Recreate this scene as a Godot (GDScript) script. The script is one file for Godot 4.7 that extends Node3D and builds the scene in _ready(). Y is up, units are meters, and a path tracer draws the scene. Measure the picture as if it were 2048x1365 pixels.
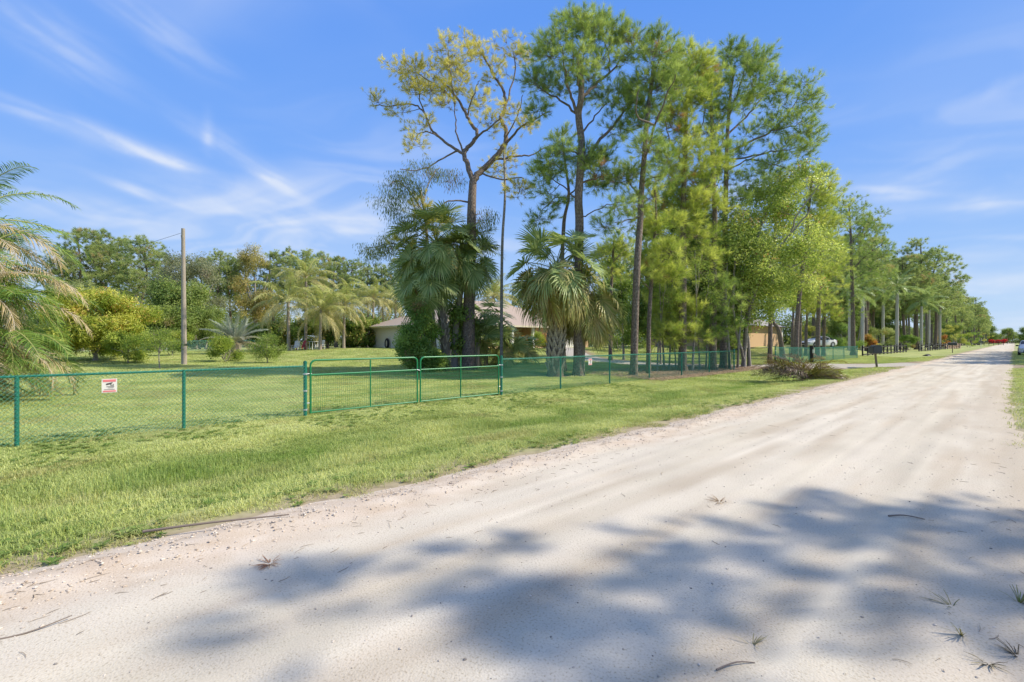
extends Node3D
# A sandy road beside a fenced lawn, pines and palms. World: the road runs along -Z, its left verge at -X, y up, metres.

const YAW := 0.83546          # the camera looks this far left of the road's own direction
const GOLD := 2.399963
var right_dir := Vector3(0.67084, 0, -0.74161)
var ahead := Vector3(-0.74161, 0, -0.67084)
var rng := RandomNumberGenerator.new()
var noise_a := FastNoiseLite.new()
var noise_b := FastNoiseLite.new()
var M := {}


# ---------------------------------------------------------------- mesh builder
class Builder:
	var v := PackedVector3Array()
	var n := PackedVector3Array()
	var c := PackedColorArray()
	var ix := PackedInt32Array()
	var tint := Color.WHITE

	func tri(a: Vector3, b: Vector3, d: Vector3) -> void:
		var nn := (d - a).cross(b - a).normalized()
		var k := v.size()
		v.append(a); v.append(b); v.append(d)
		n.append(nn); n.append(nn); n.append(nn)
		c.append(tint); c.append(tint); c.append(tint)
		ix.append(k); ix.append(k + 1); ix.append(k + 2)

	func quad(a: Vector3, b: Vector3, d: Vector3, e: Vector3) -> void:
		var nn := (d - a).cross(b - a).normalized()
		var k := v.size()
		for p in [a, b, d, e]:
			v.append(p); n.append(nn); c.append(tint)
		ix.append_array(PackedInt32Array([k, k + 1, k + 2, k, k + 2, k + 3]))

	func box(at: Vector3, s: Vector3, turn := Basis.IDENTITY) -> void:
		var h := s * 0.5
		var p := []
		for i in 8:
			p.append(at + turn * Vector3(h.x * (1 if i & 1 else -1), h.y * (1 if i & 2 else -1), h.z * (1 if i & 4 else -1)))
		quad(p[0], p[1], p[3], p[2]) ; quad(p[5], p[4], p[6], p[7])
		quad(p[4], p[0], p[2], p[6]) ; quad(p[1], p[5], p[7], p[3])
		quad(p[2], p[3], p[7], p[6]) ; quad(p[4], p[5], p[1], p[0])

	func bevel_box(at: Vector3, s: Vector3, b: float, turn := Basis.IDENTITY) -> void:
		# a box with chamfered long edges along its y axis and top
		var h := s * 0.5
		var ring := [Vector2(h.x - b, -h.z), Vector2(h.x, -h.z + b), Vector2(h.x, h.z - b), Vector2(h.x - b, h.z), Vector2(-h.x + b, h.z), Vector2(-h.x, h.z - b), Vector2(-h.x, -h.z + b), Vector2(-h.x + b, -h.z)]
		for i in 8:
			var a: Vector2 = ring[i]
			var d: Vector2 = ring[(i + 1) % 8]
			quad(at + turn * Vector3(a.x, -h.y, a.y), at + turn * Vector3(a.x, h.y, a.y), at + turn * Vector3(d.x, h.y, d.y), at + turn * Vector3(d.x, -h.y, d.y))
			tri(at + turn * Vector3(0, h.y, 0), at + turn * Vector3(d.x, h.y, d.y), at + turn * Vector3(a.x, h.y, a.y))
			tri(at + turn * Vector3(0, -h.y, 0), at + turn * Vector3(a.x, -h.y, a.y), at + turn * Vector3(d.x, -h.y, d.y))

	func tube(pts: Array, radii: Array, sides := 8, cap := true) -> void:
		var last := pts.size() - 1
		var dir: Vector3 = (pts[1] - pts[0]).normalized()
		var u := dir.cross(Vector3(0.31, 0.2, 0.93)).normalized()
		var k0 := v.size()
		for i in pts.size():
			if i > 0 and i < last:
				dir = (pts[i + 1] - pts[i - 1]).normalized()
			elif i == last:
				dir = (pts[i] - pts[i - 1]).normalized()
			u = (u - dir * u.dot(dir)).normalized()
			var w := dir.cross(u)
			for j in sides:
				var a := TAU * j / sides
				var r := u * cos(a) + w * sin(a)
				v.append(pts[i] + r * radii[i]); n.append(r); c.append(tint)
		for i in last:
			for j in sides:
				var a := k0 + i * sides + j
				var b := k0 + i * sides + (j + 1) % sides
				ix.append_array(PackedInt32Array([a, b + sides, b, a, a + sides, b + sides]))
		if cap:
			for e in [0, last]:
				var k := v.size()
				var d: Vector3 = ((pts[0] - pts[1]) if e == 0 else (pts[last] - pts[last - 1])).normalized()
				v.append(pts[e]); n.append(d); c.append(tint)
				for j in sides:
					v.append(v[k0 + e * sides + j]); n.append(d); c.append(tint)
				for j in sides:
					var a := k + 1 + j
					var b := k + 1 + (j + 1) % sides
					if e == 0:
						ix.append_array(PackedInt32Array([k, a, b]))
					else:
						ix.append_array(PackedInt32Array([k, b, a]))

	func mesh(mat: Material, normals := true) -> ArrayMesh:
		var m := ArrayMesh.new()
		var a := []
		a.resize(Mesh.ARRAY_MAX)
		a[Mesh.ARRAY_VERTEX] = v
		if normals:
			a[Mesh.ARRAY_NORMAL] = n
		a[Mesh.ARRAY_COLOR] = c
		a[Mesh.ARRAY_INDEX] = ix
		m.add_surface_from_arrays(Mesh.PRIMITIVE_TRIANGLES, a)
		m.surface_set_material(0, mat)
		return m


# ---------------------------------------------------------------- naming
func thing(called: String, label: String, category: String, at := Vector3.ZERO, turn := 0.0, group := "") -> Node3D:
	var o := Node3D.new()
	o.name = called
	add_child(o, true)
	o.position = at
	o.rotation.y = turn
	tag(o, label, category, group)
	return o

func tag(o: Node, label: String, category: String, group := "") -> void:
	o.set_meta("label", label)
	o.set_meta("category", category)
	if group:
		o.set_meta("group", group)

func part(called: String, mesh: Mesh, parent: Node3D, at := Transform3D.IDENTITY, kind := "") -> MeshInstance3D:
	var o := MeshInstance3D.new()
	o.name = called
	o.mesh = mesh
	parent.add_child(o, true)
	o.transform = at
	if kind:
		o.set_meta("kind", kind)
	return o

func structure(called: String, mesh: Mesh) -> MeshInstance3D:
	return part(called, mesh, self, Transform3D.IDENTITY, "structure")

func scatter(called: String, mesh: Mesh, where: Array, tints: PackedColorArray, parent: Node3D) -> MultiMeshInstance3D:
	var mm := MultiMesh.new()
	mm.transform_format = MultiMesh.TRANSFORM_3D
	mm.use_colors = true
	mm.mesh = mesh
	mm.instance_count = where.size()
	for i in where.size():
		mm.set_instance_transform(i, where[i])
		mm.set_instance_color(i, tints[i])
	var o := MultiMeshInstance3D.new()
	o.name = called
	o.multimesh = mm
	o.set_meta("kind", "stuff")
	parent.add_child(o, true)
	return o

func copy(o: Node3D, at: Vector3, turn: float, size: float, label: String, group := "") -> Node3D:
	var r: Node3D = o.duplicate()
	r.name = String(o.get_meta("stem", "pine_tree"))
	add_child(r, true)
	r.position = at
	r.rotation.y = turn
	r.scale = Vector3.ONE * size
	r.set_meta("label", label)
	if group:
		r.set_meta("group", group)
	return r


# ---------------------------------------------------------------- the lie of the land
const PROFILE := [[-400.0, -0.1], [-3.0, -0.12], [-0.3, 0.0], [0.2, -0.04], [4.3, -0.04], [4.7, 0.0], [5.2, -0.01], [6.2, -0.12], [7.4, -0.26], [8.6, -0.22], [10.5, -0.14], [14.0, -0.08], [22.0, -0.02], [36.0, 0.03], [48.0, 0.3], [62.0, 0.5], [120.0, 0.6], [900.0, 0.6]]
const PADS := [[-48.0, -37.5, 15.0, 17.0, 0.78, 0.8, 1.7], [-36.0, -78.0, 20.0, 22.0, 0.95, 0.85, 1.2]]

func land(x: float, z: float) -> float:
	var d := -x
	var y := 0.6
	for i in PROFILE.size() - 1:
		if d <= PROFILE[i + 1][0]:
			var t := smoothstep(PROFILE[i][0], PROFILE[i + 1][0], d)
			y = lerpf(PROFILE[i][1], PROFILE[i + 1][1], t)
			break
	for p in PADS:
		var e := Vector2((x - p[0]) / p[2], (z - p[1]) / p[3]).length()
		if e < p[6]:
			y = lerpf(y, p[4], 1.0 - smoothstep(p[5], p[6], e))
	if d > 4.6 and d < 12.0:                       # the drive crosses the ditch on fill
		var g := exp(-pow((z + 41.0 - (d - 5.0) * 0.9) / 4.5, 2.0))
		y = lerpf(y, maxf(y, -0.03), g)
	return y

func ground_at(x: float, z: float, up := 0.0) -> Vector3:
	return Vector3(x, land(x, z) + up, z)

func in_view(x: float, z: float) -> bool:
	var deep := x * ahead.x + z * ahead.z
	var side := x * right_dir.x + z * right_dir.z
	return deep > 0.6 and absf(side) < deep * 1.2 + 1.5

func right_shift(z: float) -> float:
	# the right verge creeps in over the road a little way ahead
	return 0.5 * smoothstep(-7.0, -17.0, z)

func grassy(x: float, z: float) -> float:
	# how much grass grows here: 0 on litter, drive and house pad edges, 1 on the lawn
	var d := -x
	var g := 1.0
	g *= 1.0 - 0.92 * smoothstep(-20.0, -22.5, z) * smoothstep(-36.0, -31.0, z) * smoothstep(10.4, 11.4, d) * smoothstep(18.5, 15.0, d)
	for q in [[-15.3, -16.9, 1.3], [-22.2, -15.8, 1.7]]:
		g *= smoothstep(0.55, 1.0, Vector2(x - q[0], z - q[1]).length() / q[2])
	if x > -4.6 and x < 0.35 - right_shift(z):
		g = 0.0
	g *= smoothstep(0.0, 0.7, drive_distance(x, z))
	return g

const DRIVE := [[-4.4, -44.0, 5.2], [-6.5, -41.5, 3.4], [-9.0, -37.0, 2.4], [-12.0, -32.8, 2.0], [-18.0, -30.0, 1.7], [-28.0, -34.0, 1.6], [-39.0, -43.0, 2.4]]
func drive_distance(x: float, z: float) -> float:
	var best := 1e9
	var p := Vector2(x, z)
	for i in DRIVE.size() - 1:
		var a := Vector2(DRIVE[i][0], DRIVE[i][1])
		var b := Vector2(DRIVE[i + 1][0], DRIVE[i + 1][1])
		var t := clampf((p - a).dot(b - a) / (b - a).length_squared(), 0.0, 1.0)
		best = minf(best, p.distance_to(a.lerp(b, t)) - lerpf(DRIVE[i][2], DRIVE[i + 1][2], t))
	return best


# ---------------------------------------------------------------- materials
func noise_texture(freq: float, ramp: Array, size := 512, kind := FastNoiseLite.TYPE_SIMPLEX_SMOOTH, octaves := 4, seed := 1, normal := 0.0) -> NoiseTexture2D:
	var f := FastNoiseLite.new()
	f.noise_type = kind
	f.frequency = freq
	f.fractal_octaves = octaves
	f.seed = seed
	var t := NoiseTexture2D.new()
	t.width = size
	t.height = size
	t.seamless = true
	t.noise = f
	if normal > 0.0:
		t.as_normal_map = true
		t.bump_strength = normal
	elif ramp:
		var g := Gradient.new()
		g.offsets = PackedFloat32Array(ramp.map(func(r): return r[0]))
		g.colors = PackedColorArray(ramp.map(func(r): return r[1].linear_to_srgb()))
		t.color_ramp = g
	return t

func plain(color: Color, rough := 0.8, metal := 0.0, tinted := false) -> StandardMaterial3D:
	var m := StandardMaterial3D.new()
	m.albedo_color = color.linear_to_srgb()
	m.roughness = rough
	m.metallic = metal
	m.vertex_color_use_as_albedo = tinted
	return m

func leaf_material(through: float, rough := 0.55) -> StandardMaterial3D:
	var m := plain(Color.WHITE, rough, 0.0, true)
	m.metallic_specular = 0.3
	m.backlight_enabled = true
	m.backlight = Color(through, through, through * 0.8).linear_to_srgb()
	return m

func textured(tex: Texture2D, scale: Vector3, rough := 0.9, bump: Texture2D = null, depth := 1.0, world := false, tinted := true) -> StandardMaterial3D:
	var m := plain(Color.WHITE, rough, 0.0, tinted)
	m.albedo_texture = tex
	m.uv1_triplanar = true
	m.uv1_world_triplanar = world
	m.uv1_scale = scale
	if bump:
		m.heightmap_enabled = true
		m.heightmap_texture = bump
		m.heightmap_scale = depth
	return m

func make_materials() -> void:
	var grey := func(a): return Color(a, a, a)
	M.needle = leaf_material(0.9)
	M.leaf = leaf_material(0.95, 0.35)
	M.frond = leaf_material(0.7, 0.38)
	M.grass = leaf_material(0.75)
	M.dry = leaf_material(0.4, 0.9)
	var bark_bump := noise_texture(0.03, [], 512, FastNoiseLite.TYPE_CELLULAR, 3, 4)
	M.pine_bark = textured(noise_texture(0.025, [[0.0, Color(0.05, 0.037, 0.03)], [0.42, Color(0.15, 0.112, 0.087)], [0.65, Color(0.25, 0.2, 0.165)], [1.0, Color(0.38, 0.33, 0.285)]], 512, FastNoiseLite.TYPE_SIMPLEX_SMOOTH, 5, 3), Vector3(1.3, 0.45, 1.3), 0.95, bark_bump, 3.0)
	M.grey_bark = textured(noise_texture(0.03, [[0.0, Color(0.12, 0.1, 0.085)], [0.5, Color(0.3, 0.265, 0.23)], [1.0, Color(0.5, 0.46, 0.41)]], 512, FastNoiseLite.TYPE_SIMPLEX_SMOOTH, 5, 5), Vector3(1.2, 0.5, 1.2), 0.95, bark_bump, 1.5)
	M.royal_bark = textured(noise_texture(0.03, [[0.0, Color(0.34, 0.31, 0.28)], [0.5, Color(0.5, 0.47, 0.43)], [1.0, Color(0.64, 0.61, 0.57)]], 256, FastNoiseLite.TYPE_SIMPLEX_SMOOTH, 4, 16), Vector3(0.8, 2.0, 0.8), 0.9)
	M.palm_bark = textured(noise_texture(0.04, [[0.0, Color(0.16, 0.13, 0.1)], [0.5, Color(0.34, 0.29, 0.235)], [1.0, Color(0.52, 0.46, 0.39)]], 512, FastNoiseLite.TYPE_SIMPLEX_SMOOTH, 4, 6), Vector3(1.0, 3.0, 1.0), 0.95, bark_bump, 1.5)
	M.palm_core = plain(Color(0.17, 0.135, 0.1), 0.95)
	M.twig = plain(Color(0.2, 0.16, 0.13), 0.95)
	M.boot = textured(noise_texture(0.05, [[0.0, Color(0.2, 0.16, 0.115)], [0.5, Color(0.34, 0.29, 0.22)], [1.0, Color(0.48, 0.42, 0.34)]], 256, FastNoiseLite.TYPE_SIMPLEX_SMOOTH, 4, 7), Vector3(3, 1, 3), 0.9)
	M.soil = textured(noise_texture(0.02, [[0.0, Color(0.6, 0.6, 0.6)], [0.45, Color(0.85, 0.87, 0.8)], [1.0, Color(1.15, 1.15, 1.1).clamp()]], 1024, FastNoiseLite.TYPE_SIMPLEX_SMOOTH, 6, 8), Vector3.ONE * 0.22, 1.0, null, 1.0, true)
	var speck := [[0.0, Color(0.42, 0.38, 0.33)], [0.2, Color(0.72, 0.69, 0.64)], [0.33, Color(0.93, 0.91, 0.88)], [0.7, Color(1, 1, 1)], [1.0, Color(0.9, 0.87, 0.83)]]
	M.sand = textured(noise_texture(0.085, speck, 1024, FastNoiseLite.TYPE_SIMPLEX_SMOOTH, 4, 9), Vector3.ONE * 0.55, 1.0, noise_texture(0.11, [], 1024, FastNoiseLite.TYPE_SIMPLEX_SMOOTH, 5, 10), 0.22, true)
	M.gravel = textured(noise_texture(0.1, [[0.0, Color(0.18, 0.17, 0.155)], [0.5, Color(0.4, 0.375, 0.34)], [1.0, Color(0.58, 0.55, 0.5)]], 512, FastNoiseLite.TYPE_SIMPLEX_SMOOTH, 4, 11), Vector3.ONE * 0.5, 1.0, null, 1.0, true)
	M.stone = plain(Color.WHITE, 0.95, 0.0, true)
	M.vinyl = plain(Color(0.012, 0.16, 0.105), 0.42)
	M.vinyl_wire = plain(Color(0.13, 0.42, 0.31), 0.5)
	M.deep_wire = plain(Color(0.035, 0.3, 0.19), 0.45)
	M.gate_green = plain(Color(0.012, 0.2, 0.07), 0.35)
	M.galvanized = plain(Color(0.55, 0.57, 0.58), 0.45, 0.7)
	M.black_rail = plain(Color(0.018, 0.016, 0.015), 0.7)
	M.dark_post = plain(Color(0.02, 0.03, 0.026), 0.6)  # blackish vinyl, with the tree shade put into its colour
	M.pole = textured(noise_texture(0.03, [[0.0, Color(0.2, 0.16, 0.12)], [0.5, Color(0.34, 0.295, 0.24)], [1.0, Color(0.48, 0.43, 0.36)]], 512, FastNoiseLite.TYPE_SIMPLEX_SMOOTH, 5, 12), Vector3(3, 0.15, 3), 0.9)
	M.stucco_shade = textured(noise_texture(0.05, [[0.0, Color(0.62, 0.59, 0.48)], [1.0, Color(0.7, 0.67, 0.56)]], 256, FastNoiseLite.TYPE_SIMPLEX_SMOOTH, 4, 13), Vector3.ONE * 0.6, 0.95)  # paler copy of the stucco, tone raised for the wall in shade
	M.stucco = textured(noise_texture(0.05, [[0.0, Color(0.5, 0.33, 0.19)], [1.0, Color(0.58, 0.4, 0.24)]], 256, FastNoiseLite.TYPE_SIMPLEX_SMOOTH, 4, 13), Vector3.ONE * 0.6, 0.95)
	M.roof = textured(noise_texture(0.06, [[0.0, Color(0.27, 0.205, 0.165)], [0.5, Color(0.37, 0.295, 0.24)], [1.0, Color(0.46, 0.38, 0.315)]], 512, FastNoiseLite.TYPE_SIMPLEX_SMOOTH, 5, 14), Vector3(0.5, 0.5, 0.5), 0.95)
	M.white_paint = plain(Color(0.75, 0.74, 0.7), 0.6)
	M.cream_paint = plain(Color(0.62, 0.57, 0.42), 0.6)
	M.dark_glass = plain(Color(0.02, 0.025, 0.03), 0.08)
	M.car_glass = plain(Color(0.015, 0.02, 0.03), 0.05)
	M.car_white = plain(Color(0.74, 0.74, 0.75), 0.25)
	M.car_white.clearcoat_enabled = true
	M.car_silver = plain(Color(0.55, 0.57, 0.62), 0.3, 0.35)
	M.car_silver.clearcoat_enabled = true
	M.rubber = plain(Color(0.015, 0.015, 0.016), 0.8)
	M.black = plain(Color(0.012, 0.012, 0.013), 0.6)
	M.mailbox_dark = plain(Color(0.055, 0.06, 0.055), 0.55)
	M.wood_dark = textured(noise_texture(0.03, [[0.0, Color(0.13, 0.105, 0.065)], [1.0, Color(0.3, 0.25, 0.16)]], 256, FastNoiseLite.TYPE_SIMPLEX_SMOOTH, 4, 15), Vector3(4, 0.4, 4), 0.9)
	M.red_plastic = plain(Color(0.5, 0.03, 0.035), 0.5)
	M.sign_red = plain(Color(0.72, 0.19, 0.2), 0.5)
	M.sign_white = plain(Color(0.72, 0.69, 0.64), 0.5)
	M.sign_ink = plain(Color(0.07, 0.06, 0.055), 0.6)
	M.block_wall = plain(Color(0.5, 0.36, 0.27), 0.95)
	M.blossom = plain(Color.WHITE, 0.6, 0.0, true)


# ---------------------------------------------------------------- foliage pieces
func pine_tuft(seed: int, long: float, wide: float, count: int) -> ArrayMesh:
	rng.seed = seed
	var b := Builder.new()
	for i in count:
		var t := rng.randf() * 0.2
		var polar := deg_to_rad(rng.randf_range(12, 100)) * (1.0 - t * 1.6)
		var az := GOLD * i + rng.randf() * 0.6
		var d := Vector3(sin(polar) * cos(az), cos(polar), sin(polar) * sin(az))
		var a := Vector3(0, t, 0)
		var s := d.cross(Vector3(rng.randf() - 0.5, rng.randf() - 0.5, rng.randf() - 0.5)).normalized() * wide * 0.5
		var k := rng.randf_range(0.7, 1.15)
		b.tint = Color(k, k, k * rng.randf_range(0.8, 1.1))
		b.tri(a - s, a + s, a + d * long * rng.randf_range(0.8, 1.1))
	return b.mesh(M.needle, false)

func leaf_spray(seed: int, radius: float, count: int, long: float, wide: float, hang: float, mat: Material) -> ArrayMesh:
	# leaves along a few short twigs inside a ball of that radius
	rng.seed = seed
	var b := Builder.new()
	for i in count:
		var at := Vector3(rng.randfn(), rng.randfn(), rng.randfn()).normalized() * radius * sqrt(rng.randf())
		var d := (at.normalized() + Vector3(rng.randf() - 0.5, rng.randf() - 0.3 - hang * 2.0, rng.randf() - 0.5) * 1.3).normalized()
		var s := d.cross(Vector3(rng.randf() - 0.5, 1.2, rng.randf() - 0.5)).normalized()
		var up := s.cross(d)
		var l := long * rng.randf_range(0.7, 1.2)
		var w := wide * rng.randf_range(0.8, 1.15)
		var k := rng.randf_range(0.75, 1.2)
		b.tint = Color(k * rng.randf_range(0.95, 1.1), k, k * rng.randf_range(0.8, 1.05))
		var mid := at + d * l * 0.45
		var tip := at + d * l - up * l * 0.12
		b.tri(at, mid + s * w * 0.5 + up * w * 0.15, tip)
		b.tri(at, tip, mid - s * w * 0.5 + up * w * 0.15)
	return b.mesh(mat, false)

func curve(pts: Array, per: int) -> Array:
	var out := []
	var last := pts.size() - 1
	for i in last:
		var p0: Vector3 = pts[maxi(i - 1, 0)]
		var p1: Vector3 = pts[i]
		var p2: Vector3 = pts[i + 1]
		var p3: Vector3 = pts[mini(i + 2, last)]
		for k in per:
			out.append(p1.cubic_interpolate(p2, p0, p3, float(k) / per))
	out.append(pts[last])
	return out

# looks: mesh, bark, tufts per clump, clump radius, colours (low, high), dead colour and its share, tuft size
var looks := {}
func make_looks() -> void:
	var tufts := pine_tuft(11, 0.3, 0.0125, 46)
	var far_tufts := pine_tuft(12, 0.45, 0.03, 46)
	var add := func(called: String, mesh: ArrayMesh, bark: Material, n: int, r: float, a: Color, b: Color, dead: Color, share: float, size: float, mixed := false):
		looks[called] = {"mesh": mesh, "bark": bark, "n": n, "r": r, "a": a, "b": b, "dead": dead, "share": share, "size": size, "mixed": mixed}
	var rust := Color(0.5, 0.3, 0.14)
	add.call("pine", tufts, M.pine_bark, 6, 0.62, Color(0.22, 0.35, 0.085), Color(0.56, 0.67, 0.21), rust, 0.008, 1.15)
	add.call("pine_bright", tufts, M.pine_bark, 7, 0.62, Color(0.36, 0.48, 0.09), Color(0.78, 0.82, 0.23), rust, 0.01, 1.3)
	add.call("pine_yellow", tufts, M.pine_bark, 8, 0.55, Color(0.56, 0.53, 0.12), Color(0.95, 0.86, 0.27), Color(0.5, 0.45, 0.14), 0.03, 0.95)
	add.call("pine_bare", tufts, M.grey_bark, 6, 0.4, Color(0.48, 0.45, 0.1), Color(0.82, 0.72, 0.2), rust, 0.0, 0.9)
	add.call("pine_shade", tufts, M.pine_bark, 11, 0.38, Color(0.17, 0.27, 0.05), Color(0.46, 0.55, 0.13), rust, 0.02, 1.1)
	add.call("pine_far", far_tufts, M.pine_bark, 6, 0.85, Color(0.25, 0.36, 0.13), Color(0.58, 0.65, 0.27), Color(0.6, 0.48, 0.25), 0.03, 1.0)  # far pines: distance haze lightened into the needle colours
	add.call("leafy", leaf_spray(21, 0.4, 22, 0.17, 0.085, 0.2, M.leaf), M.grey_bark, 8, 0.8, Color(0.26, 0.38, 0.07), Color(0.7, 0.78, 0.24), Color(0.55, 0.33, 0.17), 0.02, 1.0, true)
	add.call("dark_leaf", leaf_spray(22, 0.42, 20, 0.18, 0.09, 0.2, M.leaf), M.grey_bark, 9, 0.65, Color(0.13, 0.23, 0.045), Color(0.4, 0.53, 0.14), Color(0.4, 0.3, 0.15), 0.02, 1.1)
	add.call("small_leaf", leaf_spray(23, 0.32, 32, 0.09, 0.05, 0.1, M.leaf), M.grey_bark, 6, 0.5, Color(0.18, 0.28, 0.06), Color(0.46, 0.56, 0.14), Color(0.45, 0.3, 0.15), 0.05, 1.0)
	add.call("hanging", leaf_spray(24, 0.42, 20, 0.2, 0.035, 1.2, M.leaf), M.grey_bark, 5, 0.6, Color(0.18, 0.24, 0.09), Color(0.38, 0.44, 0.17), Color(0.4, 0.3, 0.17), 0.08, 1.0)
	add.call("mango", leaf_spray(25, 0.45, 36, 0.26, 0.075, 0.55, M.leaf), M.grey_bark, 8, 0.65, Color(0.3, 0.4, 0.06), Color(0.78, 0.76, 0.18), Color(0.8, 0.5, 0.2), 0.1, 1.0, true)
	add.call("citrus", leaf_spray(26, 0.3, 40, 0.11, 0.06, 0.0, M.leaf), M.grey_bark, 8, 0.4, Color(0.22, 0.33, 0.05), Color(0.58, 0.66, 0.14), Color(0.6, 0.58, 0.16), 0.05, 1.0, true)
	add.call("oak", leaf_spray(27, 0.7, 34, 0.26, 0.13, 0.1, M.leaf), M.grey_bark, 8, 1.0, Color(0.15, 0.24, 0.065), Color(0.44, 0.54, 0.17), Color(0.45, 0.38, 0.2), 0.03, 1.1)
	add.call("greyoak", looks.oak.mesh, M.grey_bark, 7, 1.0, Color(0.22, 0.25, 0.15), Color(0.42, 0.45, 0.28), Color(0.45, 0.4, 0.3), 0.05, 1.0)
	add.call("oldgold", looks.oak.mesh, M.grey_bark, 7, 1.0, Color(0.36, 0.35, 0.13), Color(0.66, 0.6, 0.24), Color(0.6, 0.45, 0.2), 0.1, 1.0, true)
	add.call("bush", leaf_spray(28, 0.3, 42, 0.13, 0.06, 0.15, M.leaf), M.grey_bark, 9, 0.45, Color(0.15, 0.28, 0.055), Color(0.42, 0.58, 0.17), Color(0.42, 0.32, 0.15), 0.02, 1.0)
	add.call("pale_bush", looks.bush.mesh, M.grey_bark, 9, 0.5, Color(0.32, 0.4, 0.17), Color(0.62, 0.68, 0.33), Color(0.6, 0.55, 0.3), 0.02, 1.0)
	add.call("gold_bush", looks.bush.mesh, M.grey_bark, 9, 0.5, Color(0.38, 0.42, 0.1), Color(0.7, 0.7, 0.22), Color(0.6, 0.45, 0.2), 0.05, 1.0)
	add.call("croton", leaf_spray(29, 0.35, 30, 0.3, 0.09, 0.3, M.leaf), M.grey_bark, 8, 0.4, Color(0.3, 0.32, 0.07), Color(0.75, 0.58, 0.15), Color(0.62, 0.2, 0.09), 0.35, 0.8, true)
	add.call("broad", leaf_spray(30, 0.5, 34, 0.5, 0.14, 0.4, M.leaf), M.grey_bark, 7, 0.7, Color(0.1, 0.2, 0.04), Color(0.4, 0.52, 0.13), Color(0.68, 0.54, 0.2), 0.14, 1.0, true)
	add.call("red", looks.oak.mesh, M.grey_bark, 7, 0.5, Color(0.5, 0.03, 0.04), Color(0.7, 0.06, 0.08), Color(0.6, 0.05, 0.06), 0.0, 0.6)

func grow(s: Dictionary) -> Node3D:
	var look: Dictionary = looks[s.look]
	var root := thing(s.name, s.label, s.cat, s.at, s.get("turn", YAW), s.get("group", ""))
	root.set_meta("stem", s.name)
	rng.seed = 7000 + int(s.seed) * 13
	var where := PackedVector3Array()      # the skeleton, as points with a thickness
	var thick := PackedFloat32Array()
	var small := Builder.new()
	for k in s.limbs.size():
		var l: Array = s.limbs[k]
		var pts := curve(l[2], 5)
		var rad := []
		for i in pts.size():
			var t := float(i) / (pts.size() - 1)
			var r := lerpf(l[0], l[1], pow(t, 0.8))
			if k == 0:
				r *= 1.0 + 0.55 * exp(-maxf(pts[i].y, 0.0) * 2.2 / maxf(l[0] * 2.0, 0.2))
			else:
				pts[i] += Vector3(rng.randfn(), rng.randfn(), rng.randfn()) * 0.03 * (1.0 if i > 0 else 0.0)
			rad.append(r)
			if k > 0 or t > s.get("bare", 0.25):
				where.append(pts[i])
				thick.append(r)
		var b := Builder.new()
		b.tube(pts, rad, 10 if l[0] > 0.12 else 7)
		part("trunk" if k == 0 else "limb", b.mesh(look.bark), root)
	var clumps := []
	for q in s.blobs:
		for i in q[4 if q.size() > 4 else 3]:
			var d := Vector3(rng.randfn(), rng.randfn(), rng.randfn()).limit_length(2.2) * 0.52
			var deep: float = q[4] if q.size() > 5 else q[1]
			clumps.append(q[0] + Vector3(d.x * q[1], d.y * q[2], d.z * deep))
	var order := []
	for p in clumps:
		var near := 1e9
		for w in where:
			near = minf(near, w.distance_squared_to(p))
		order.append([near, p])
	order.sort_custom(func(x, y): return x[0] < y[0])
	var put := []
	var tints := PackedColorArray()
	for o in order:
		var p: Vector3 = o[1]
		var best := 1e9
		var at := 0
		for i in where.size():
			var c := where[i].distance_to(p) + 0.6 * maxf(0.0, where[i].y - p.y + 0.2)
			if c < best:
				best = c
				at = i
		var from := where[at]
		var long := from.distance_to(p)
		var r0 := minf(thick[at] * 0.7, 0.012 + 0.014 * long)
		var out := (p - from).normalized()
		if long > 0.15:
			var sag := Vector3(rng.randfn() * 0.1, -0.08, rng.randfn() * 0.1) * long
			var pts := [from, from.lerp(p, 0.35) + sag, from.lerp(p, 0.72) + sag * 0.8, p]
			var rad := [r0, r0 * 0.8, r0 * 0.55, r0 * 0.35]
			small.tube(pts, rad, 4, false)
			for i in [1, 2, 3]:
				where.append(pts[i])
				thick.append(rad[i])
		var tone := clampf(0.5 + rng.randfn() * 0.28, 0.0, 1.0)
		var dead: bool = not look.mixed and rng.randf() < float(look.share)
		for i in int(look.n):
			var d := (Vector3(rng.randfn(), rng.randfn() * 0.7 + 0.25, rng.randfn()).normalized() + out * 0.5).normalized()
			var tip: Vector3 = p + d * float(look.r) * rng.randf_range(0.35, 1.1) * Vector3(1, 0.75, 1)
			small.tube([p, tip], [0.008, 0.004], 3, false)
			var face := (d + Vector3(0, 0.35, 0)).normalized()
			var basis := Basis(Vector3.UP, rng.randf() * TAU)
			if s.look != "hanging":
				basis = Basis(Quaternion(Vector3.UP, face)) * basis
			put.append(Transform3D(basis.scaled(Vector3.ONE * float(look.size) * rng.randf_range(0.75, 1.15)), tip))
			var t := clampf(tone + rng.randfn() * 0.18, 0.0, 1.0)
			var c: Color = (look.dead as Color) if dead else (look.a as Color).lerp(look.b, t)
			if look.mixed and rng.randf() < float(look.share) * (2.0 if d.y > 0.3 else 0.6):
				c = c.lerp(look.dead, rng.randf_range(0.4, 1.0))
			tints.append(c)
	var tw := small.mesh(M.twig)
	part("twigs", tw, root, Transform3D.IDENTITY, "stuff")
	scatter("needles" if String(s.look).begins_with("pine") else "leaves", look.mesh, put, tints, root)
	return root

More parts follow.
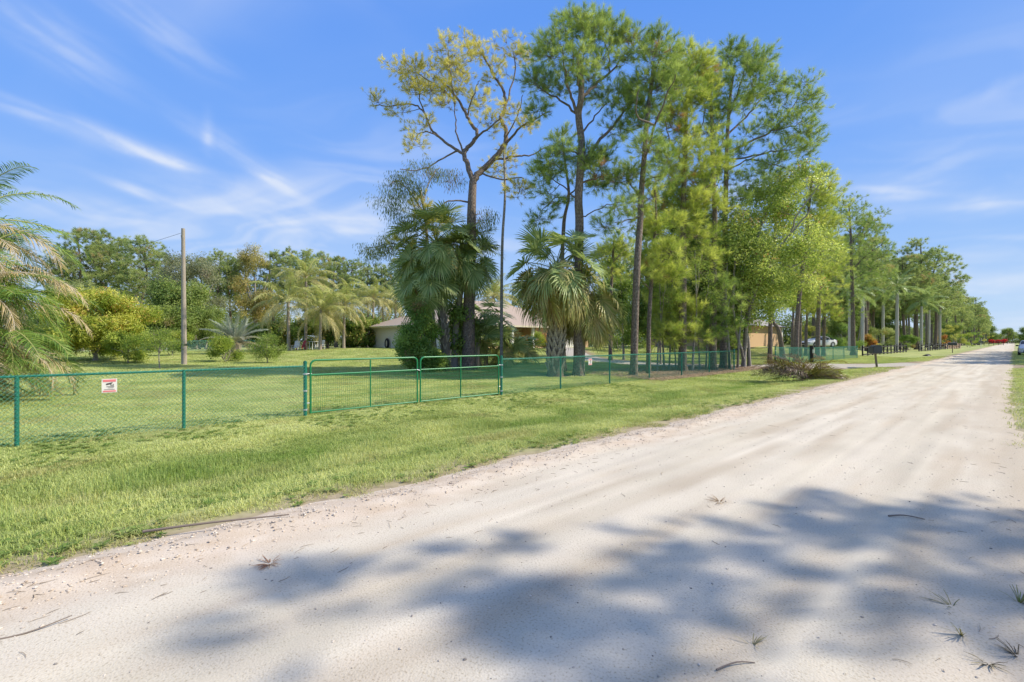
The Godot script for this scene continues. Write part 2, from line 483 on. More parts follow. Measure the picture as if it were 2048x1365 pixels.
func pine_plan(tall: float, crown_from: float, crown_r: float, seed: int, flat := 0.5) -> Dictionary:
	# a pine of its own make: trunk, whorls of rising limbs, clumps along their outer halves
	rng.seed = seed
	var limbs := [[0.018 * tall, 0.004 * tall, [Vector3(0, -0.1, 0), Vector3(rng.randfn() * 0.15, tall * 0.35, rng.randfn() * 0.15), Vector3(rng.randfn() * 0.3, tall * 0.7, rng.randfn() * 0.3), Vector3(rng.randfn() * 0.4, tall * 0.97, rng.randfn() * 0.4)]]]
	var blobs := [[Vector3(0, tall - 0.6, 0), 0.8, 0.5, 4]]
	var count := int(9 + crown_r * 3)
	for i in count:
		var t := (i + rng.randf()) / count
		var y := lerpf(tall * crown_from, tall * 0.96, t)
		var reach := crown_r * rng.randf_range(0.6, 1.1) * sin(PI * lerpf(0.28, 0.9, pow(t, flat + 0.4)))
		var az := GOLD * i + rng.randf()
		var d := Vector3(cos(az), 0, sin(az))
		var rise := lerpf(0.15, 0.7, t) * reach
		var a := Vector3(0, y - rise * 0.6, 0)
		var e := a + d * reach + Vector3(0, rise, 0)
		limbs.append([0.05 + 0.008 * reach, 0.02, [a, a.lerp(e, 0.5) + Vector3(rng.randfn() * 0.2, -0.1, rng.randfn() * 0.2), e]])
		blobs.append([a.lerp(e, 0.95), 0.55 + reach * 0.14, 0.4 + reach * 0.07, 3 + int(reach)])
		if reach > 1.6:
			blobs.append([a.lerp(e, 0.6), 0.5 + reach * 0.1, 0.35, 2 + int(reach * 0.5)])
	return {"limbs": limbs, "blobs": blobs, "seed": seed, "bare": 0.4}

func round_plan(tall: float, wide: float, stem: float, trunk_r: float, count: int, seed: int, stems := 1) -> Dictionary:
	# a round-headed tree or shrub: forked stems, clumps spread unevenly through an egg
	rng.seed = seed
	var limbs := []
	for k in stems:
		var o := Vector3(rng.randfn(), 0, rng.randfn()) * (0.08 * wide if stems > 1 else 0.0)
		limbs.append([trunk_r, trunk_r * 0.4, [o + Vector3(0, -0.1, 0), o * 1.6 + Vector3(rng.randfn() * 0.05, stem, rng.randfn() * 0.05), o * 2.5 + Vector3(rng.randfn() * 0.1, lerpf(stem, tall, 0.6), rng.randfn() * 0.1)]])
	for k in 5:
		var az := GOLD * k + rng.randf()
		var a: Vector3 = Vector3(0, stem * rng.randf_range(0.7, 1.1), 0)
		limbs.append([trunk_r * 0.6, trunk_r * 0.2, [a, a + Vector3(cos(az) * wide * 0.14, (tall - stem) * 0.3, sin(az) * wide * 0.14), a + Vector3(cos(az) * wide * 0.3, (tall - stem) * rng.randf_range(0.35, 0.7), sin(az) * wide * 0.3)]])
	var blobs := []
	var lobes := maxi(6, count / 7)
	for i in lobes:
		var az := GOLD * i
		var f := sqrt((i + 0.5) / lobes)
		var y := lerpf(stem, tall, 0.5) + (tall - stem) * 0.36 * (rng.randf_range(-1, 1) if f > 0.75 else sqrt(1.0 - f * f) * (1.0 if rng.randf() < 0.62 else -1.0))
		blobs.append([Vector3(cos(az) * f * wide * 0.38, y, sin(az) * f * wide * 0.38), wide * 0.15, (tall - stem) * 0.14, maxi(2, count / lobes)])
	return {"limbs": limbs, "blobs": blobs, "seed": seed, "bare": 0.3}


# ---------------------------------------------------------------- palms
func pinnate(rise: float, long: float, pairs: int, leaf: float, wide: float, bend: float, hang: float, seed: int, a: Color, b: Color, stalk: Color) -> ArrayMesh:
	# a feather frond: starts at that angle over the horizontal and bends down along its length
	rng.seed = seed
	var m := Builder.new()
	var pts := []
	var rad := []
	var p := Vector3.ZERO
	var e := rise
	var steps := 14
	var dirs := []
	for i in steps + 1:
		pts.append(p)
		rad.append(lerpf(0.028, 0.006, float(i) / steps) * (long / 3.0))
		dirs.append(Vector3(cos(e), sin(e), 0))
		p += Vector3(cos(e), sin(e), 0) * long / steps
		e -= bend / steps * (0.5 + 1.2 * i / steps)
	m.tint = stalk
	m.tube(pts, rad, 5, false)
	for i in pairs:
		var t := lerpf(0.16, 0.99, (i + 0.5) / pairs)
		var k := mini(int(t * steps), steps - 1)
		var at: Vector3 = pts[k].lerp(pts[k + 1], t * steps - k)
		var d: Vector3 = dirs[k]
		var l := leaf * (0.45 + 0.55 * sin(PI * pow(t, 0.75))) * rng.randf_range(0.85, 1.1)
		var up := Vector3(-d.y, d.x, 0)
		for s in [-1.0, 1.0]:
			var out: Vector3 = (Vector3(0, 0, s) * 0.85 + d * lerpf(0.45, 0.9, t) + up * rng.randf_range(0.05, 0.4)).normalized()
			var tw := rng.randf_range(-0.3, 0.3)
			var w: Vector3 = (d * 0.9 + up * tw).normalized() * wide * 0.5
			var h := hang * rng.randf_range(0.6, 1.4)
			var p1: Vector3 = at + out * l * 0.5 + Vector3(0, -h * l * 0.18, 0)
			var p2: Vector3 = at + out * l * lerpf(1.0, 0.8, minf(h, 1.0)) + Vector3(0, -h * l * 0.75, 0)
			m.tint = a.lerp(b, rng.randf())
			m.quad(at - w * 0.6, at + w * 0.6, p1 + w, p1 - w)
			m.tri(p1 - w, p1 + w, p2)
	return m.mesh(M.frond, false)

func fan(rise: float, stalk: float, blade: float, segs: int, droop: float, seed: int, a: Color, b: Color, stem: Color) -> ArrayMesh:
	# a cabbage palm frond: long stalk, then a fan of blades along an arched rib
	rng.seed = seed
	var m := Builder.new()
	var pts := []
	var rad := []
	var p := Vector3.ZERO
	var e := rise
	for i in 7:
		pts.append(p)
		rad.append(lerpf(0.022, 0.012, i / 6.0))
		p += Vector3(cos(e), sin(e), 0) * stalk / 6.0
		e -= 0.09
	m.tint = stem
	m.tube(pts, rad, 5, false)
	var hub: Vector3 = pts[6]
	for i in segs:
		var f := (i + 0.5) / segs * 2.0 - 1.0
		var ang := f * 2.35
		var ee := e - (1.0 - absf(f)) * 0.55          # the rib bends the middle of the fan down
		var d := Vector3(cos(ee), sin(ee), 0)
		var up := Vector3(-sin(ee), cos(ee), 0)
		var out: Vector3 = (d * cos(ang) + Vector3(0, 0, 1) * sin(ang) + up * (0.12 + 0.25 * absf(f)) * rng.randf_range(0.4, 1.2)).normalized()
		var base := hub + d * 0.28 * blade * (1.0 - absf(f))
		var l := blade * (0.78 + 0.22 * cos(ang * 0.6)) * rng.randf_range(0.9, 1.08)
		var side := out.cross(up).normalized() * 0.028 * blade / 0.9
		var h := droop * rng.randf_range(0.5, 1.5)
		var p1: Vector3 = base + out * l * 0.45 + Vector3(0, -0.03 * h, 0)
		var p2: Vector3 = base + out * l * 0.74 + Vector3(0, -0.16 * h, 0) * l
		var p3: Vector3 = base + out * l * lerpf(0.98, 0.82, minf(h, 1.0)) + Vector3(0, -0.52 * h, 0) * l
		m.tint = a.lerp(b, rng.randf())
		var ridge := up * 0.012
		m.quad(base - side * 0.4, base + side * 0.4, p1 + side - ridge, p1 - side + ridge)
		m.quad(p1 - side + ridge, p1 + side - ridge, p2 + side * 0.7, p2 - side * 0.7)
		m.tri(p2 - side * 0.7, p2 + side * 0.7, p3)
	return m.mesh(M.frond, false)

func palm_trunk(pts: Array, r0: float, r1: float, ringed: float) -> ArrayMesh:
	var b := Builder.new()
	var c := curve(pts, 14)
	var rad := []
	for i in c.size():
		var t := float(i) / (c.size() - 1)
		var flare := 0.35 * exp(-t * 14.0)
		rad.append(lerpf(r0, r1, t) * (1.0 + flare) * (1.0 + (ringed if i % 2 else -ringed)))
	b.tube(c, rad, 12)
	return b.mesh(M.palm_core if ringed == 0.0 else M.palm_bark)

func fronds(root: Node3D, meshes: Array, head: Vector3, count: int, turn0: float, seed: int, called := "frond", size := 1.0) -> void:
	# meshes run from the upright young to the hanging old
	rng.seed = seed
	for i in count:
		var t := float(i) / count
		var k := clampi(int(t * meshes.size() + rng.randf_range(-0.5, 0.5)), 0, meshes.size() - 1)
		var turn := Basis(Vector3.UP, turn0 + GOLD * i + rng.randf_range(-0.25, 0.25))
		var roll := Basis(Vector3.RIGHT, rng.randf_range(-0.55, 0.55))
		part(called, meshes[k], root, Transform3D((turn * roll).scaled(Vector3.ONE * size * rng.randf_range(0.85, 1.1)), head - Vector3(0, t * 0.35, 0) * size))

func boots(root: Node3D, pts: Array, r: float, rows: int, seed: int, from := 0.0) -> void:
	# the crossed stubs of old fronds on a cabbage palm's trunk, each a piece of its own
	rng.seed = seed
	var b := Builder.new()
	for s in [-1.0, 1.0]:                                  # a forked stub: two arms that join at the foot
		var f := Vector3(0, 0, 0)
		var e := Vector3(s * 0.085, 0.34, 0.075)
		var w := Vector3(0.035, 0, 0)
		b.quad(f - w + Vector3(0, 0, 0.03), e - w * 0.7 + Vector3(0, 0, 0.02), e + w * 0.7 + Vector3(0, 0, 0.02), f + w + Vector3(0, 0, 0.03))
		b.quad(f + w, e + w * 0.7, e + w * 0.7 + Vector3(0, 0, 0.02), f + w + Vector3(0, 0, 0.03))
		b.quad(f - w + Vector3(0, 0, 0.03), e - w * 0.7 + Vector3(0, 0, 0.02), e - w * 0.7, f - w)
		b.quad(e - w * 0.7, e + w * 0.7, e + w * 0.7 + Vector3(0, 0, 0.02), e - w * 0.7 + Vector3(0, 0, 0.02))
	var mesh := b.mesh(M.boot)
	var c := curve(pts, 20)
	for i in rows:
		for j in 5:
			var t := lerpf(from, 0.97, (i + j * 0.2) / rows)
			var p: Vector3 = c[int(t * (c.size() - 1))]
			var az := TAU * j / 5.0 + i * 0.63 + rng.randf() * 0.12
			var turn := Basis(Vector3.UP, az)
			part("boot", mesh, root, Transform3D(turn.scaled(Vector3(1.25, rng.randf_range(0.85, 1.2), 1.1) * (r / 0.26)), p + turn * Vector3(0, 0, r * 0.82)))


# ---------------------------------------------------------------- chain link
func chain_mesh(wide: float, tall: float, pitch: float, wire: float, mat: Material, up := 0.03) -> ArrayMesh:
	# woven wire in the x-y plane: slanting wires both ways, their ends twisted up past the top rail
	var b := Builder.new()
	var span := wide + tall
	var n := int(span / pitch)
	for way in [-1.0, 1.0]:
		for i in n + 1:
			var x0 := i * pitch - tall
			var y0 := maxf(0.0, -x0)
			var y1 := minf(tall, wide - x0)
			if y1 - y0 < 0.02:
				continue
			var a := Vector3(x0 + y0, y0 + up, 0)
			var e := Vector3(x0 + y1, y1 + up, 0)
			if way < 0:
				a.x = wide - a.x
				e.x = wide - e.x
			var o := Vector3(0, 0, way * wire * 0.7)
			var d := (e - a).normalized()
			var s := d.cross(Vector3(0, 0, 1)) * wire
			var q := Vector3(0, 0, wire)
			var ring := [s, -s * 0.5 + q * 0.87, -s * 0.5 - q * 0.87]
			for k in 3:
				var r0: Vector3 = ring[k]
				var r1: Vector3 = ring[(k + 1) % 3]
				b.quad(a + o + r0, e + o + r0, e + o + r1, a + o + r1)
	return b.mesh(mat, false)

func rod(a: Vector3, b: Vector3, r: float, mat: Material, sides := 8) -> ArrayMesh:
	var m := Builder.new()
	m.tube([a, b], [r, r], sides)
	return m.mesh(mat)

func along(a: Vector3, b: Vector3) -> Transform3D:
	# x runs from a to b (level), y up
	var d := Vector3(b.x - a.x, 0, b.z - a.z).normalized()
	return Transform3D(Basis(d, Vector3.UP, d.cross(Vector3.UP)), a)

func rise_of(stops: Array, i: int) -> float:
	return land(stops[i + 1].x, stops[i + 1].y) - land(stops[i].x, stops[i].y)

func fence(called: String, label: String, stops: Array, tall: float, opts := {}) -> Node3D:
	var f := thing(called, label, "fence", ground_at(stops[0].x, stops[0].y))
	var base := f.position
	var post_mat: Material = opts.get("post", M.vinyl)
	var spans := {}
	for i in stops.size():
		var p := ground_at(stops[i].x, stops[i].y) - base
		var end: bool = i in opts.get("stout", [])
		var b := Builder.new()
		var r := 0.042 if end else 0.031
		b.tube([p - Vector3(0, 0.1, 0), p + Vector3(0, tall + (0.06 if end else 0.0), 0)], [r, r], 10)
		if end:
			b.tube([p + Vector3(0, tall + 0.06, 0), p + Vector3(0, tall + 0.09, 0), p + Vector3(0, tall + 0.115, 0)], [r * 1.15, r * 1.1, r * 0.3], 10)
		var post := part("post", b.mesh(post_mat), f)
		if end:
			for y in [0.15, 0.6, 1.0]:
				var t := Builder.new()
				t.tube([p + Vector3(0, y - 0.02, 0), p + Vector3(0, y + 0.02, 0)], [r * 1.25, r * 1.25], 10)
				t.tube([p + Vector3(0.02, y, 0.0), p + Vector3(0.07, y, 0.0)], [0.008, 0.008], 5)
				part("band", t.mesh(M.galvanized), post)
		if i + 1 < stops.size() and not i in opts.get("gaps", []):
			var q := ground_at(stops[i + 1].x, stops[i + 1].y) - base
			part("top_rail", rod(p + Vector3(0, tall - 0.02, 0), q + Vector3(0, tall - 0.02, 0), 0.022, post_mat), f)
			var w := snappedf(Vector2(q.x - p.x, q.z - p.z).length(), 0.01)
			if not spans.has(w):
				spans[w] = chain_mesh(w, tall - 0.0, opts.get("pitch", 0.074), opts.get("wire", 0.0022), opts.get("mesh", M.vinyl_wire))
			var at := along(p, q)
			at.origin += Vector3(0.037, 0, 0)
			part("chain_link", spans[w], f, at, "stuff")
			if opts.get("ties", false):
				var wraps := Builder.new()
				for k in int(w / 0.15):
					var x := (k + 0.5) * 0.15
					var ring := []
					for j in 7:
						var ang := TAU * j / 6.0
						ring.append(Vector3(x + 0.03 * j / 6.0, tall - 0.02 + sin(ang) * 0.026 + rise_of(stops, i) * x / w, cos(ang) * 0.026))
					wraps.tube(ring, [0.0035, 0.0035, 0.0035, 0.0035, 0.0035, 0.0035, 0.0035], 4, false)
				var wrap_at := along(p, p + (Vector3(stops[i + 1].x, 0, stops[i + 1].y) - Vector3(stops[i].x, 0, stops[i].y)))
				part("rail_ties", wraps.mesh(M.vinyl_wire), f, wrap_at, "stuff")
	return f


# ---------------------------------------------------------------- sky
func make_sky(k: float) -> Sky:
	# blue air that pales to the horizon, with combed ice cloud drawn on a level sheet far overhead
	var w := 2048
	var h := 1024
	var im := Image.create_empty(w, h, false, Image.FORMAT_RGBF)
	var fibre := FastNoiseLite.new()
	fibre.seed = 44
	fibre.frequency = 1.0
	fibre.fractal_octaves = 5
	fibre.fractal_gain = 0.55
	var field := FastNoiseLite.new()
	field.seed = 17
	field.frequency = 1.0
	field.fractal_octaves = 3
	var stops := [[0.0, Color(0.60, 0.745, 0.93)], [0.06, Color(0.50, 0.69, 0.95)], [0.16, Color(0.34, 0.56, 0.965)], [0.34, Color(0.20, 0.425, 0.955)], [0.58, Color(0.135, 0.34, 0.90)], [1.0, Color(0.09, 0.25, 0.72)]]
	# the wisps of the day: bearing, height, half length, half depth, slope, strength
	var wisps := [[-1.562, 0.318, 0.137, 0.019, 0.14, 0.50], [-1.484, 0.309, 0.040, 0.013, 0.25, 0.55], [-1.324, 0.310, 0.053, 0.017, 0.45, 0.50], [-1.425, 0.367, 0.009, 0.027, 0.00, 0.35], [-1.508, 0.245, 0.056, 0.009, 0.18, 0.50], [-1.601, 0.205, 0.149, 0.026, 0.07, 0.28], [-1.253, 0.239, 0.337, 0.038, 0.05, 0.26], [-1.623, 0.440, 0.089, 0.037, 0.32, 0.24], [-1.487, 0.491, 0.097, 0.030, 0.29, 0.20], [-1.382, 0.345, 0.102, 0.025, 0.36, 0.20], [-0.149, 0.248, 0.074, 0.027, 0.11, 0.38], [-0.023, 0.202, 0.054, 0.019, 0.05, 0.42], [-0.081, 0.275, 0.071, 0.037, -0.14, 0.16], [-0.005, 0.091, 0.065, 0.022, 0.00, 0.25]]
	var horizon := Color(0.56, 0.68, 0.82)
	for j in h:
		var el := PI * (0.5 - (j + 0.5) / h)
		var y := sin(el)
		if y <= 0.0:
			continue
		var c := Color.BLACK
		for s in stops.size() - 1:
			if y <= stops[s + 1][0]:
				c = (stops[s][1] as Color).lerp(stops[s + 1][1], (y - stops[s][0]) / (stops[s + 1][0] - stops[s][0]))
				break
		var far := cos(el) / (y + 0.10)
		var low := 1.0 - smoothstep(0.05, 0.5, y)
		for i in w:
			var az := TAU * ((i + 0.5) / w - 0.5)
			var x := sin(az) * far
			var z := -cos(az) * far
			# fibres run across the view, combed from the upper left to the lower right
			var u := x * 0.80 - z * 0.60
			var v := x * 0.60 + z * 0.80
			var bend := field.get_noise_2d(u * 0.55 + 3.0, v * 0.55)
			var patch := field.get_noise_2d(u * 0.38 - 7.0, v * 0.55 + 21.0)
			var f := fibre.get_noise_2d(u * 0.55 + bend * 0.8, v * 2.6 + bend * 1.4)
			var t := smoothstep(-0.05, 0.6, patch + 0.16 + low * 0.16)
			var cover := t * smoothstep(-0.32, 0.62, f) * 0.46 + 0.16 * t
			cover += 0.16 * low * smoothstep(-0.2, 0.5, f)
			cover *= 0.6
			var bearing := wrapf(az + PI, -PI, PI)      # a panorama's first column looks along -Z
			for q in wisps:
				var da: float = (bearing - q[0]) / q[2]
				if absf(da) < 1.6:
					var de: float = (el - q[1] + q[4] * (bearing - q[0]) + 0.012 * bend) / q[3]
					if absf(de) < 1.8:
						var fine := fibre.get_noise_2d((bearing + el * 0.6) * 7.0 + q[0] * 9.0, (el + q[4] * bearing) * 34.0 + bend * 1.5)
						cover += q[5] * exp(-(da * da + de * de) * 1.4) * (0.5 + smoothstep(-0.35, 0.5, fine))
			cover = clampf(maxf(cover, 0.40 * smoothstep(0.64, 0.82, y)), 0.0, 0.8)  # pale veil added overhead, out of view, to whiten the light in shade
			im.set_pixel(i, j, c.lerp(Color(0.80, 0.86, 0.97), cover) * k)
	for j in range(h / 2, h):
		im.fill_rect(Rect2i(0, j, w, 1), horizon * k * 0.5)
	var p := PanoramaSkyMaterial.new()
	p.panorama = ImageTexture.create_from_image(im)
	var sky := Sky.new()
	sky.sky_material = p
	return sky


# ---------------------------------------------------------------- ground
func grid(xs: Array, zs: Array, height: Callable, tint: Callable, mat: Material) -> ArrayMesh:
	var b := Builder.new()
	var nx := xs.size()
	for z in zs:
		for x in xs:
			b.v.append(Vector3(x, height.call(x, z), z))
			b.c.append(tint.call(x, z))
			b.n.append(Vector3.UP)
	for j in zs.size():
		for i in nx:
			var l := b.v[j * nx + maxi(i - 1, 0)]
			var r := b.v[j * nx + mini(i + 1, nx - 1)]
			var f := b.v[maxi(j - 1, 0) * nx + i]
			var k := b.v[mini(j + 1, zs.size() - 1) * nx + i]
			var n := (k - f).cross(r - l).normalized()
			b.n[j * nx + i] = n if n.y > 0 else -n
	for j in zs.size() - 1:
		for i in nx - 1:
			var a := j * nx + i
			# xs rise, zs fall
			b.ix.append_array(PackedInt32Array([a, a + nx, a + nx + 1, a, a + nx + 1, a + 1]))
	return b.mesh(mat)

func spread(from: float, to: float, fine: float, growth: float, most: float) -> Array:
	var out := [from]
	var step := fine
	var x := from
	var sign := signf(to - from)
	while absf(to - x) > step:
		x += step * sign
		out.append(x)
		step = minf(step * growth, most)
	out.append(to)
	return out

func ground_tint(x: float, z: float) -> Color:
	var d := -x
	var c := Color(0.26, 0.32, 0.09).lerp(Color(0.42, 0.44, 0.17), clampf(noise_a.get_noise_2d(x * 0.6, z * 0.6) + 0.5, 0, 1))
	var g := grassy(x, z)
	c = Color(0.26, 0.19, 0.13).lerp(c, smoothstep(0.2, 0.9, g))
	if d > 4.0 and d < 6.0:
		c = Color(0.36, 0.29, 0.2).lerp(c, smoothstep(4.75, 5.5, d + noise_b.get_noise_2d(x * 2.0, z * 2.0) * 0.5))
	if x > -1.0:
		c = Color(0.4, 0.34, 0.25).lerp(c, smoothstep(0.1, 1.0, x + right_shift(z) + noise_b.get_noise_2d(x * 2.0, z * 2.0) * 0.6))
	return c

func road_height(x: float, z: float) -> float:
	var d := -x
	var y := 0.015 * noise_a.get_noise_2d(x * 1.2, z * 0.25) + 0.004 * noise_b.get_noise_2d(x * 9.0, z * 9.0)
	y += -0.012 * exp(-pow((d - 1.1) / 0.28, 2.0)) - 0.012 * exp(-pow((d - 2.9) / 0.3, 2.0))     # wheel paths
	var edge := 4.35 + 0.18 * noise_b.get_noise_2d(3.0, z * 0.5) + 0.1 * noise_b.get_noise_2d(9.0, z * 2.0)
	y += 0.06 * exp(-pow((d - edge) / 0.2, 2.0)) * (0.75 + 0.6 * noise_b.get_noise_2d(x * 7.0, z * 5.0))   # the grader's windrow
	y += 0.012 * maxf(0.0, noise_b.get_noise_2d(x * 22.0, z * 22.0)) * smoothstep(3.9, 4.3, d)
	y -= 0.09 * smoothstep(edge + 0.25, edge + 0.95, d)
	y -= 0.06 * smoothstep(0.15, 0.75, x + right_shift(z) + 0.2 * noise_b.get_noise_2d(z * 1.4, 5.0))
	return y

func road_tint(x: float, z: float) -> Color:
	var d := -x
	var c := Color(0.555, 0.51, 0.42)
	c = c.lerp(Color(0.595, 0.55, 0.465), clampf(noise_a.get_noise_2d(x * 2.4, z * 0.16) * 1.6 + 0.5, 0, 1))
	c = c.lerp(Color(0.47, 0.405, 0.315), 0.75 * clampf(noise_b.get_noise_2d(x * 3.5, z * 0.3 + 40.0) * 2.2, 0, 1))
	c *= 0.94 + 0.12 * noise_b.get_noise_2d(x * 9.0, z * 0.12) + 0.07 * noise_a.get_noise_2d(x * 22.0, z * 0.5) + 0.1 * noise_b.get_noise_2d(x * 1.6 + 30.0, z * 1.1)
	c.a = 1.0
	var edge := smoothstep(3.7, 4.3, d + noise_b.get_noise_2d(x * 1.5, z * 0.7) * 0.35)
	c = c.lerp(Color(0.45, 0.36, 0.27).lerp(Color(0.57, 0.5, 0.42), clampf(noise_b.get_noise_2d(x * 8.0, z * 5.0) + 0.5, 0, 1)), edge * 0.85)
	c = c.lerp(Color(0.42, 0.36, 0.28), smoothstep(-0.7, 0.2, x + right_shift(z) + noise_b.get_noise_2d(x * 2.0, z * 1.2) * 0.5) * 0.6)
	return c

func make_ground() -> void:
	var xs := [-900.0, -500.0, -300.0, -200.0, -140.0]
	xs.append_array(spread(-110.0, -60.0, 4.0, 1.0, 4.0))
	xs.append_array(spread(-59.0, -14.0, 1.2, 1.0, 1.2).slice(0))
	xs.append_array(spread(-13.5, 2.0, 0.3, 1.0, 0.3))
	xs.append_array(spread(2.5, 900.0, 0.8, 1.5, 200.0))
	var zs := spread(70.0, 14.0, 8.0, 1.0, 8.0)
	zs.append_array(spread(12.0, -62.0, 0.5, 1.0, 0.5))
	zs.append_array(spread(-63.0, -1500.0, 1.5, 1.12, 120.0))
	structure("ground", grid(xs, zs, func(x, z): return land(x, z) + 0.02 * noise_a.get_noise_2d(x * 0.8, z * 0.8) * smoothstep(5.2, 6.0, absf(x + 2.0)), ground_tint, M.soil))
	var rx := spread(-5.3, 0.9, 0.1, 1.0, 0.1)
	structure("road", grid(rx, spread(9.0, -42.0, 0.14, 1.0, 0.14) + spread(-42.3, -700.0, 0.4, 1.06, 30.0), road_height, road_tint, M.sand))
	# the neighbour's drive: a strip of paler gravel laid over the turf
	var b := Builder.new()
	var mid := []
	for i in DRIVE.size():
		mid.append(Vector3(DRIVE[i][0], DRIVE[i][2], DRIVE[i][1]))
	var c := curve(mid, 10)
	var cols := 9
	for i in c.size():
		var t: Vector3 = (c[mini(i + 1, c.size() - 1)] - c[maxi(i - 1, 0)])
		t.y = 0
		var s := t.normalized().cross(Vector3.UP)
		for j in cols:
			var f := (j / float(cols - 1)) * 2.0 - 1.0
			var wob := 1.0 + 0.12 * noise_b.get_noise_2d(i * 1.3, signf(f) * 9.0)
			var p: Vector3 = c[i] + s * f * c[i].y * wob
			p.y = land(p.x, p.z) + (0.045 if absf(f) < 0.9 else -0.03)
			b.v.append(p)
			b.n.append(Vector3.UP)
			b.c.append(Color(1.0, 0.97, 0.9) * (1.0 + 0.15 * noise_a.get_noise_2d(p.x, p.z)))
	for i in c.size() - 1:
		for j in cols - 1:
			var a := i * cols + j
			b.ix.append_array(PackedInt32Array([a, a + cols, a + cols + 1, a, a + cols + 1, a + 1]))
	structure("driveway", b.mesh(M.gravel))


func grass_patch(seed: int, size: float, count: int, low: float, high: float, wide: float) -> ArrayMesh:
	rng.seed = seed
	var b := Builder.new()
	for i in count:
		var at := Vector3(rng.randf_range(-0.5, 0.5) * size, -0.01, rng.randf_range(-0.5, 0.5) * size)
		var az := rng.randf() * TAU
		var d := Vector3(cos(az), 0, sin(az))
		var s := Vector3(-d.z, 0, d.x) * wide * 0.5 * rng.randf_range(0.7, 1.2)
		var h := rng.randf_range(low, high)
		var lean := rng.randf_range(0.3, 1.5)
		var k := rng.randf_range(0.72, 1.25)
		b.tint = Color(k * rng.randf_range(0.9, 1.15), k, k * rng.randf_range(0.7, 1.1))
		if rng.randf() < 0.11:
			b.tint = Color(1.5, 1.1, 1.4)
		var p1 := at + d * h * lean * 0.4 + Vector3(0, h * 0.62, 0)
		var p2 := at + d * h * lean + Vector3(0, h * lerpf(1.0, 0.7, lean), 0)
		b.tri(at - s, at + s, p1 + s * 0.8)
		b.tri(at - s, p1 + s * 0.8, p1 - s * 0.8)
		b.tri(p1 - s * 0.8, p1 + s * 0.8, p2)
	return b.mesh(M.grass, false)

func grass_zone(called: String, label: String, mesh: ArrayMesh, x0: float, x1: float, z0: float, z1: float, step: float, near: float, far: float, tall: Callable, seed: int) -> void:
	rng.seed = seed
	var put := []
	var tints := PackedColorArray()
	var z := z0
	while z > z1:
		var x := x0
		while x < x1:
			var px := x + rng.randf_range(-0.5, 0.5) * step
			var pz := z + rng.randf_range(-0.5, 0.5) * step
			x += step
			var dist := sqrt(px * px + pz * pz)
			if dist < near or dist > far or not in_view(px, pz):
				continue
			var g := grassy(px, pz)
			var d := -px
			var edge := 1.0
			if d > 4.0 and d < 6.5:
				edge = smoothstep(4.72, 5.2, d + noise_b.get_noise_2d(px * 3.0, pz * 1.5) * 0.4)
			elif px > -0.8:
				edge = smoothstep(0.15, 0.9, px + right_shift(pz) + noise_b.get_noise_2d(px * 2.0, pz * 1.5) * 0.6)
			if rng.randf() > g * (0.12 + 0.88 * edge) or edge < 0.02:
				continue
			var v := clampf(noise_a.get_noise_2d(px * 1.3, pz * 1.3) * 0.8 + noise_b.get_noise_2d(px * 4.0, pz * 4.0) * 0.35 + 0.5, 0, 1)
			var c := Color(0.38, 0.47, 0.14).lerp(Color(0.7, 0.74, 0.33), v)
			c = c.lerp(Color(0.42, 0.36, 0.2), (1.0 - edge) * 0.55)
			var bare := smoothstep(0.2, 0.42, noise_b.get_noise_2d(px * 1.1 + 60.0, pz * 0.8))
			if rng.randf() < bare * 0.5 and d < 11.0:
				continue
			c = c.lerp(Color(0.5, 0.45, 0.22), bare * 0.55)
			var lush := exp(-pow((d - 7.6) / 0.9, 2.0))
			c = c.lerp(Color(0.19, 0.35, 0.06), lush * 0.65 * clampf(noise_b.get_noise_2d(px * 0.7, pz * 0.5) * 2.0 + 0.6, 0, 1))
			tints.append(c)
			var hgt: float = tall.call(px, pz) * rng.randf_range(0.8, 1.2) * lerpf(0.6, 1.0, edge)
			put.append(Transform3D(Basis(Vector3.UP, rng.randf() * TAU).scaled(Vector3(1, hgt, 1)), ground_at(px, pz)))
		z -= step
	var o := scatter(called, mesh, put, tints, self)
	o.set_meta("label", label)
	o.set_meta("category", "grass")

func make_grass() -> void:
	var tall := func(x, z):
		var d: float = -x
		var lush := exp(-pow((d - 7.5) / 1.0, 2.0)) * clampf(noise_b.get_noise_2d(x * 0.9, z * 0.6) * 1.8 + 0.55, 0, 1.3)
		return 0.75 + 1.7 * lush + (0.35 if d > 4.6 and d < 10.0 else 0.0) + 0.5 * maxf(0.0, noise_b.get_noise_2d(x * 2.5, z * 2.5))
	grass_zone("verge_grass", "shaggy green grass of the roadside verge and ditch, nearest the camera", grass_patch(1, 0.34, 170, 0.03, 0.078, 0.0062), -9.5, -4.4, 3.5, -12.0, 0.2, 0.0, 11.5, tall, 5)
	grass_zone("lawn_grass", "mown pale green grass on the fenced lawn and farther verge", grass_patch(2, 0.5, 170, 0.028, 0.066, 0.0095), -26.0, -4.4, 9.0, -27.0, 0.28, 8.0, 24.0, tall, 6)
	grass_zone("far_grass", "distant mown lawn grass around the trees and house", grass_patch(3, 0.9, 130, 0.04, 0.085, 0.02), -66.0, -4.4, 18.0, -75.0, 0.52, 22.0, 68.0, func(_x, _z): return 1.0, 7)
	grass_zone("roadside_grass", "grass on the right shoulder of the road", grass_patch(4, 0.5, 90, 0.04, 0.1, 0.009), -0.6, 4.0, 0.0, -110.0, 0.26, 3.0, 112.0, func(_x, _z): return 1.1, 8)


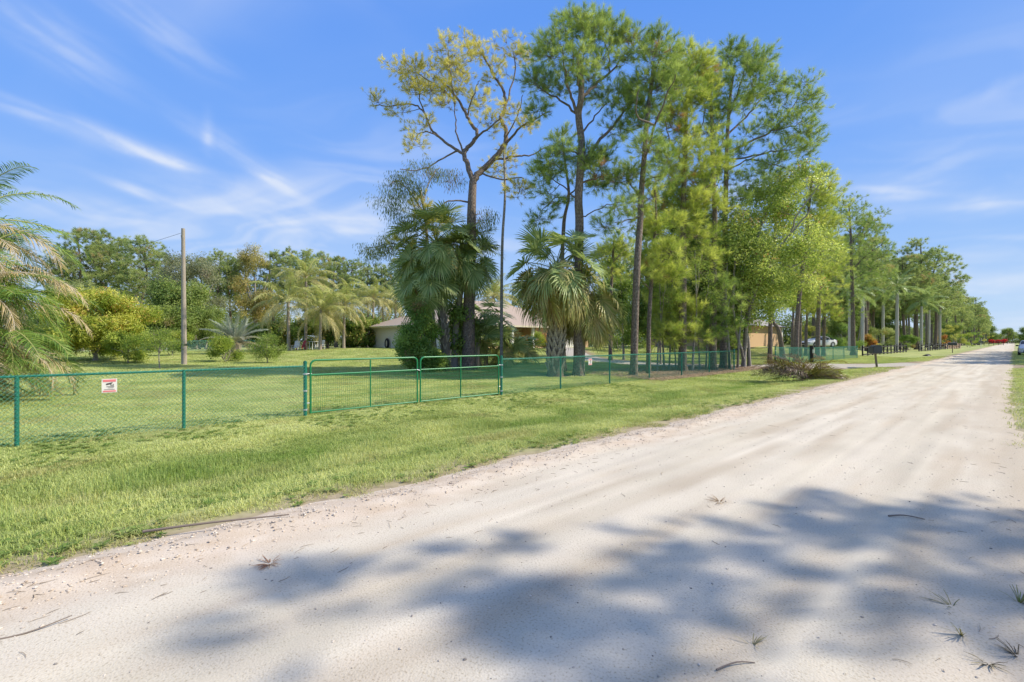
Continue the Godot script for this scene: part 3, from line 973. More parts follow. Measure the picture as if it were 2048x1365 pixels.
func make_weeds() -> void:
	# broad-leaved weeds and runners among the verge grass
	rng.seed = 95
	var b := Builder.new()
	for i in 11:
		var az := GOLD * i
		var d := Vector3(cos(az), rng.randf_range(0.1, 0.7), sin(az)).normalized()
		var s := d.cross(Vector3.UP).normalized() * rng.randf_range(0.009, 0.016)
		var l := rng.randf_range(0.05, 0.1)
		var k := rng.randf_range(0.7, 1.2)
		b.tint = Color(k, k, k)
		b.tri(Vector3.ZERO, d * l * 0.55 + s, d * l - Vector3(0, 0.01, 0))
		b.tri(Vector3.ZERO, d * l - Vector3(0, 0.01, 0), d * l * 0.55 - s)
	var put := []
	var tints := PackedColorArray()
	for i in 5200:
		var d := rng.randf_range(4.7, 12.0)
		var z := rng.randf_range(3.0, -16.0)
		if noise_b.get_noise_2d(d * 0.9 + 7.0, z * 0.7) + rng.randf() * 0.5 < 0.2:
			continue
		put.append(Transform3D(Basis(Vector3.UP, rng.randf() * TAU).scaled(Vector3.ONE * rng.randf_range(0.5, 1.3)), ground_at(-d, z, 0.015)))
		tints.append(Color(0.16, 0.28, 0.06).lerp(Color(0.42, 0.5, 0.17), rng.randf()))
	scatter("verge_weeds", b.mesh(M.leaf, false), put, tints, self).set_meta("label", "small broad-leaved weeds scattered through the verge grass")

func make_litter() -> void:
	# needles, twigs and grit strewn on the sand
	rng.seed = 90
	var b := Builder.new()
	var p := [Vector3(-0.06, 0.004, 0.0), Vector3(-0.02, 0.006, 0.006), Vector3(0.03, 0.005, 0.002), Vector3(0.07, 0.004, -0.01)]
	b.tube(p, [0.0014, 0.002, 0.0017, 0.0008], 4, false)
	var stick := b.mesh(plain(Color.WHITE, 0.9, 0.0, true))
	var put := []
	var tints := PackedColorArray()
	for i in 2000:
		var z := 2.0 - pow(rng.randf(), 1.7) * 32.0
		var d := rng.randf_range(0.0, 4.7)
		if rng.randf() < 0.45:
			d = 4.6 - absf(rng.randfn()) * 0.9
		elif rng.randf() < 0.25:
			d = absf(rng.randfn()) * 0.35 - 0.2
		if d > 0.6 and d < 3.6 and rng.randf() < 0.5:
			continue
		if rng.randf() > 0.3 + 0.9 * maxf(0.0, noise_b.get_noise_2d(d * 1.5, z * 1.0) + 0.25):
			continue
		var turn := Basis(Vector3.UP, PI * 0.5 + rng.randfn() * 0.75)
		var k := rng.randf_range(0.2, 0.8) * (1.6 if rng.randf() < 0.06 else 1.0)
		put.append(Transform3D(turn * Basis.from_scale(Vector3(k, 1.0, k * rng.randf_range(-1.6, 1.6))), Vector3(-d, road_height(-d, z), z)))
		tints.append(Color(0.26, 0.2, 0.14).lerp(Color(0.4, 0.33, 0.25), rng.randf()) * rng.randf_range(0.55, 1.0))
	scatter("needle_litter", stick, put, tints, self).set_meta("label", "brown pine needles and twig bits strewn over the sand road")
	var s := Builder.new()
	var ring := []
	for k in 6:
		ring.append(Vector3(cos(TAU * k / 6) * (1.0 + 0.2 * (k % 2)), 0, sin(TAU * k / 6) * 0.8))
	for k in 6:
		var q0: Vector3 = ring[k]
		var q1: Vector3 = ring[(k + 1) % 6]
		s.quad(q0 * 0.8 - Vector3(0, 0.4, 0), q0 + Vector3(0, 0.15, 0), q1 + Vector3(0, 0.15, 0), q1 * 0.8 - Vector3(0, 0.4, 0))
		s.tri(Vector3(0.1, 0.6, 0), q1 + Vector3(0, 0.15, 0), q0 + Vector3(0, 0.15, 0))
	var pebble := s.mesh(M.stone)
	put = []
	tints = PackedColorArray()
	for i in 9000:
		var z := 2.2 - pow(rng.randf(), 1.5) * 22.0
		var d := rng.randf_range(-0.1, 4.6)
		if i < 5200:
			d = 4.42 + rng.randfn() * 0.24
		var k := 0.003 + 0.007 * pow(rng.randf(), 3.0) + (0.004 if i < 5200 else 0.0)
		put.append(Transform3D(Basis(Vector3.UP, rng.randf() * TAU).scaled(Vector3.ONE * k), Vector3(-d, road_height(-d, z) + k * 0.2, z)))
		var g := rng.randf()
		tints.append(Color(0.56, 0.5, 0.43).lerp(Color(0.2, 0.18, 0.16), smoothstep(0.45, 1.0, g)) if i >= 5200 else Color(0.42, 0.34, 0.26).lerp(Color(0.62, 0.56, 0.48), g))
	scatter("pebbles", pebble, put, tints, self).set_meta("label", "limestone grit and pebbles along the road edge")
	# leaf litter under the thicket
	put = []
	tints = PackedColorArray()
	for i in 9000:
		var x := -11.0 - absf(rng.randfn()) * 2.4 + 0.5
		var z := rng.randf_range(-32.0, -18.5)
		put.append(Transform3D(Basis(Vector3.UP, rng.randf() * TAU).rotated(Vector3.RIGHT, rng.randfn() * 0.25).scaled(Vector3(1.7, 2.5, 3.0)), ground_at(x, z, rng.randf() * 0.06)))
		tints.append(Color(0.3, 0.2, 0.12).lerp(Color(0.46, 0.36, 0.25), rng.randf()))
	scatter("leaf_litter", stick, put, tints, self).set_meta("label", "brown needle litter on the ground under the thicket")

func weed(at: Vector3, label: String, count: int, long: float, seed: int, a: Color, b: Color, flat := 0.4) -> void:
	at.y = road_height(at.x, at.z)
	var w := thing("weed", label, "weed", at)
	rng.seed = seed
	for i in int(count * 1.6):
		var m := Builder.new()
		var az := seed * 1.9 + rng.randfn() * 1.15
		var d := Vector3(cos(az), rng.randf_range(0.3, 1.8) * flat + 0.08, sin(az)).normalized()
		var l := long * rng.randf_range(0.5, 1.1)
		m.tint = a.lerp(b, rng.randf())
		var bend := Vector3(0, -0.25 * l, 0)
		var pts := [Vector3(0, -0.01, 0), d * l * 0.5 + bend * 0.1, d * l + bend * 0.5]
		var s := d.cross(Vector3.UP).normalized() * 0.0035
		for k in 2:
			var ww := s * (1.0 if k == 0 else 0.8)
			m.quad(pts[k] - ww, pts[k] + ww, pts[k + 1] + ww * 0.5, pts[k + 1] - ww * 0.5)
		part("blade", m.mesh(M.leaf, false), w)

func stick(label: String, pts: Array, r: float, at: Vector3, mat: Material) -> void:
	var b := Builder.new()
	var c := curve(pts, 4)
	var rad := []
	for i in c.size():
		rad.append(lerpf(r, r * 0.4, float(i) / c.size()))
	b.tube(c, rad, 6)
	at.y = road_height(at.x, at.z) + r if at.x > -4.7 else at.y
	var o := part("stick", b.mesh(mat), self, Transform3D(Basis.IDENTITY, at))
	tag(o, label, "stick")


# ---------------------------------------------------------------- things
func security_sign(at: Vector3, turn: float, size: Vector2, label: String) -> void:
	var s := thing("warning_sign", label, "sign", at, turn)
	var b := Builder.new()
	b.box(Vector3.ZERO, Vector3(size.x, size.y, 0.004))
	part("plate", b.mesh(M.sign_white), s)
	var put := func(called: String, x: float, y: float, w: float, h: float, mat: Material, tilt := 0.0):
		var m := Builder.new()
		m.box(Vector3(x * size.x, y * size.y, 0.004), Vector3(w * size.x, h * size.y, 0.003), Basis(Vector3(0, 0, 1), tilt))
		part(called, m.mesh(mat), s)
	put.call("red_band", 0.0, 0.36, 0.84, 0.17, M.sign_red)
	put.call("red_band", 0.0, -0.40, 0.84, 0.10, M.sign_red)
	var cam := Builder.new()                       # the camera emblem
	var z := 0.0065
	var o := Vector3(0.02, 0.13, 0) * size.y
	var q := func(x: float, y: float): return o + Vector3(x, y, 0) * size.x + Vector3(0, 0, z)
	cam.quad(q.call(-0.26, -0.04), q.call(-0.22, 0.04), q.call(0.16, 0.13), q.call(0.2, 0.1))
	cam.quad(q.call(-0.26, -0.05), q.call(0.19, 0.09), q.call(0.1, -0.02), q.call(-0.2, -0.1))
	cam.quad(q.call(0.05, -0.02), q.call(0.09, -0.02), q.call(0.1, -0.15), q.call(0.05, -0.15))
	cam.quad(q.call(0.05, -0.15), q.call(0.05, -0.11), q.call(0.24, -0.11), q.call(0.24, -0.15))
	cam.quad(q.call(0.2, -0.17), q.call(0.2, -0.03), q.call(0.25, -0.02), q.call(0.25, -0.17))
	part("camera_emblem", cam.mesh(M.sign_ink), s)
	put.call("print_line", 0.06, -0.07, 0.5, 0.035, M.sign_ink)
	put.call("print_line", 0.09, -0.16, 0.36, 0.03, M.sign_ink)
	put.call("print_line", 0.0, -0.28, 0.7, 0.03, M.sign_ink)
	for cx in [-0.44, 0.44]:
		var t := Builder.new()
		t.tube([Vector3(cx * size.x, 0.46 * size.y, -0.02), Vector3(cx * size.x, 0.46 * size.y, 0.006)], [0.004, 0.004], 6)
		part("tie", t.mesh(M.galvanized), s)

func gate_leaf(hinge: Vector2, free: Vector2, label: String) -> void:
	var a := ground_at(hinge.x, hinge.y, 0.05)
	var e := ground_at(free.x, free.y, 0.05)
	var g := thing("gate_leaf", label, "gate", a, along(a, e).basis.get_euler().y)
	var w := Vector2(e.x - a.x, e.z - a.z).length()
	var t := 1.27
	var rise := e.y - a.y
	var r := 0.023
	var c := 0.13
	var loop := [Vector3(0, 0, 0)]
	for k in 7:
		var q := PI - k * PI / 12.0
		loop.append(Vector3(c + cos(q) * c, t - c + sin(q) * c, 0))
	for k in 7:
		var q := PI * 0.5 - k * PI / 12.0
		loop.append(Vector3(w - c + cos(q) * c, t - c + sin(q) * c + rise, 0))
	loop.append(Vector3(w, rise, 0))
	var b := Builder.new()
	var rad := []
	rad.resize(loop.size())
	rad.fill(r)
	b.tube(loop, rad, 10)
	part("frame", b.mesh(M.gate_green), g)
	part("bottom_rail", rod(Vector3(0, 0.02, 0), Vector3(w, 0.02 + rise, 0), 0.019, M.gate_green, 10), g)
	part("middle_rail", rod(Vector3(0, 0.92, 0), Vector3(w, 0.92 + rise, 0), 0.02, M.gate_green, 10), g)
	part("stile", rod(Vector3(w * 0.52, 0.02, 0), Vector3(w * 0.52, t - 0.03 + rise * 0.5, 0), 0.019, M.gate_green, 10), g)
	var m := Builder.new()
	var n := int(w / 0.05)
	for i in n:
		var x := (i + 0.5) * w / n
		m.box(Vector3(x, 0.47 + rise * x / w, 0.012), Vector3(0.0042, 0.9, 0.0042))
	for i in 9:
		m.box(Vector3(w * 0.5, 0.06 + i * 0.105 + rise * 0.5, 0.016), Vector3(w - 0.03, 0.0042, 0.0042))
	part("welded_mesh", m.mesh(M.gate_green), g, Transform3D.IDENTITY, "stuff")
	for y in [0.25, 0.95]:
		part("hinge", rod(Vector3(-0.09, y, 0), Vector3(0.03, y, 0), 0.013, M.galvanized), g)
	part("latch", rod(Vector3(w - 0.03, 0.93 + rise, 0.03), Vector3(w + 0.06, 0.9 + rise, 0.03), 0.014, M.galvanized), g)

func hip_roof(b: Builder, w: float, d: float, y0: float, y1: float, over: float) -> void:
	# footprint centred on the origin, ridge along the longer side
	var x := w * 0.5 + over
	var z := d * 0.5 + over
	var m := minf(x, z)
	var p := [Vector3(-x, y0, z), Vector3(x, y0, z), Vector3(x, y0, -z), Vector3(-x, y0, -z)]
	var r0 := Vector3(-(x - m), y1, z - m)
	var r1 := Vector3(x - m, y1, -(z - m))
	if z > x:
		b.tri(p[0], r0, p[1])
		b.quad(p[1], r0, r1, p[2])
		b.tri(p[2], r1, p[3])
		b.quad(p[3], r1, r0, p[0])
	else:
		b.quad(p[0], r0, r1, p[1])
		b.tri(p[1], r1, p[2])
		b.quad(p[2], r1, r0, p[3])
		b.tri(p[3], r0, p[0])

func window(parent: Node3D, at: Transform3D, w: float, h: float) -> void:
	var f := Builder.new()
	for s in [-1.0, 1.0]:
		f.box(Vector3(s * w * 0.5, 0, 0.03), Vector3(0.09, h + 0.16, 0.09))
		f.box(Vector3(0, s * (h * 0.5 + 0.04), 0.032), Vector3(w - 0.09, 0.09, 0.09))
	f.box(Vector3(0, 0, 0.025), Vector3(w - 0.1, 0.04, 0.05))
	var o := part("window", f.mesh(M.white_paint), parent, at)
	var g := Builder.new()
	g.box(Vector3(0, 0, 0.01), Vector3(w - 0.08, h, 0.012))
	part("pane", g.mesh(M.dark_glass), o)
	var s := Builder.new()
	s.box(Vector3(0, -h * 0.5 - 0.12, 0.06), Vector3(w + 0.2, 0.07, 0.16))
	part("sill", s.mesh(M.white_paint), o)

func make_house() -> void:
	# near corner of the long low house; its end wall looks along the road, its front looks at the road
	var k := Vector3(-39.50, 0, -26.40)
	var w := 17.5
	var d := 23.5
	var y := land(k.x - 4, k.z - 4)
	var h := thing("house", "low house with a brown hip roof, grey shaded end wall and peach front behind the palms", "house", Vector3(k.x - w * 0.5, y - 0.1, k.z - d * 0.5))
	var tall := 2.75
	var b := Builder.new()
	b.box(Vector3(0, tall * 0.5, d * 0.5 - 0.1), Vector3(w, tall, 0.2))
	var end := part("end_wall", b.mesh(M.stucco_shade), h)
	b = Builder.new()
	# front in three stretches with a recessed entry between
	for q in [[d * 0.5 - 0.2, d * 0.5 - 8.6, 0.0], [d * 0.5 - 8.6, d * 0.5 - 13.2, -2.4], [d * 0.5 - 13.2, -d * 0.5, 0.0]]:
		b.box(Vector3(w * 0.5 - 0.1 + q[2], tall * 0.5, (q[0] + q[1]) * 0.5), Vector3(0.2, tall, absf(q[0] - q[1])))
	for z in [d * 0.5 - 8.6, d * 0.5 - 13.2]:
		b.box(Vector3(w * 0.5 - 1.4, tall * 0.5, z), Vector3(2.19, tall, 0.2))
	b.box(Vector3(0, tall * 0.5, -d * 0.5 + 0.1), Vector3(w - 0.4, tall, 0.2))
	b.box(Vector3(-w * 0.5 + 0.1, tall * 0.5, 0), Vector3(0.2, tall, d - 0.4))
	part("front_wall", b.mesh(M.stucco), h)
	for z in [d * 0.5 - 9.2, d * 0.5 - 12.6]:
		var c := Builder.new()
		c.bevel_box(Vector3(w * 0.5 + 0.15, tall * 0.5, z), Vector3(0.36, tall, 0.36), 0.05)
		part("column", c.mesh(M.white_paint), h)
	b = Builder.new()
	hip_roof(b, w, d, tall, tall + 3.6, 0.75)
	b.quad(Vector3(-w * 0.5 - 0.74, tall - 0.02, d * 0.5 + 0.74), Vector3(w * 0.5 + 0.74, tall - 0.02, d * 0.5 + 0.74), Vector3(w * 0.5 + 0.74, tall - 0.02, -d * 0.5 - 0.74), Vector3(-w * 0.5 - 0.74, tall - 0.02, -d * 0.5 - 0.74))
	var roof := part("roof", b.mesh(M.roof), h)
	var fa := Builder.new()
	for s in [-1.0, 1.0]:
		fa.box(Vector3(0, tall - 0.06, s * (d * 0.5 + 0.76)), Vector3(w + 1.56, 0.2, 0.04))
		fa.box(Vector3(s * (w * 0.5 + 0.76), tall - 0.06, 0), Vector3(0.04, 0.2, d + 1.48))
	part("fascia", fa.mesh(M.cream_paint), roof)
	part("gutter", rod(Vector3(-w * 0.5 - 0.76, tall + 0.02, d * 0.5 + 0.84), Vector3(w * 0.5 + 0.76, tall + 0.02, d * 0.5 + 0.84), 0.07, M.cream_paint), roof)
	var dp := Builder.new()
	dp.tube([Vector3(-w * 0.5 - 0.55, tall - 0.02, d * 0.5 + 0.82), Vector3(-w * 0.5 - 0.3, tall - 0.22, d * 0.5 + 0.5), Vector3(-w * 0.5 + 0.15, tall - 0.5, d * 0.5 + 0.09), Vector3(-w * 0.5 + 0.15, 0.1, d * 0.5 + 0.09)], [0.05, 0.05, 0.05, 0.05], 8)
	part("downspout", dp.mesh(M.white_paint), h)
	window(h, Transform3D(Basis.IDENTITY, Vector3(0.2, 1.9, d * 0.5)), 0.9, 0.75)
	var face := Basis(Vector3.UP, PI * 0.5)
	for z in [d * 0.5 - 2.2, d * 0.5 - 6.0]:
		window(h, Transform3D(face, Vector3(w * 0.5, 1.45, z)), 1.7, 1.4)
	b = Builder.new()
	b.box(Vector3(w * 0.5 - 2.38, 1.05, d * 0.5 - 10.9), Vector3(0.08, 2.1, 1.1))
	part("door", b.mesh(plain(Color(0.12, 0.07, 0.04), 0.5)), h)
	b = Builder.new()
	for i in 4:
		b.box(Vector3(w * 0.5 + 0.025, 0.29 + i * 0.54, -d * 0.5 + 4.6), Vector3(0.06, 0.52, 4.9))
	part("garage_door", b.mesh(M.white_paint), h)
	# hose reel by the end wall
	var hr := thing("hose_reel", "black coiled hose standing against the grey shaded end wall of the house", "hose", Vector3(-53.76, 0.78, -28.02) + Vector3(0, 0.42, 0))
	hr.position = Vector3(k.x - w * 0.5 - 3.6, y - 0.1, k.z + 0.25)
	for i in 3:
		var t := Builder.new()
		var ring := []
		var rad := []
		for j in 19:
			var q := TAU * j / 18.0
			ring.append(Vector3(cos(q) * (0.5 - i * 0.07), 0.66 + sin(q) * (0.62 - i * 0.08), i * 0.05))
			rad.append(0.06)
		t.tube(ring, rad, 7, false)
		part("coil", t.mesh(M.black), hr)
	b = Builder.new()
	b.box(Vector3(0, 0.05, 0.05), Vector3(1.05, 0.1, 0.35))
	part("stand", b.mesh(M.black), hr)

func make_far_house() -> void:
	var k := Vector3(-22.77, 0.95, -73.21)
	var w := 13.0
	var d := 13.0
	var y := 0.85
	var h := thing("house", "neighbour's orange house with a grey hip roof, seen between the thicket and the pale fence", "house", Vector3(k.x - w * 0.5, y, k.z + d * 0.5))
	var b := Builder.new()
	b.box(Vector3(0, 1.4, 0), Vector3(w, 2.8, d))
	part("wall", b.mesh(M.stucco), h)
	b = Builder.new()
	hip_roof(b, w, d, 2.8, 5.6, 0.7)
	b.quad(Vector3(-w * 0.5 - 0.69, 2.78, d * 0.5 + 0.69), Vector3(w * 0.5 + 0.69, 2.78, d * 0.5 + 0.69), Vector3(w * 0.5 + 0.69, 2.78, -d * 0.5 - 0.69), Vector3(-w * 0.5 - 0.69, 2.78, -d * 0.5 - 0.69))
	part("roof", b.mesh(textured(noise_texture(0.06, [[0.0, Color(0.2, 0.19, 0.19)], [1.0, Color(0.36, 0.34, 0.33)]], 256), Vector3.ONE * 0.5, 0.95)), h)
	for z in [d * 0.5 + 0.02, -d * 0.5 - 0.02]:
		b = Builder.new()
		b.box(Vector3(w * 0.5 + 0.02, 1.4, z), Vector3(0.35, 2.8, 0.35))
		part("corner_trim", b.mesh(M.white_paint), h)

func car(called: String, label: String, at: Vector3, turn: float, body: Material, suv: bool) -> void:
	# lofted from cross sections along its length (x forward); each row: x, half width, sill, belt, roof half width, roof
	var c := thing(called, label, "car", at, turn)
	var rows := [[-2.35, 0.70, 0.34, 0.80, 0.55, 0.90], [-2.25, 0.84, 0.24, 0.90, 0.68, 1.02], [-1.75, 0.91, 0.2, 0.95, 0.68, 1.10], [-1.05, 0.92, 0.19, 0.96, 0.62, 1.38], [-0.35, 0.92, 0.19, 0.95, 0.62, 1.45], [0.25, 0.92, 0.19, 0.93, 0.62, 1.41], [0.75, 0.92, 0.19, 0.92, 0.66, 1.16], [1.15, 0.91, 0.19, 0.90, 0.74, 0.96], [1.85, 0.88, 0.21, 0.80, 0.70, 0.84], [2.25, 0.80, 0.26, 0.68, 0.60, 0.72], [2.38, 0.66, 0.34, 0.58, 0.5, 0.62]]
	if suv:
		rows = [[-2.35, 0.80, 0.40, 1.05, 0.62, 1.5], [-2.25, 0.92, 0.3, 1.08, 0.66, 1.64], [-1.6, 0.95, 0.28, 1.08, 0.70, 1.72], [-0.5, 0.95, 0.28, 1.06, 0.70, 1.74], [0.3, 0.95, 0.28, 1.05, 0.68, 1.68], [0.85, 0.95, 0.28, 1.04, 0.72, 1.32], [1.15, 0.94, 0.28, 1.04, 0.80, 1.1], [1.9, 0.92, 0.3, 0.96, 0.76, 1.02], [2.3, 0.86, 0.34, 0.84, 0.66, 0.9], [2.42, 0.74, 0.42, 0.7, 0.56, 0.76]]
	var b := Builder.new()
	var rings := []
	for r in rows:
		var half := [Vector2(r[1] * 0.9, r[2]), Vector2(r[1], r[2] + 0.14), Vector2(r[1] * 1.01, lerpf(r[2], r[3], 0.6)), Vector2(r[1] * 0.97, r[3]), Vector2(lerpf(r[4], r[1] * 0.95, 0.15), lerpf(r[5], r[3], 0.12)), Vector2(r[4] * 0.85, r[5]), Vector2(0, r[5] + 0.02)]
		var ring := []
		for q in half:
			ring.append(Vector3(r[0], q.y, q.x))
		for i in range(half.size() - 2, -1, -1):
			ring.append(Vector3(r[0], half[i].y, -half[i].x))
		rings.append(ring)
	for i in rings.size() - 1:
		for j in rings[i].size() - 1:
			b.quad(rings[i][j], rings[i][j + 1], rings[i + 1][j + 1], rings[i + 1][j])
		b.quad(rings[i][0], rings[i + 1][0], rings[i + 1][12], rings[i][12])
	for e in [0, rings.size() - 1]:
		for j in range(1, 12):
			if e == 0:
				b.tri(rings[e][0], rings[e][j + 1], rings[e][j])
			else:
				b.tri(rings[e][0], rings[e][j], rings[e][j + 1])
	part("body", b.mesh(body), c)
	# glass laid a few millimetres proud of the greenhouse
	var lo := 3 if not suv else 1
	var hi := 5 if not suv else 4
	for s in [3, 8]:
		for i in range(lo - 1, hi + 1):
			var g := Builder.new()
			var o := Vector3(0, 0.01, 0.012 if s == 3 else -0.012)
			var q := [rings[i][s], rings[i][s + 1], rings[i + 1][s + 1], rings[i + 1][s]]
			var mid: Vector3 = (q[0] + q[1] + q[2] + q[3]) * 0.25
			for t in 4:
				q[t] = (q[t] as Vector3).lerp(mid, 0.08) + o
			g.quad(q[0], q[1], q[2], q[3])
			part("side_window", g.mesh(M.car_glass), c)
	for e in [[hi, hi + 1, "windshield", 0.012], [lo - 1, lo, "rear_window", -0.012]]:
		var g := Builder.new()
		var a: Array = rings[e[0]]
		var z: Array = rings[e[1]]
		var o := Vector3(e[3], 0.014, 0)
		for j in [4, 5, 6, 7]:
			g.quad(a[j] + o, a[j + 1] + o, z[j + 1] + o, z[j] + o)
		part(e[2], g.mesh(M.car_glass), c)
	for x in [-1.42, 1.45]:
		for s in [-1.0, 1.0]:
			var wr := 0.34 if not suv else 0.37
			var zz: float = s * (0.83 if not suv else 0.86)
			var t := Builder.new()
			t.tube([Vector3(x, wr, zz - 0.115), Vector3(x, wr, zz - 0.09), Vector3(x, wr, zz + 0.09), Vector3(x, wr, zz + 0.115)], [wr - 0.03, wr, wr, wr - 0.03], 20)
			var wheel := part("wheel", t.mesh(M.rubber), c)
			t = Builder.new()
			t.tube([Vector3(x, wr, zz - 0.122), Vector3(x, wr, zz + 0.122)], [wr * 0.62, wr * 0.62], 14)
			part("rim", t.mesh(M.galvanized), wheel)
			t = Builder.new()
			var arch := []
			for j in 9:
				var q := PI * j / 8.0
				arch.append(Vector3(x + cos(q) * (wr + 0.05), wr + sin(q) * (wr + 0.05), s * (0.915 if not suv else 0.955)))
			var rad := []
			rad.resize(9)
			rad.fill(0.022)
			t.tube(arch, rad, 5)
			part("wheel_arch", t.mesh(M.black), c)
	var front: Array = rows[rows.size() - 2]
	for s in [-1.0, 1.0]:
		var t := Builder.new()
		t.box(Vector3(front[0] - 0.02, front[3] - 0.06, s * front[1] * 0.8), Vector3(0.28, 0.12, 0.26))
		part("headlight", t.mesh(M.galvanized), c)
		t = Builder.new()
		t.box(Vector3(rows[1][0], rows[1][3] - 0.1, s * rows[1][1] * 0.86), Vector3(0.14, 0.14, 0.26))
		part("tail_light", t.mesh(M.red_plastic), c)
		t = Builder.new()
		t.bevel_box(Vector3(0.75, rows[6][3] + 0.1, s * 1.04), Vector3(0.12, 0.16, 0.22), 0.04)
		part("mirror", t.mesh(M.black), c)
	var gr := Builder.new()
	gr.box(Vector3(front[0] + 0.1, 0.5, 0), Vector3(0.1, 0.2, 1.1))
	part("grille", gr.mesh(M.black), c)

func mailbox(at: Vector3, turn: float, label: String, post_h: float, box: Vector3, post_mat: Material, box_mat: Material, lean := 0.0) -> void:
	var m := thing("mailbox", label, "mailbox", at, turn)
	var p := Builder.new()
	p.bevel_box(Vector3(lean * 0.5, post_h * 0.5 - 0.1, 0), Vector3(0.1, post_h + 0.2, 0.1), 0.012, Basis(Vector3(0, 0, 1), -lean / post_h))
	part("post", p.mesh(post_mat), m)
	var b := Builder.new()
	var o := Vector3(lean, post_h, 0)
	var ring := []
	var n := 10
	ring.append(Vector2(-box.x * 0.5, 0))
	ring.append(Vector2(-box.x * 0.5, box.y * 0.6))
	for i in range(1, n):
		var q := PI - PI * i / n
		ring.append(Vector2(cos(q) * box.x * 0.5, box.y * 0.6 + sin(q) * box.y * 0.4))
	ring.append(Vector2(box.x * 0.5, box.y * 0.6))
	ring.append(Vector2(box.x * 0.5, 0))
	for i in ring.size():
		var a: Vector2 = ring[i]
		var c: Vector2 = ring[(i + 1) % ring.size()]
		b.quad(o + Vector3(a.x, a.y, -box.z * 0.5), o + Vector3(a.x, a.y, box.z * 0.5), o + Vector3(c.x, c.y, box.z * 0.5), o + Vector3(c.x, c.y, -box.z * 0.5))
		b.tri(o + Vector3(0, box.y * 0.5, box.z * 0.5), o + Vector3(c.x, c.y, box.z * 0.5), o + Vector3(a.x, a.y, box.z * 0.5))
		b.tri(o + Vector3(0, box.y * 0.5, -box.z * 0.5), o + Vector3(a.x, a.y, -box.z * 0.5), o + Vector3(c.x, c.y, -box.z * 0.5))
	part("box", b.mesh(box_mat), m)
	var d := Builder.new()
	d.box(o + Vector3(0, box.y * 0.42, box.z * 0.5 + 0.012), Vector3(box.x * 0.86, box.y * 0.74, 0.02))
	part("door", d.mesh(box_mat), m)
	var s := Builder.new()
	s.box(o + Vector3(0, -0.02, 0), Vector3(box.x * 0.9, 0.035, box.z * 0.95))
	part("shelf", s.mesh(post_mat), m)
	var f := Builder.new()
	f.box(o + Vector3(box.x * 0.5 + 0.012, box.y * 0.6, box.z * 0.2), Vector3(0.012, 0.05, 0.16))
	part("flag", f.mesh(M.red_plastic), m)

func rail_fence(label: String, a: Vector2, b: Vector2, bays: int, rails: int, tall: float, seed: int, sag := 0.06) -> void:
	var f := thing("rail_fence", label, "fence", ground_at(a.x, a.y))
	rng.seed = seed
	var tops := []
	for i in bays + 1:
		var p := a.lerp(b, float(i) / bays)
		var q := ground_at(p.x, p.y) - f.position + Vector3(rng.randfn() * 0.03, 0, 0)
		var m := Builder.new()
		m.bevel_box(q + Vector3(0, tall * 0.5, 0), Vector3(0.14, tall + 0.2, 0.14), 0.015, Basis(Vector3(0, 0, 1), rng.randfn() * 0.03))
		part("post", m.mesh(M.black_rail), f)
		tops.append(q)
	for i in bays:
		for k in rails:
			var y := tall * (0.9 - k * 0.72 / maxf(rails - 1, 1))
			var p: Vector3 = tops[i] + Vector3(0.09, y + rng.randfn() * sag * 0.4, 0)
			var q: Vector3 = tops[i + 1] + Vector3(0.09, y + rng.randfn() * sag * 0.4, 0)
			var t := along(p, q)
			var m := Builder.new()
			var l := p.distance_to(q)
			m.box(Vector3(l * 0.5, 0, 0), Vector3(l - 0.01, 0.13, 0.035), Basis(Vector3(0, 0, 1), atan2(q.y - p.y, l)))
			part("rail", m.mesh(M.black_rail), f, t)

func lawn_chair(at: Vector3, turn: float, label: String, mat: Material) -> void:
	var c := thing("lawn_chair", label, "chair", at, turn)
	for i in 5:
		var b := Builder.new()
		b.box(Vector3((i - 2) * 0.115, 0.75, -0.28), Vector3(0.1, 0.85 - 0.05 * absf(i - 2), 0.025), Basis(Vector3.RIGHT, -0.35))
		part("back_slat", b.mesh(mat), c)
	for i in 4:
		var b := Builder.new()
		b.box(Vector3(0, 0.36 - i * 0.015, -0.1 + i * 0.14), Vector3(0.58, 0.025, 0.125))
		part("seat_slat", b.mesh(mat), c)
	for s in [-1.0, 1.0]:
		var b := Builder.new()
		b.box(Vector3(s * 0.36, 0.58, 0.08), Vector3(0.14, 0.03, 0.75))
		part("arm", b.mesh(mat), c)
		for z in [-0.25, 0.4]:
			b = Builder.new()
			b.box(Vector3(s * 0.33, 0.28, z), Vector3(0.05, 0.57, 0.1))
			part("leg", b.mesh(mat), c)

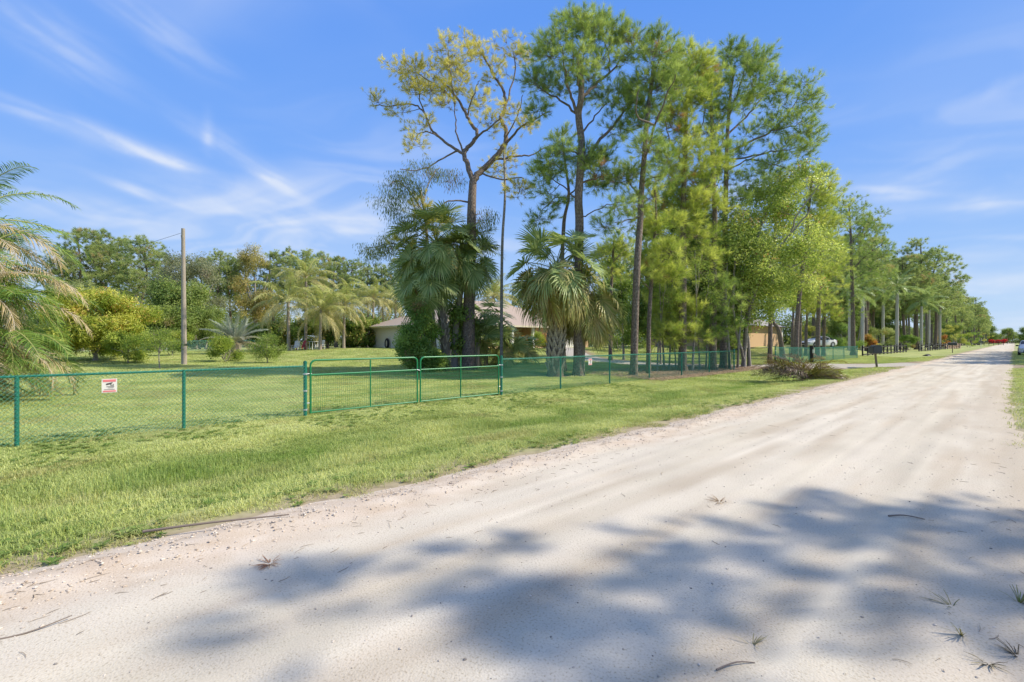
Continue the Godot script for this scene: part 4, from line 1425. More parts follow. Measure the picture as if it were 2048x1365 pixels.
func utility_pole() -> void:
	var at := Vector3(-37.80, 0.05, -4.20)
	var p := thing("utility_pole", "tall bare wooden utility pole on the open lawn", "pole", at)
	var b := Builder.new()
	var pts := []
	var rad := []
	for i in 12:
		var t := i / 11.0
		pts.append(Vector3(0.10 * t, -0.3 + 9.5 * t, 0.07 * t))
		rad.append(lerpf(0.172, 0.108, t))
	b.tube(pts, rad, 14)
	part("shaft", b.mesh(M.pole), p)
	b = Builder.new()
	b.tube([Vector3(0, 1.28, 0), Vector3(0, 1.42, 0)], [0.18, 0.179], 14)
	part("band", b.mesh(M.black), p)
	b = Builder.new()
	b.tube([Vector3(-0.17, -0.05, 0.05), Vector3(-0.15, 4.0, 0.05), Vector3(-0.08, 8.4, 0.05)], [0.016, 0.016, 0.016], 6)
	part("conduit", b.mesh(M.black), p)
	# the service wire sags away over the tree line to the left
	var far := Vector3(-115.55, 0.60, 15.94)
	var a := at + Vector3(0.1, 8.95, 0.05)
	var e := far + Vector3(0, 15.0, 0)
	var pt := []
	for i in 17:
		var t := i / 16.0
		pt.append(a.lerp(e, t) - Vector3(0, 4.0 * t * (1 - t) * 1.9, 0))
	var w := Builder.new()
	var rr := []
	rr.resize(17)
	rr.fill(0.011)
	w.tube(pt, rr, 5)
	var o := part("service_wire", w.mesh(M.black), self)
	tag(o, "thin wire sagging from the utility pole towards the left tree line", "wire")
	w = Builder.new()
	w.tube([at + Vector3(0.1, 8.3, 0.06), at + Vector3(-0.45, 8.5, 0.1), at + Vector3(-0.75, 8.9, 0.1), at + Vector3(-1.1, 8.8, 0.0)], [0.012, 0.012, 0.012, 0.012], 5)
	o = part("drop_wire", w.mesh(M.black), self)
	tag(o, "short looped wire hanging beside the top of the utility pole", "wire")
	w = Builder.new()
	w.tube([Vector3(0.16, 1.36, 0), Vector3(0.55, 1.5, 0.05), Vector3(0.9, 1.85, 0.1), Vector3(1.25, 2.9, 0.1)], [0.02, 0.018, 0.016, 0.012], 6)
	part("strap_arm", w.mesh(M.galvanized), p)

func frond_pile() -> void:
	var at := Vector3(-6.25, -0.12, -23.33)
	var f := thing("frond_pile", "heap of cut brown and olive palm fronds dumped beside the sand road", "frond pile", at)
	var brown := Color(0.11, 0.07, 0.045)
	var grey := Color(0.27, 0.205, 0.16)
	var olive := Color(0.12, 0.12, 0.018)
	var moss := Color(0.3, 0.26, 0.03)
	var meshes := []
	for i in 4:
		meshes.append(pinnate(0.85 - i * 0.25, 1.8, 20, 0.44, 0.038, 0.8 + 0.3 * i, 0.2, 300 + i, brown, grey, grey))
	for i in 3:
		meshes.append(pinnate(0.85 - i * 0.3, 1.6, 20, 0.46, 0.042, 1.15, 0.3, 310 + i, olive, moss, moss))
	rng.seed = 77
	for i in 46:
		var k := rng.randi() % 4
		var az := rng.randf_range(-0.7, 0.7) + (PI if i % 2 else 0.0)
		var o := Vector3(rng.randf_range(-0.5, 0.6), rng.randf_range(0.05, 0.3), rng.randf_range(-0.3, 0.3))
		if i < 15:
			k = 4 + i % 3
			o.y += 0.15
			o.x *= 0.6
		elif i % 2:
			k = rng.randi() % 2                 # the heads pointing left stand up
		else:
			k = 2 + rng.randi() % 2             # those on the right lie down
		part("frond", meshes[k], f, Transform3D(Basis(Vector3.UP, az + YAW) * Basis(Vector3.RIGHT, rng.randf_range(-1.1, 1.1)), o.rotated(Vector3.UP, YAW)).scaled_local(Vector3.ONE * 1.05))
	var stalk := Builder.new()
	stalk.tint = Color(0.3, 0.34, 0.1)
	stalk.tube([Vector3(-0.2, 0.5, 0.2).rotated(Vector3.UP, YAW), Vector3(-1.2, 0.3, 0.5).rotated(Vector3.UP, YAW), Vector3(-2.3, 0.06, 0.7).rotated(Vector3.UP, YAW)], [0.05, 0.04, 0.02], 6)
	part("stalk", stalk.mesh(M.dry), f)


# ---------------------------------------------------------------- the scene
func _ready() -> void:
	var exposure := 2.0
	var cam := Camera3D.new()
	cam.name = "camera"
	cam.position = Vector3(0, 1.65, 0)
	cam.rotation.y = YAW
	cam.fov = 73.74
	cam.near = 0.1
	cam.far = 4000.0
	add_child(cam)
	cam.current = true
	var env := Environment.new()
	env.background_mode = Environment.BG_SKY
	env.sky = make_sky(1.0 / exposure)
	env.tonemap_mode = Environment.TONE_MAPPER_LINEAR
	env.tonemap_exposure = exposure
	env.sdfgi_enabled = true
	env.ssao_enabled = true
	env.ssil_enabled = true
	var we := WorldEnvironment.new()
	we.name = "sky"
	we.environment = env
	add_child(we)
	var sun := DirectionalLight3D.new()
	sun.name = "sun"
	sun.light_energy = 1.0
	sun.light_color = Color(1.0, 0.955, 0.88)
	sun.light_angular_distance = 0.5
	sun.shadow_enabled = true
	var high := deg_to_rad(43.0)
	var to_sun := (right_dir * cos(high) + Vector3(0, sin(high), 0)).normalized()
	add_child(sun)
	sun.look_at_from_position(Vector3.ZERO, -to_sun, Vector3.UP)

	noise_a.seed = 3
	noise_a.frequency = 0.35
	noise_a.fractal_octaves = 3
	noise_b.seed = 8
	noise_b.frequency = 0.5
	noise_b.fractal_octaves = 3
	make_materials()
	make_looks()
	make_ground()
	make_house()
	make_far_house()
	make_fences()
	make_trees()
	make_palms()
	make_shrubs()
	make_small_things()
	make_grass()
	make_weeds()
	make_litter()

func make_fences() -> void:
	var fx := -11.3
	fence("chain_link_fence", "green chain link fence left of the gate, nearest the camera", [Vector2(fx, -3.6), Vector2(fx, -1.25), Vector2(fx, 1.05), Vector2(fx, 3.4), Vector2(fx, 5.75)], 1.2, {"stout": [0], "ties": true})
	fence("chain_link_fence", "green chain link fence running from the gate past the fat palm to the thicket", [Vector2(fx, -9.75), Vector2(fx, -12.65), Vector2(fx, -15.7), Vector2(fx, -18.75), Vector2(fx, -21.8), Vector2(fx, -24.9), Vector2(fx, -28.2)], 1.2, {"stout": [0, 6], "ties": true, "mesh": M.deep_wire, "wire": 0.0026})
	gate_leaf(Vector2(fx, -3.72), Vector2(fx, -6.62), "left leaf of the green tube gate, hung on the left post")
	gate_leaf(Vector2(fx, -9.63), Vector2(fx, -6.72), "right leaf of the green tube gate, nearer the palms")
	# the drive's own dark gate, set back a little, then the neighbour's run
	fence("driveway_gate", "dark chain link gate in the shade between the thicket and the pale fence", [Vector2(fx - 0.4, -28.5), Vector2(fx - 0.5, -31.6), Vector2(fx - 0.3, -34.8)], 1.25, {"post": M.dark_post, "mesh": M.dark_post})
	fence("chain_link_fence", "pale green chain link fence beyond the drive, in front of the white sedan", [Vector2(fx, -35.2), Vector2(fx, -38.2), Vector2(fx, -41.2), Vector2(fx, -43.0), Vector2(fx, -46.6), Vector2(fx, -50.4), Vector2(fx, -54.4), Vector2(fx + 0.3, -58.4)], 1.22, {"stout": [0, 7], "pitch": 0.07, "wire": 0.003})
	var p := thing("gate_post", "stout dark post with a small lock box in the pale fence run", "post", ground_at(fx + 0.12, -43.3))
	var b := Builder.new()
	b.bevel_box(Vector3(0, 0.66, 0), Vector3(0.26, 1.52, 0.26), 0.03)
	part("shaft", b.mesh(M.black_rail), p)
	b = Builder.new()
	b.box(Vector3(0.14, 0.95, 0.1), Vector3(0.1, 0.28, 0.2))
	part("lock_box", b.mesh(M.galvanized), p)
	var back := [Vector2(-59.0, 6.0)]
	for i in range(1, 8):
		back.append(Vector2(-62.5, 6.0 - i * 4.0))
	back.remove_at(0)
	fence("chain_link_fence", "far green chain link fence along the back of the lawn", back, 1.2, {"pitch": 0.12, "wire": 0.004})
	security_sign(Vector3(fx + 0.045, land(fx, -0.05) + 0.955, -0.12), PI * 0.5, Vector2(0.215, 0.255), "white sign with red bands and a camera emblem on the near fence, left")
	security_sign(Vector3(fx + 0.045, land(fx, -14.4) + 0.96, -14.35), PI * 0.5, Vector2(0.215, 0.255), "white sign with red bands on the fence right of the fat palm")
	rail_fence("black two-rail wooden fence beyond the dark mailbox", Vector2(-12.0, -66.5), Vector2(-11.6, -95.0), 12, 2, 1.15, 1)
	rail_fence("sagging black rail fence beyond the neighbour's second drive", Vector2(-11.0, -104.0), Vector2(-10.0, -140.0), 12, 3, 1.2, 2, 0.25)
	rail_fence("black rail fence closing off the end of the road", Vector2(-9.5, -262.0), Vector2(-3.0, -266.0), 5, 3, 1.6, 3)


const TREES := [
		{"name":"pine_tree","at":Vector3(-21.35,-0.04,-15.90),"label":"tall pine with sparse yellow needles and bare crooked limbs, left of the group","cat":"tree","look":"pine_yellow","group":"","seed":3,
		"limbs":[[0.400,0.220,[Vector3(0.00,-0.15,0.00),Vector3(0.01,4.10,-0.25),Vector3(0.15,6.98,0.03),Vector3(0.20,9.25,0.24),Vector3(0.25,11.04,-0.09)]],[0.170,0.050,[Vector3(0.25,11.04,-0.09),Vector3(-0.08,12.03,-0.48),Vector3(-0.32,12.94,-0.81),Vector3(-0.10,13.45,-1.01),Vector3(0.39,14.41,-1.40),Vector3(-0.18,15.54,-1.83),Vector3(-0.52,16.27,-2.10),Vector3(-1.07,17.33,-2.50),Vector3(-1.97,18.42,-2.96),Vector3(-2.56,19.07,-3.24)]],[0.100,0.030,[Vector3(-0.26,12.71,-0.73),Vector3(-0.87,13.30,-0.94),Vector3(-1.71,13.95,-1.27),Vector3(-2.47,14.81,-1.61),Vector3(-2.97,16.02,-1.98),Vector3(-3.76,16.67,-2.27),Vector3(-4.99,16.77,-2.65),Vector3(-6.51,16.97,-3.10)]],[0.060,0.020,[Vector3(-0.72,13.15,-0.89),Vector3(-1.79,12.41,-0.45),Vector3(-2.75,11.62,0.07),Vector3(-3.86,11.47,0.63)]],[0.200,0.050,[Vector3(0.25,11.04,-0.09),Vector3(0.76,11.81,-0.45),Vector3(1.51,12.81,-0.92),Vector3(2.11,13.77,-1.34),Vector3(2.16,14.75,-1.68),Vector3(1.84,15.62,-2.00),Vector3(2.09,16.50,-2.31),Vector3(2.02,17.62,-2.67),Vector3(1.66,18.42,-2.96),Vector3(1.09,19.66,-3.40),Vector3(0.47,20.92,-3.84)]],[0.090,0.025,[Vector3(2.11,13.77,-1.34),Vector3(3.11,14.64,-1.04),Vector3(4.00,15.00,-0.72),Vector3(4.93,15.33,-0.38)]],[0.080,0.025,[Vector3(1.32,12.56,-0.81),Vector3(2.72,12.93,-1.16),Vector3(3.73,13.11,-1.45),Vector3(4.87,13.88,-1.81)]],[0.080,0.030,[Vector3(0.15,13.93,-1.21),Vector3(1.21,14.55,-0.86),Vector3(1.82,14.94,-0.53)]],[0.060,0.020,[Vector3(0.63,11.62,-0.36),Vector3(1.92,11.06,0.09),Vector3(3.16,10.98,0.55),Vector3(2.87,9.95,0.91)]],[0.070,0.020,[Vector3(-0.26,12.71,-0.73),Vector3(-0.80,14.17,-1.08),Vector3(-0.94,15.53,-1.43),Vector3(-1.07,16.71,-1.74)]],[0.070,0.025,[Vector3(1.97,16.06,-2.15),Vector3(2.73,19.01,-2.85),Vector3(2.60,20.68,-3.45)]],[0.060,0.020,[Vector3(-0.26,15.72,-1.90),Vector3(0.20,16.93,-1.41),Vector3(0.60,17.48,-1.03)]],[0.060,0.020,[Vector3(-1.07,16.71,-1.74),Vector3(-2.92,18.22,-2.05),Vector3(-4.10,18.88,-2.37)]],[0.060,0.020,[Vector3(-1.03,16.41,-1.66),Vector3(-1.36,18.69,-2.05),Vector3(-1.53,20.01,-2.40)]],[0.060,0.020,[Vector3(-2.60,15.12,-1.70),Vector3(-3.34,17.21,-2.22),Vector3(-2.72,18.09,-2.66)]],[0.050,0.020,[Vector3(-1.90,14.17,-1.35),Vector3(-2.91,14.45,-1.15),Vector3(-3.30,13.78,-0.88)]],[0.050,0.020,[Vector3(2.12,14.02,-1.42),Vector3(2.87,15.33,-0.96),Vector3(3.15,16.23,-0.40)]],[0.060,0.020,[Vector3(0.21,9.69,0.16),Vector3(-0.86,9.72,0.58),Vector3(-1.78,9.03,1.01),Vector3(-2.28,8.38,1.31)]]],
		"blobs":[[Vector3(-4.54,18.73,-2.22),1.04,0.49,10],[Vector3(-3.52,19.24,-2.66),0.70,0.49,10],[Vector3(-2.96,18.19,-2.22),0.97,0.76,11],[Vector3(-1.58,19.82,-2.05),0.48,0.62,8],[Vector3(-1.26,18.67,-2.50),1.12,0.84,13],[Vector3(-0.80,17.65,-2.10),0.83,0.62,10],[Vector3(-0.23,20.78,-3.40),0.80,0.58,8],[Vector3(0.95,20.46,-2.96),0.78,0.64,10],[Vector3(2.24,20.68,-2.85),0.71,0.64,8],[Vector3(3.05,19.91,-2.85),0.57,0.57,6],[Vector3(-2.23,17.10,-1.66),1.09,0.54,10],[Vector3(-3.54,17.37,-1.98),0.76,0.41,6],[Vector3(0.22,16.76,-1.90),0.89,0.55,8],[Vector3(1.44,18.45,-2.67),0.85,0.63,8],[Vector3(-6.40,17.00,-2.65),0.42,0.42,4],[Vector3(-4.63,15.99,-1.98),0.69,0.34,6],[Vector3(-3.00,14.75,-1.15),0.60,0.40,6],[Vector3(-3.15,13.57,-0.88),0.60,0.40,6],[Vector3(0.76,15.16,-0.86),0.60,0.33,4],[Vector3(2.71,15.51,-0.96),0.73,0.40,6],[Vector3(3.62,14.79,-1.04),0.73,0.40,6],[Vector3(2.99,10.27,0.55),0.63,0.44,8],[Vector3(1.81,11.98,-0.81),0.73,0.46,6],[Vector3(2.26,13.02,-1.16),0.40,0.40,4],[Vector3(-2.62,9.19,1.01),0.55,0.55,8],[Vector3(-2.15,8.14,1.31),0.67,0.67,10],[Vector3(-3.53,7.30,1.31),0.49,0.30,4],[Vector3(-1.43,16.05,-1.43),0.61,0.34,4],[Vector3(1.36,14.55,-0.86),0.46,0.33,4],[Vector3(-0.31,18.42,-1.03),0.83,0.67,6],[Vector3(-2.13,19.59,-2.96),0.89,0.71,6]]},
		{"name":"slender_tree","at":Vector3(-21.84,-0.04,-13.86),"label":"slender grey tree with dark drooping leaf sprays beside the yellow pine","cat":"tree","look":"hanging","group":"","seed":5,
		"limbs":[[0.130,0.070,[Vector3(0.00,-0.15,0.00),Vector3(-0.04,2.86,0.10),Vector3(-0.13,5.07,0.21),Vector3(-0.37,6.82,-0.16),Vector3(-0.54,8.79,-0.17),Vector3(-0.74,10.08,0.20)]],[0.050,0.020,[Vector3(-0.54,8.79,-0.17),Vector3(-1.18,9.77,0.73),Vector3(-1.71,10.24,1.32),Vector3(-2.08,9.86,1.65)]],[0.050,0.020,[Vector3(-0.64,9.44,0.01),Vector3(-0.25,11.33,-0.95),Vector3(0.13,11.91,-1.32)]],[0.050,0.020,[Vector3(-0.37,6.82,-0.16),Vector3(-1.84,7.26,-0.93),Vector3(-3.18,7.45,-1.55),Vector3(-4.40,7.21,-2.13)]],[0.050,0.020,[Vector3(-0.19,5.51,0.12),Vector3(1.37,7.80,-0.76),Vector3(2.55,8.80,-1.26)]]],
		"blobs":[[Vector3(-1.58,10.05,1.32),0.47,0.53,7],[Vector3(-2.08,9.10,1.65),0.35,0.40,4],[Vector3(-1.05,9.66,0.73),0.60,0.54,7],[Vector3(-0.16,11.36,-0.95),0.51,0.45,6],[Vector3(0.77,11.07,-0.95),0.58,0.51,4],[Vector3(-1.50,8.31,1.65),0.52,0.58,7],[Vector3(-2.42,7.58,-0.93),0.64,0.51,6],[Vector3(-3.92,7.01,-1.55),0.52,0.26,6],[Vector3(-3.18,7.13,-1.55),0.52,0.26,6],[Vector3(2.64,8.68,-1.26),0.39,0.58,7],[Vector3(-1.12,11.51,-0.95),0.51,0.45,4],[Vector3(2.52,7.25,-0.76),0.38,0.51,4]]},
		{"name":"pine_tree","at":Vector3(-14.54,-0.10,-17.61),"label":"tallest green pine with an open crown, right of the yellow pine","cat":"tree","look":"pine","group":"","seed":8,
		"limbs":[[0.250,0.130,[Vector3(0.00,-0.15,0.00),Vector3(-0.01,3.78,-0.07),Vector3(0.08,7.56,-0.23),Vector3(-0.02,8.71,0.13),Vector3(0.07,10.41,0.20),Vector3(0.18,11.68,-0.18),Vector3(0.02,13.02,-0.15),Vector3(0.09,13.65,0.22),Vector3(0.11,14.65,0.10),Vector3(0.06,16.10,-0.24)]],[0.100,0.025,[Vector3(0.09,13.65,0.22),Vector3(1.00,14.75,-0.30),Vector3(1.85,15.64,-0.74),Vector3(2.61,16.84,-1.22)]],[0.090,0.025,[Vector3(0.02,13.02,-0.15),Vector3(-0.48,13.93,0.28),Vector3(-0.78,14.95,0.75),Vector3(-0.91,15.63,1.07)]],[0.110,0.030,[Vector3(0.07,10.41,0.20),Vector3(1.00,11.74,-0.31),Vector3(1.92,12.81,-0.71),Vector3(2.92,14.21,-1.18),Vector3(3.50,15.61,-1.58)]],[0.070,0.020,[Vector3(0.02,13.02,-0.15),Vector3(-0.83,14.16,-0.84),Vector3(-1.69,15.02,-1.47),Vector3(-2.12,15.62,-1.82)]],[0.060,0.020,[Vector3(0.14,12.01,-0.17),Vector3(0.95,13.33,-0.73),Vector3(1.83,14.36,-1.21)]],[0.060,0.020,[Vector3(0.03,9.56,0.16),Vector3(1.14,10.00,-0.37),Vector3(2.13,10.41,-0.81)]],[0.050,0.020,[Vector3(0.10,14.15,0.16),Vector3(-0.26,14.83,0.63),Vector3(-0.47,15.83,1.31)]],[0.050,0.020,[Vector3(1.64,15.42,-0.63),Vector3(1.71,17.03,-1.30),Vector3(1.46,18.56,-2.00)]],[0.050,0.020,[Vector3(0.12,11.04,0.01),Vector3(-0.58,11.12,0.25),Vector3(-1.21,10.79,0.47)]],[0.050,0.020,[Vector3(-0.02,8.71,0.13),Vector3(-0.74,9.61,-0.51),Vector3(-1.46,10.38,-1.07)]],[0.040,0.015,[Vector3(0.06,7.85,-0.14),Vector3(0.54,8.07,0.21),Vector3(1.30,8.29,0.69),Vector3(1.82,8.31,1.01)]]],
		"blobs":[[Vector3(-0.39,17.43,-0.24),0.55,0.33,10],[Vector3(0.16,17.48,-0.24),0.55,0.33,10],[Vector3(1.19,18.29,-1.30),0.58,0.35,10],[Vector3(1.98,17.90,-1.30),0.58,0.46,10],[Vector3(-1.39,15.89,1.07),0.57,0.36,10],[Vector3(0.24,16.88,-0.24),0.77,0.50,12],[Vector3(1.32,17.45,-1.30),0.69,0.52,12],[Vector3(2.69,17.47,-1.22),0.52,0.46,10],[Vector3(3.34,17.13,-1.22),0.35,0.35,8],[Vector3(-1.67,17.12,-1.82),0.53,0.38,8],[Vector3(-1.03,15.11,1.07),0.52,0.34,10],[Vector3(-0.35,14.73,1.31),0.51,0.41,10],[Vector3(0.86,15.62,-0.24),0.66,0.50,10],[Vector3(1.98,16.10,-0.74),0.68,0.51,10],[Vector3(-2.14,15.58,-1.47),0.58,0.38,10],[Vector3(-1.56,15.18,-1.47),0.64,0.38,10],[Vector3(-0.83,14.57,-0.84),0.57,0.34,8],[Vector3(1.83,14.38,-1.21),0.69,0.40,10],[Vector3(2.49,13.55,-0.71),0.73,0.56,15],[Vector3(2.23,12.83,-0.71),0.68,0.39,10],[Vector3(2.92,14.41,-1.18),0.57,0.40,8],[Vector3(-1.86,13.54,-0.84),0.45,0.34,8],[Vector3(0.62,14.65,-0.30),0.50,0.36,8],[Vector3(-0.95,11.15,0.25),0.54,0.35,8],[Vector3(-1.33,10.52,0.47),0.53,0.40,10],[Vector3(-1.59,10.20,-1.07),0.51,0.34,8],[Vector3(0.37,11.00,0.01),0.44,0.33,8],[Vector3(0.61,10.23,0.20),0.60,0.41,10],[Vector3(1.33,10.83,-0.31),0.66,0.44,10],[Vector3(-1.37,9.18,-0.51),0.45,0.28,5],[Vector3(1.87,10.18,-0.81),0.51,0.28,8],[Vector3(1.77,8.10,1.01),0.37,0.21,5]]},
		{"name":"pine_tree","at":Vector3(-16.96,-0.08,-19.27),"label":"leaning lower pine behind the fat palm, with tufts either side of its trunk","cat":"tree","look":"pine","group":"","seed":9,
		"limbs":[[0.150,0.050,[Vector3(0.00,-0.15,0.00),Vector3(-0.09,5.18,-0.24),Vector3(-0.02,7.96,-0.04),Vector3(0.03,8.72,0.25),Vector3(0.28,9.97,-0.02),Vector3(0.11,11.68,-0.24),Vector3(-0.09,12.81,0.09)]],[0.050,0.020,[Vector3(0.28,9.97,-0.02),Vector3(0.96,10.43,0.52),Vector3(1.81,10.37,1.06)]],[0.050,0.020,[Vector3(0.16,11.26,-0.19),Vector3(-0.65,11.69,0.11),Vector3(-1.23,11.47,0.32)]],[0.040,0.015,[Vector3(0.22,9.66,0.05),Vector3(-0.48,9.85,-0.25),Vector3(-1.16,9.26,-0.69),Vector3(-1.35,9.02,-0.83)]]],
		"blobs":[[Vector3(-0.18,12.70,0.09),0.43,0.43,8],[Vector3(0.54,10.32,0.52),0.48,0.30,5],[Vector3(1.68,10.19,1.06),0.41,0.30,8],[Vector3(-1.14,11.22,0.32),0.43,0.30,8],[Vector3(-1.29,8.76,-0.83),0.57,0.25,8],[Vector3(-0.48,9.45,-0.25),0.31,0.25,5]]},
		{"name":"bare_trunk","at":Vector3(-20.44,-0.05,-17.65),"label":"thin bare grey trunk standing alone behind the right gate leaf","cat":"tree","look":"pine_bare","group":"","seed":10,
		"limbs":[[0.110,0.060,[Vector3(0.00,-0.15,0.00),Vector3(-0.00,4.14,-0.19),Vector3(0.06,7.64,0.19),Vector3(0.21,10.31,0.14),Vector3(0.14,13.06,-0.22)]],[0.030,0.012,[Vector3(0.16,12.37,-0.13),Vector3(0.50,12.64,-0.37),Vector3(0.80,12.58,-0.52)]]],
		"blobs":[[Vector3(0.80,12.31,-0.52),0.27,0.20,1]]},
		{"name":"pine_tree","at":Vector3(-12.71,-0.12,-19.64),"label":"straight pine with a bare reddish trunk rising in front of the thicket","cat":"tree","look":"pine","group":"","seed":11,
		"limbs":[[0.190,0.100,[Vector3(0.00,-0.15,0.00),Vector3(0.07,2.80,0.03),Vector3(0.13,5.74,0.24),Vector3(0.35,7.55,-0.10),Vector3(0.46,9.33,-0.22),Vector3(0.48,10.69,0.15),Vector3(0.59,12.41,0.18),Vector3(0.88,14.09,-0.20),Vector3(1.06,15.55,-0.13)]],[0.070,0.020,[Vector3(0.48,10.69,0.15),Vector3(0.65,11.86,1.33),Vector3(0.83,12.57,2.19),Vector3(0.97,13.18,3.06)]],[0.060,0.020,[Vector3(0.65,11.86,1.33),Vector3(-0.34,12.02,1.95),Vector3(-0.44,12.82,2.55)]],[0.050,0.020,[Vector3(0.92,14.45,-0.18),Vector3(1.56,16.45,-0.76),Vector3(1.73,17.66,-1.11)]],[0.050,0.020,[Vector3(0.46,9.67,-0.12),Vector3(0.78,9.83,0.13),Vector3(1.18,9.81,0.41)]],[0.050,0.015,[Vector3(0.43,8.89,-0.19),Vector3(-0.00,9.67,-0.46),Vector3(-0.30,10.39,-0.70)]],[0.050,0.015,[Vector3(0.38,7.99,-0.13),Vector3(-0.33,7.74,0.12),Vector3(-1.13,7.54,0.39)]]],
		"blobs":[[Vector3(1.56,17.19,-0.76),0.34,0.40,8],[Vector3(0.98,15.82,-0.13),0.49,0.44,10],[Vector3(2.03,16.16,-0.76),0.45,0.40,8],[Vector3(0.87,14.85,-0.18),0.61,0.50,10],[Vector3(0.27,14.30,-0.18),0.50,0.39,8],[Vector3(1.63,14.60,-0.18),0.61,0.55,12],[Vector3(1.13,13.61,-0.20),0.61,0.50,10],[Vector3(0.40,12.48,0.18),0.49,0.38,8],[Vector3(2.11,14.82,-0.13),0.55,0.49,10],[Vector3(0.18,10.83,1.33),0.51,0.36,8],[Vector3(-0.04,10.49,-0.70),0.62,0.37,10],[Vector3(-0.45,9.98,-0.70),0.51,0.28,8],[Vector3(1.22,10.84,0.15),0.54,0.35,8],[Vector3(0.17,8.65,-0.19),0.44,0.30,5],[Vector3(-1.06,7.33,0.39),0.59,0.27,8],[Vector3(1.30,9.64,0.41),0.38,0.27,5]]},
		{"name":"pine_tree","at":Vector3(-12.97,-0.11,-21.44),"label":"slim pine beside the fence post with bright tufts low on its trunk","cat":"tree","look":"pine_bright","group":"","seed":12,
		"limbs":[[0.130,0.050,[Vector3(0.00,-0.15,0.00),Vector3(-0.04,2.59,0.23),Vector3(0.14,4.96,0.08),Vector3(0.31,6.61,-0.25),Vector3(0.40,8.14,-0.01),Vector3(0.26,9.64,0.25)]],[0.040,0.015,[Vector3(0.18,5.37,-0.00),Vector3(0.75,5.96,0.36),Vector3(1.07,6.19,0.55)]],[0.040,0.015,[Vector3(0.09,4.37,0.11),Vector3(-0.42,4.93,0.35),Vector3(-0.72,5.29,0.52)]],[0.030,0.015,[Vector3(0.36,7.37,-0.13),Vector3(1.22,7.76,-0.63),Vector3(1.63,8.41,-1.04)]]],
		"blobs":[[Vector3(0.29,5.97,-0.25),0.53,0.41,10],[Vector3(0.70,5.47,0.36),0.51,0.37,10],[Vector3(0.81,6.26,0.55),0.40,0.34,7],[Vector3(1.14,5.08,0.36),0.40,0.34,7],[Vector3(-0.47,5.06,0.52),0.34,0.28,5],[Vector3(0.48,7.77,-0.01),0.52,0.35,7],[Vector3(0.21,9.27,0.25),0.52,0.40,7],[Vector3(-0.44,8.43,-0.01),0.41,0.29,5],[Vector3(1.49,8.06,-0.63),0.36,0.30,5]]},
		{"name":"pine_tree","at":Vector3(-12.75,-0.12,-24.67),"label":"dense pine with thick bright tufts from crown to waist in the middle of the thicket","cat":"tree","look":"pine_bright","group":"","seed":13,
		"limbs":[[0.240,0.070,[Vector3(0.00,-0.15,0.00),Vector3(-0.05,3.52,0.21),Vector3(0.12,6.42,-0.16),Vector3(0.09,9.01,-0.17),Vector3(0.07,11.74,0.20),Vector3(0.15,14.33,0.12),Vector3(0.46,16.81,-0.23),Vector3(0.59,18.14,-0.06)]],[0.060,0.020,[Vector3(0.07,11.74,0.20),Vector3(-0.84,12.63,0.76),Vector3(-1.47,13.72,1.39)]],[0.060,0.020,[Vector3(0.09,12.39,0.18),Vector3(1.21,13.76,-0.50),Vector3(1.97,16.02,-1.48)]],[0.060,0.020,[Vector3(0.09,9.69,-0.08),Vector3(1.33,10.65,-0.79),Vector3(2.30,11.28,-1.33)]],[0.060,0.020,[Vector3(0.09,9.01,-0.17),Vector3(-0.41,9.67,-0.47),Vector3(-0.78,10.02,-0.65)]],[0.050,0.020,[Vector3(0.10,7.71,-0.16),Vector3(1.13,7.98,-0.67),Vector3(1.79,8.51,-1.06)]],[0.050,0.020,[Vector3(-0.05,3.52,0.21),Vector3(-0.54,4.11,-0.10),Vector3(-0.88,4.43,-0.35)]],[0.050,0.020,[Vector3(-0.04,2.60,0.16),Vector3(0.66,2.97,-0.22),Vector3(-0.10,3.00,-0.92)]],[0.050,0.020,[Vector3(0.23,14.95,0.03),Vector3(-0.14,16.61,-0.39),Vector3(-0.15,18.01,-0.78)]]],
		"blobs":[[Vector3(0.14,18.33,-0.78),0.71,0.49,10],[Vector3(0.74,17.88,-0.06),0.69,0.44,10],[Vector3(1.31,17.65,-0.06),0.50,0.38,7],[Vector3(0.15,16.93,-0.39),0.83,0.57,12],[Vector3(1.10,16.84,-0.23),0.82,0.57,12],[Vector3(0.13,15.40,0.03),0.88,0.57,12],[Vector3(-0.58,14.83,0.03),0.69,0.50,10],[Vector3(0.99,15.26,0.03),0.75,0.57,10],[Vector3(-0.19,13.93,0.12),0.81,0.56,12],[Vector3(0.50,12.63,0.18),0.94,0.69,14],[Vector3(-0.22,11.49,0.20),0.81,0.62,12],[Vector3(0.77,11.20,0.20),0.87,0.69,12],[Vector3(-0.14,10.34,-0.65),0.77,0.58,12],[Vector3(0.75,9.87,-0.08),0.95,0.69,17],[Vector3(1.86,9.80,-0.79),0.71,0.65,12],[Vector3(0.27,8.89,-0.17),0.70,0.51,10],[Vector3(1.04,7.95,-0.67),1.03,0.55,14],[Vector3(-0.78,9.61,-0.65),0.55,0.42,7],[Vector3(1.41,6.30,-0.16),0.70,0.51,10],[Vector3(-0.74,4.22,-0.35),0.76,0.57,14],[Vector3(-0.05,3.80,-0.10),0.69,0.50,12],[Vector3(-0.25,2.98,-0.92),1.04,0.65,19],[Vector3(0.14,2.27,0.16),0.75,0.50,12],[Vector3(-0.94,2.27,0.16),0.56,0.44,10],[Vector3(0.66,3.29,-0.22),0.44,0.44,7],[Vector3(2.45,12.06,-1.33),0.46,0.66,10],[Vector3(-0.98,12.11,0.76),0.49,0.61,10]]},
		{"name":"pine_tree","at":Vector3(-12.04,-0.14,-26.94),"label":"pine behind the dense one, its rough trunk showing between tufts","cat":"tree","look":"pine","group":"","seed":14,
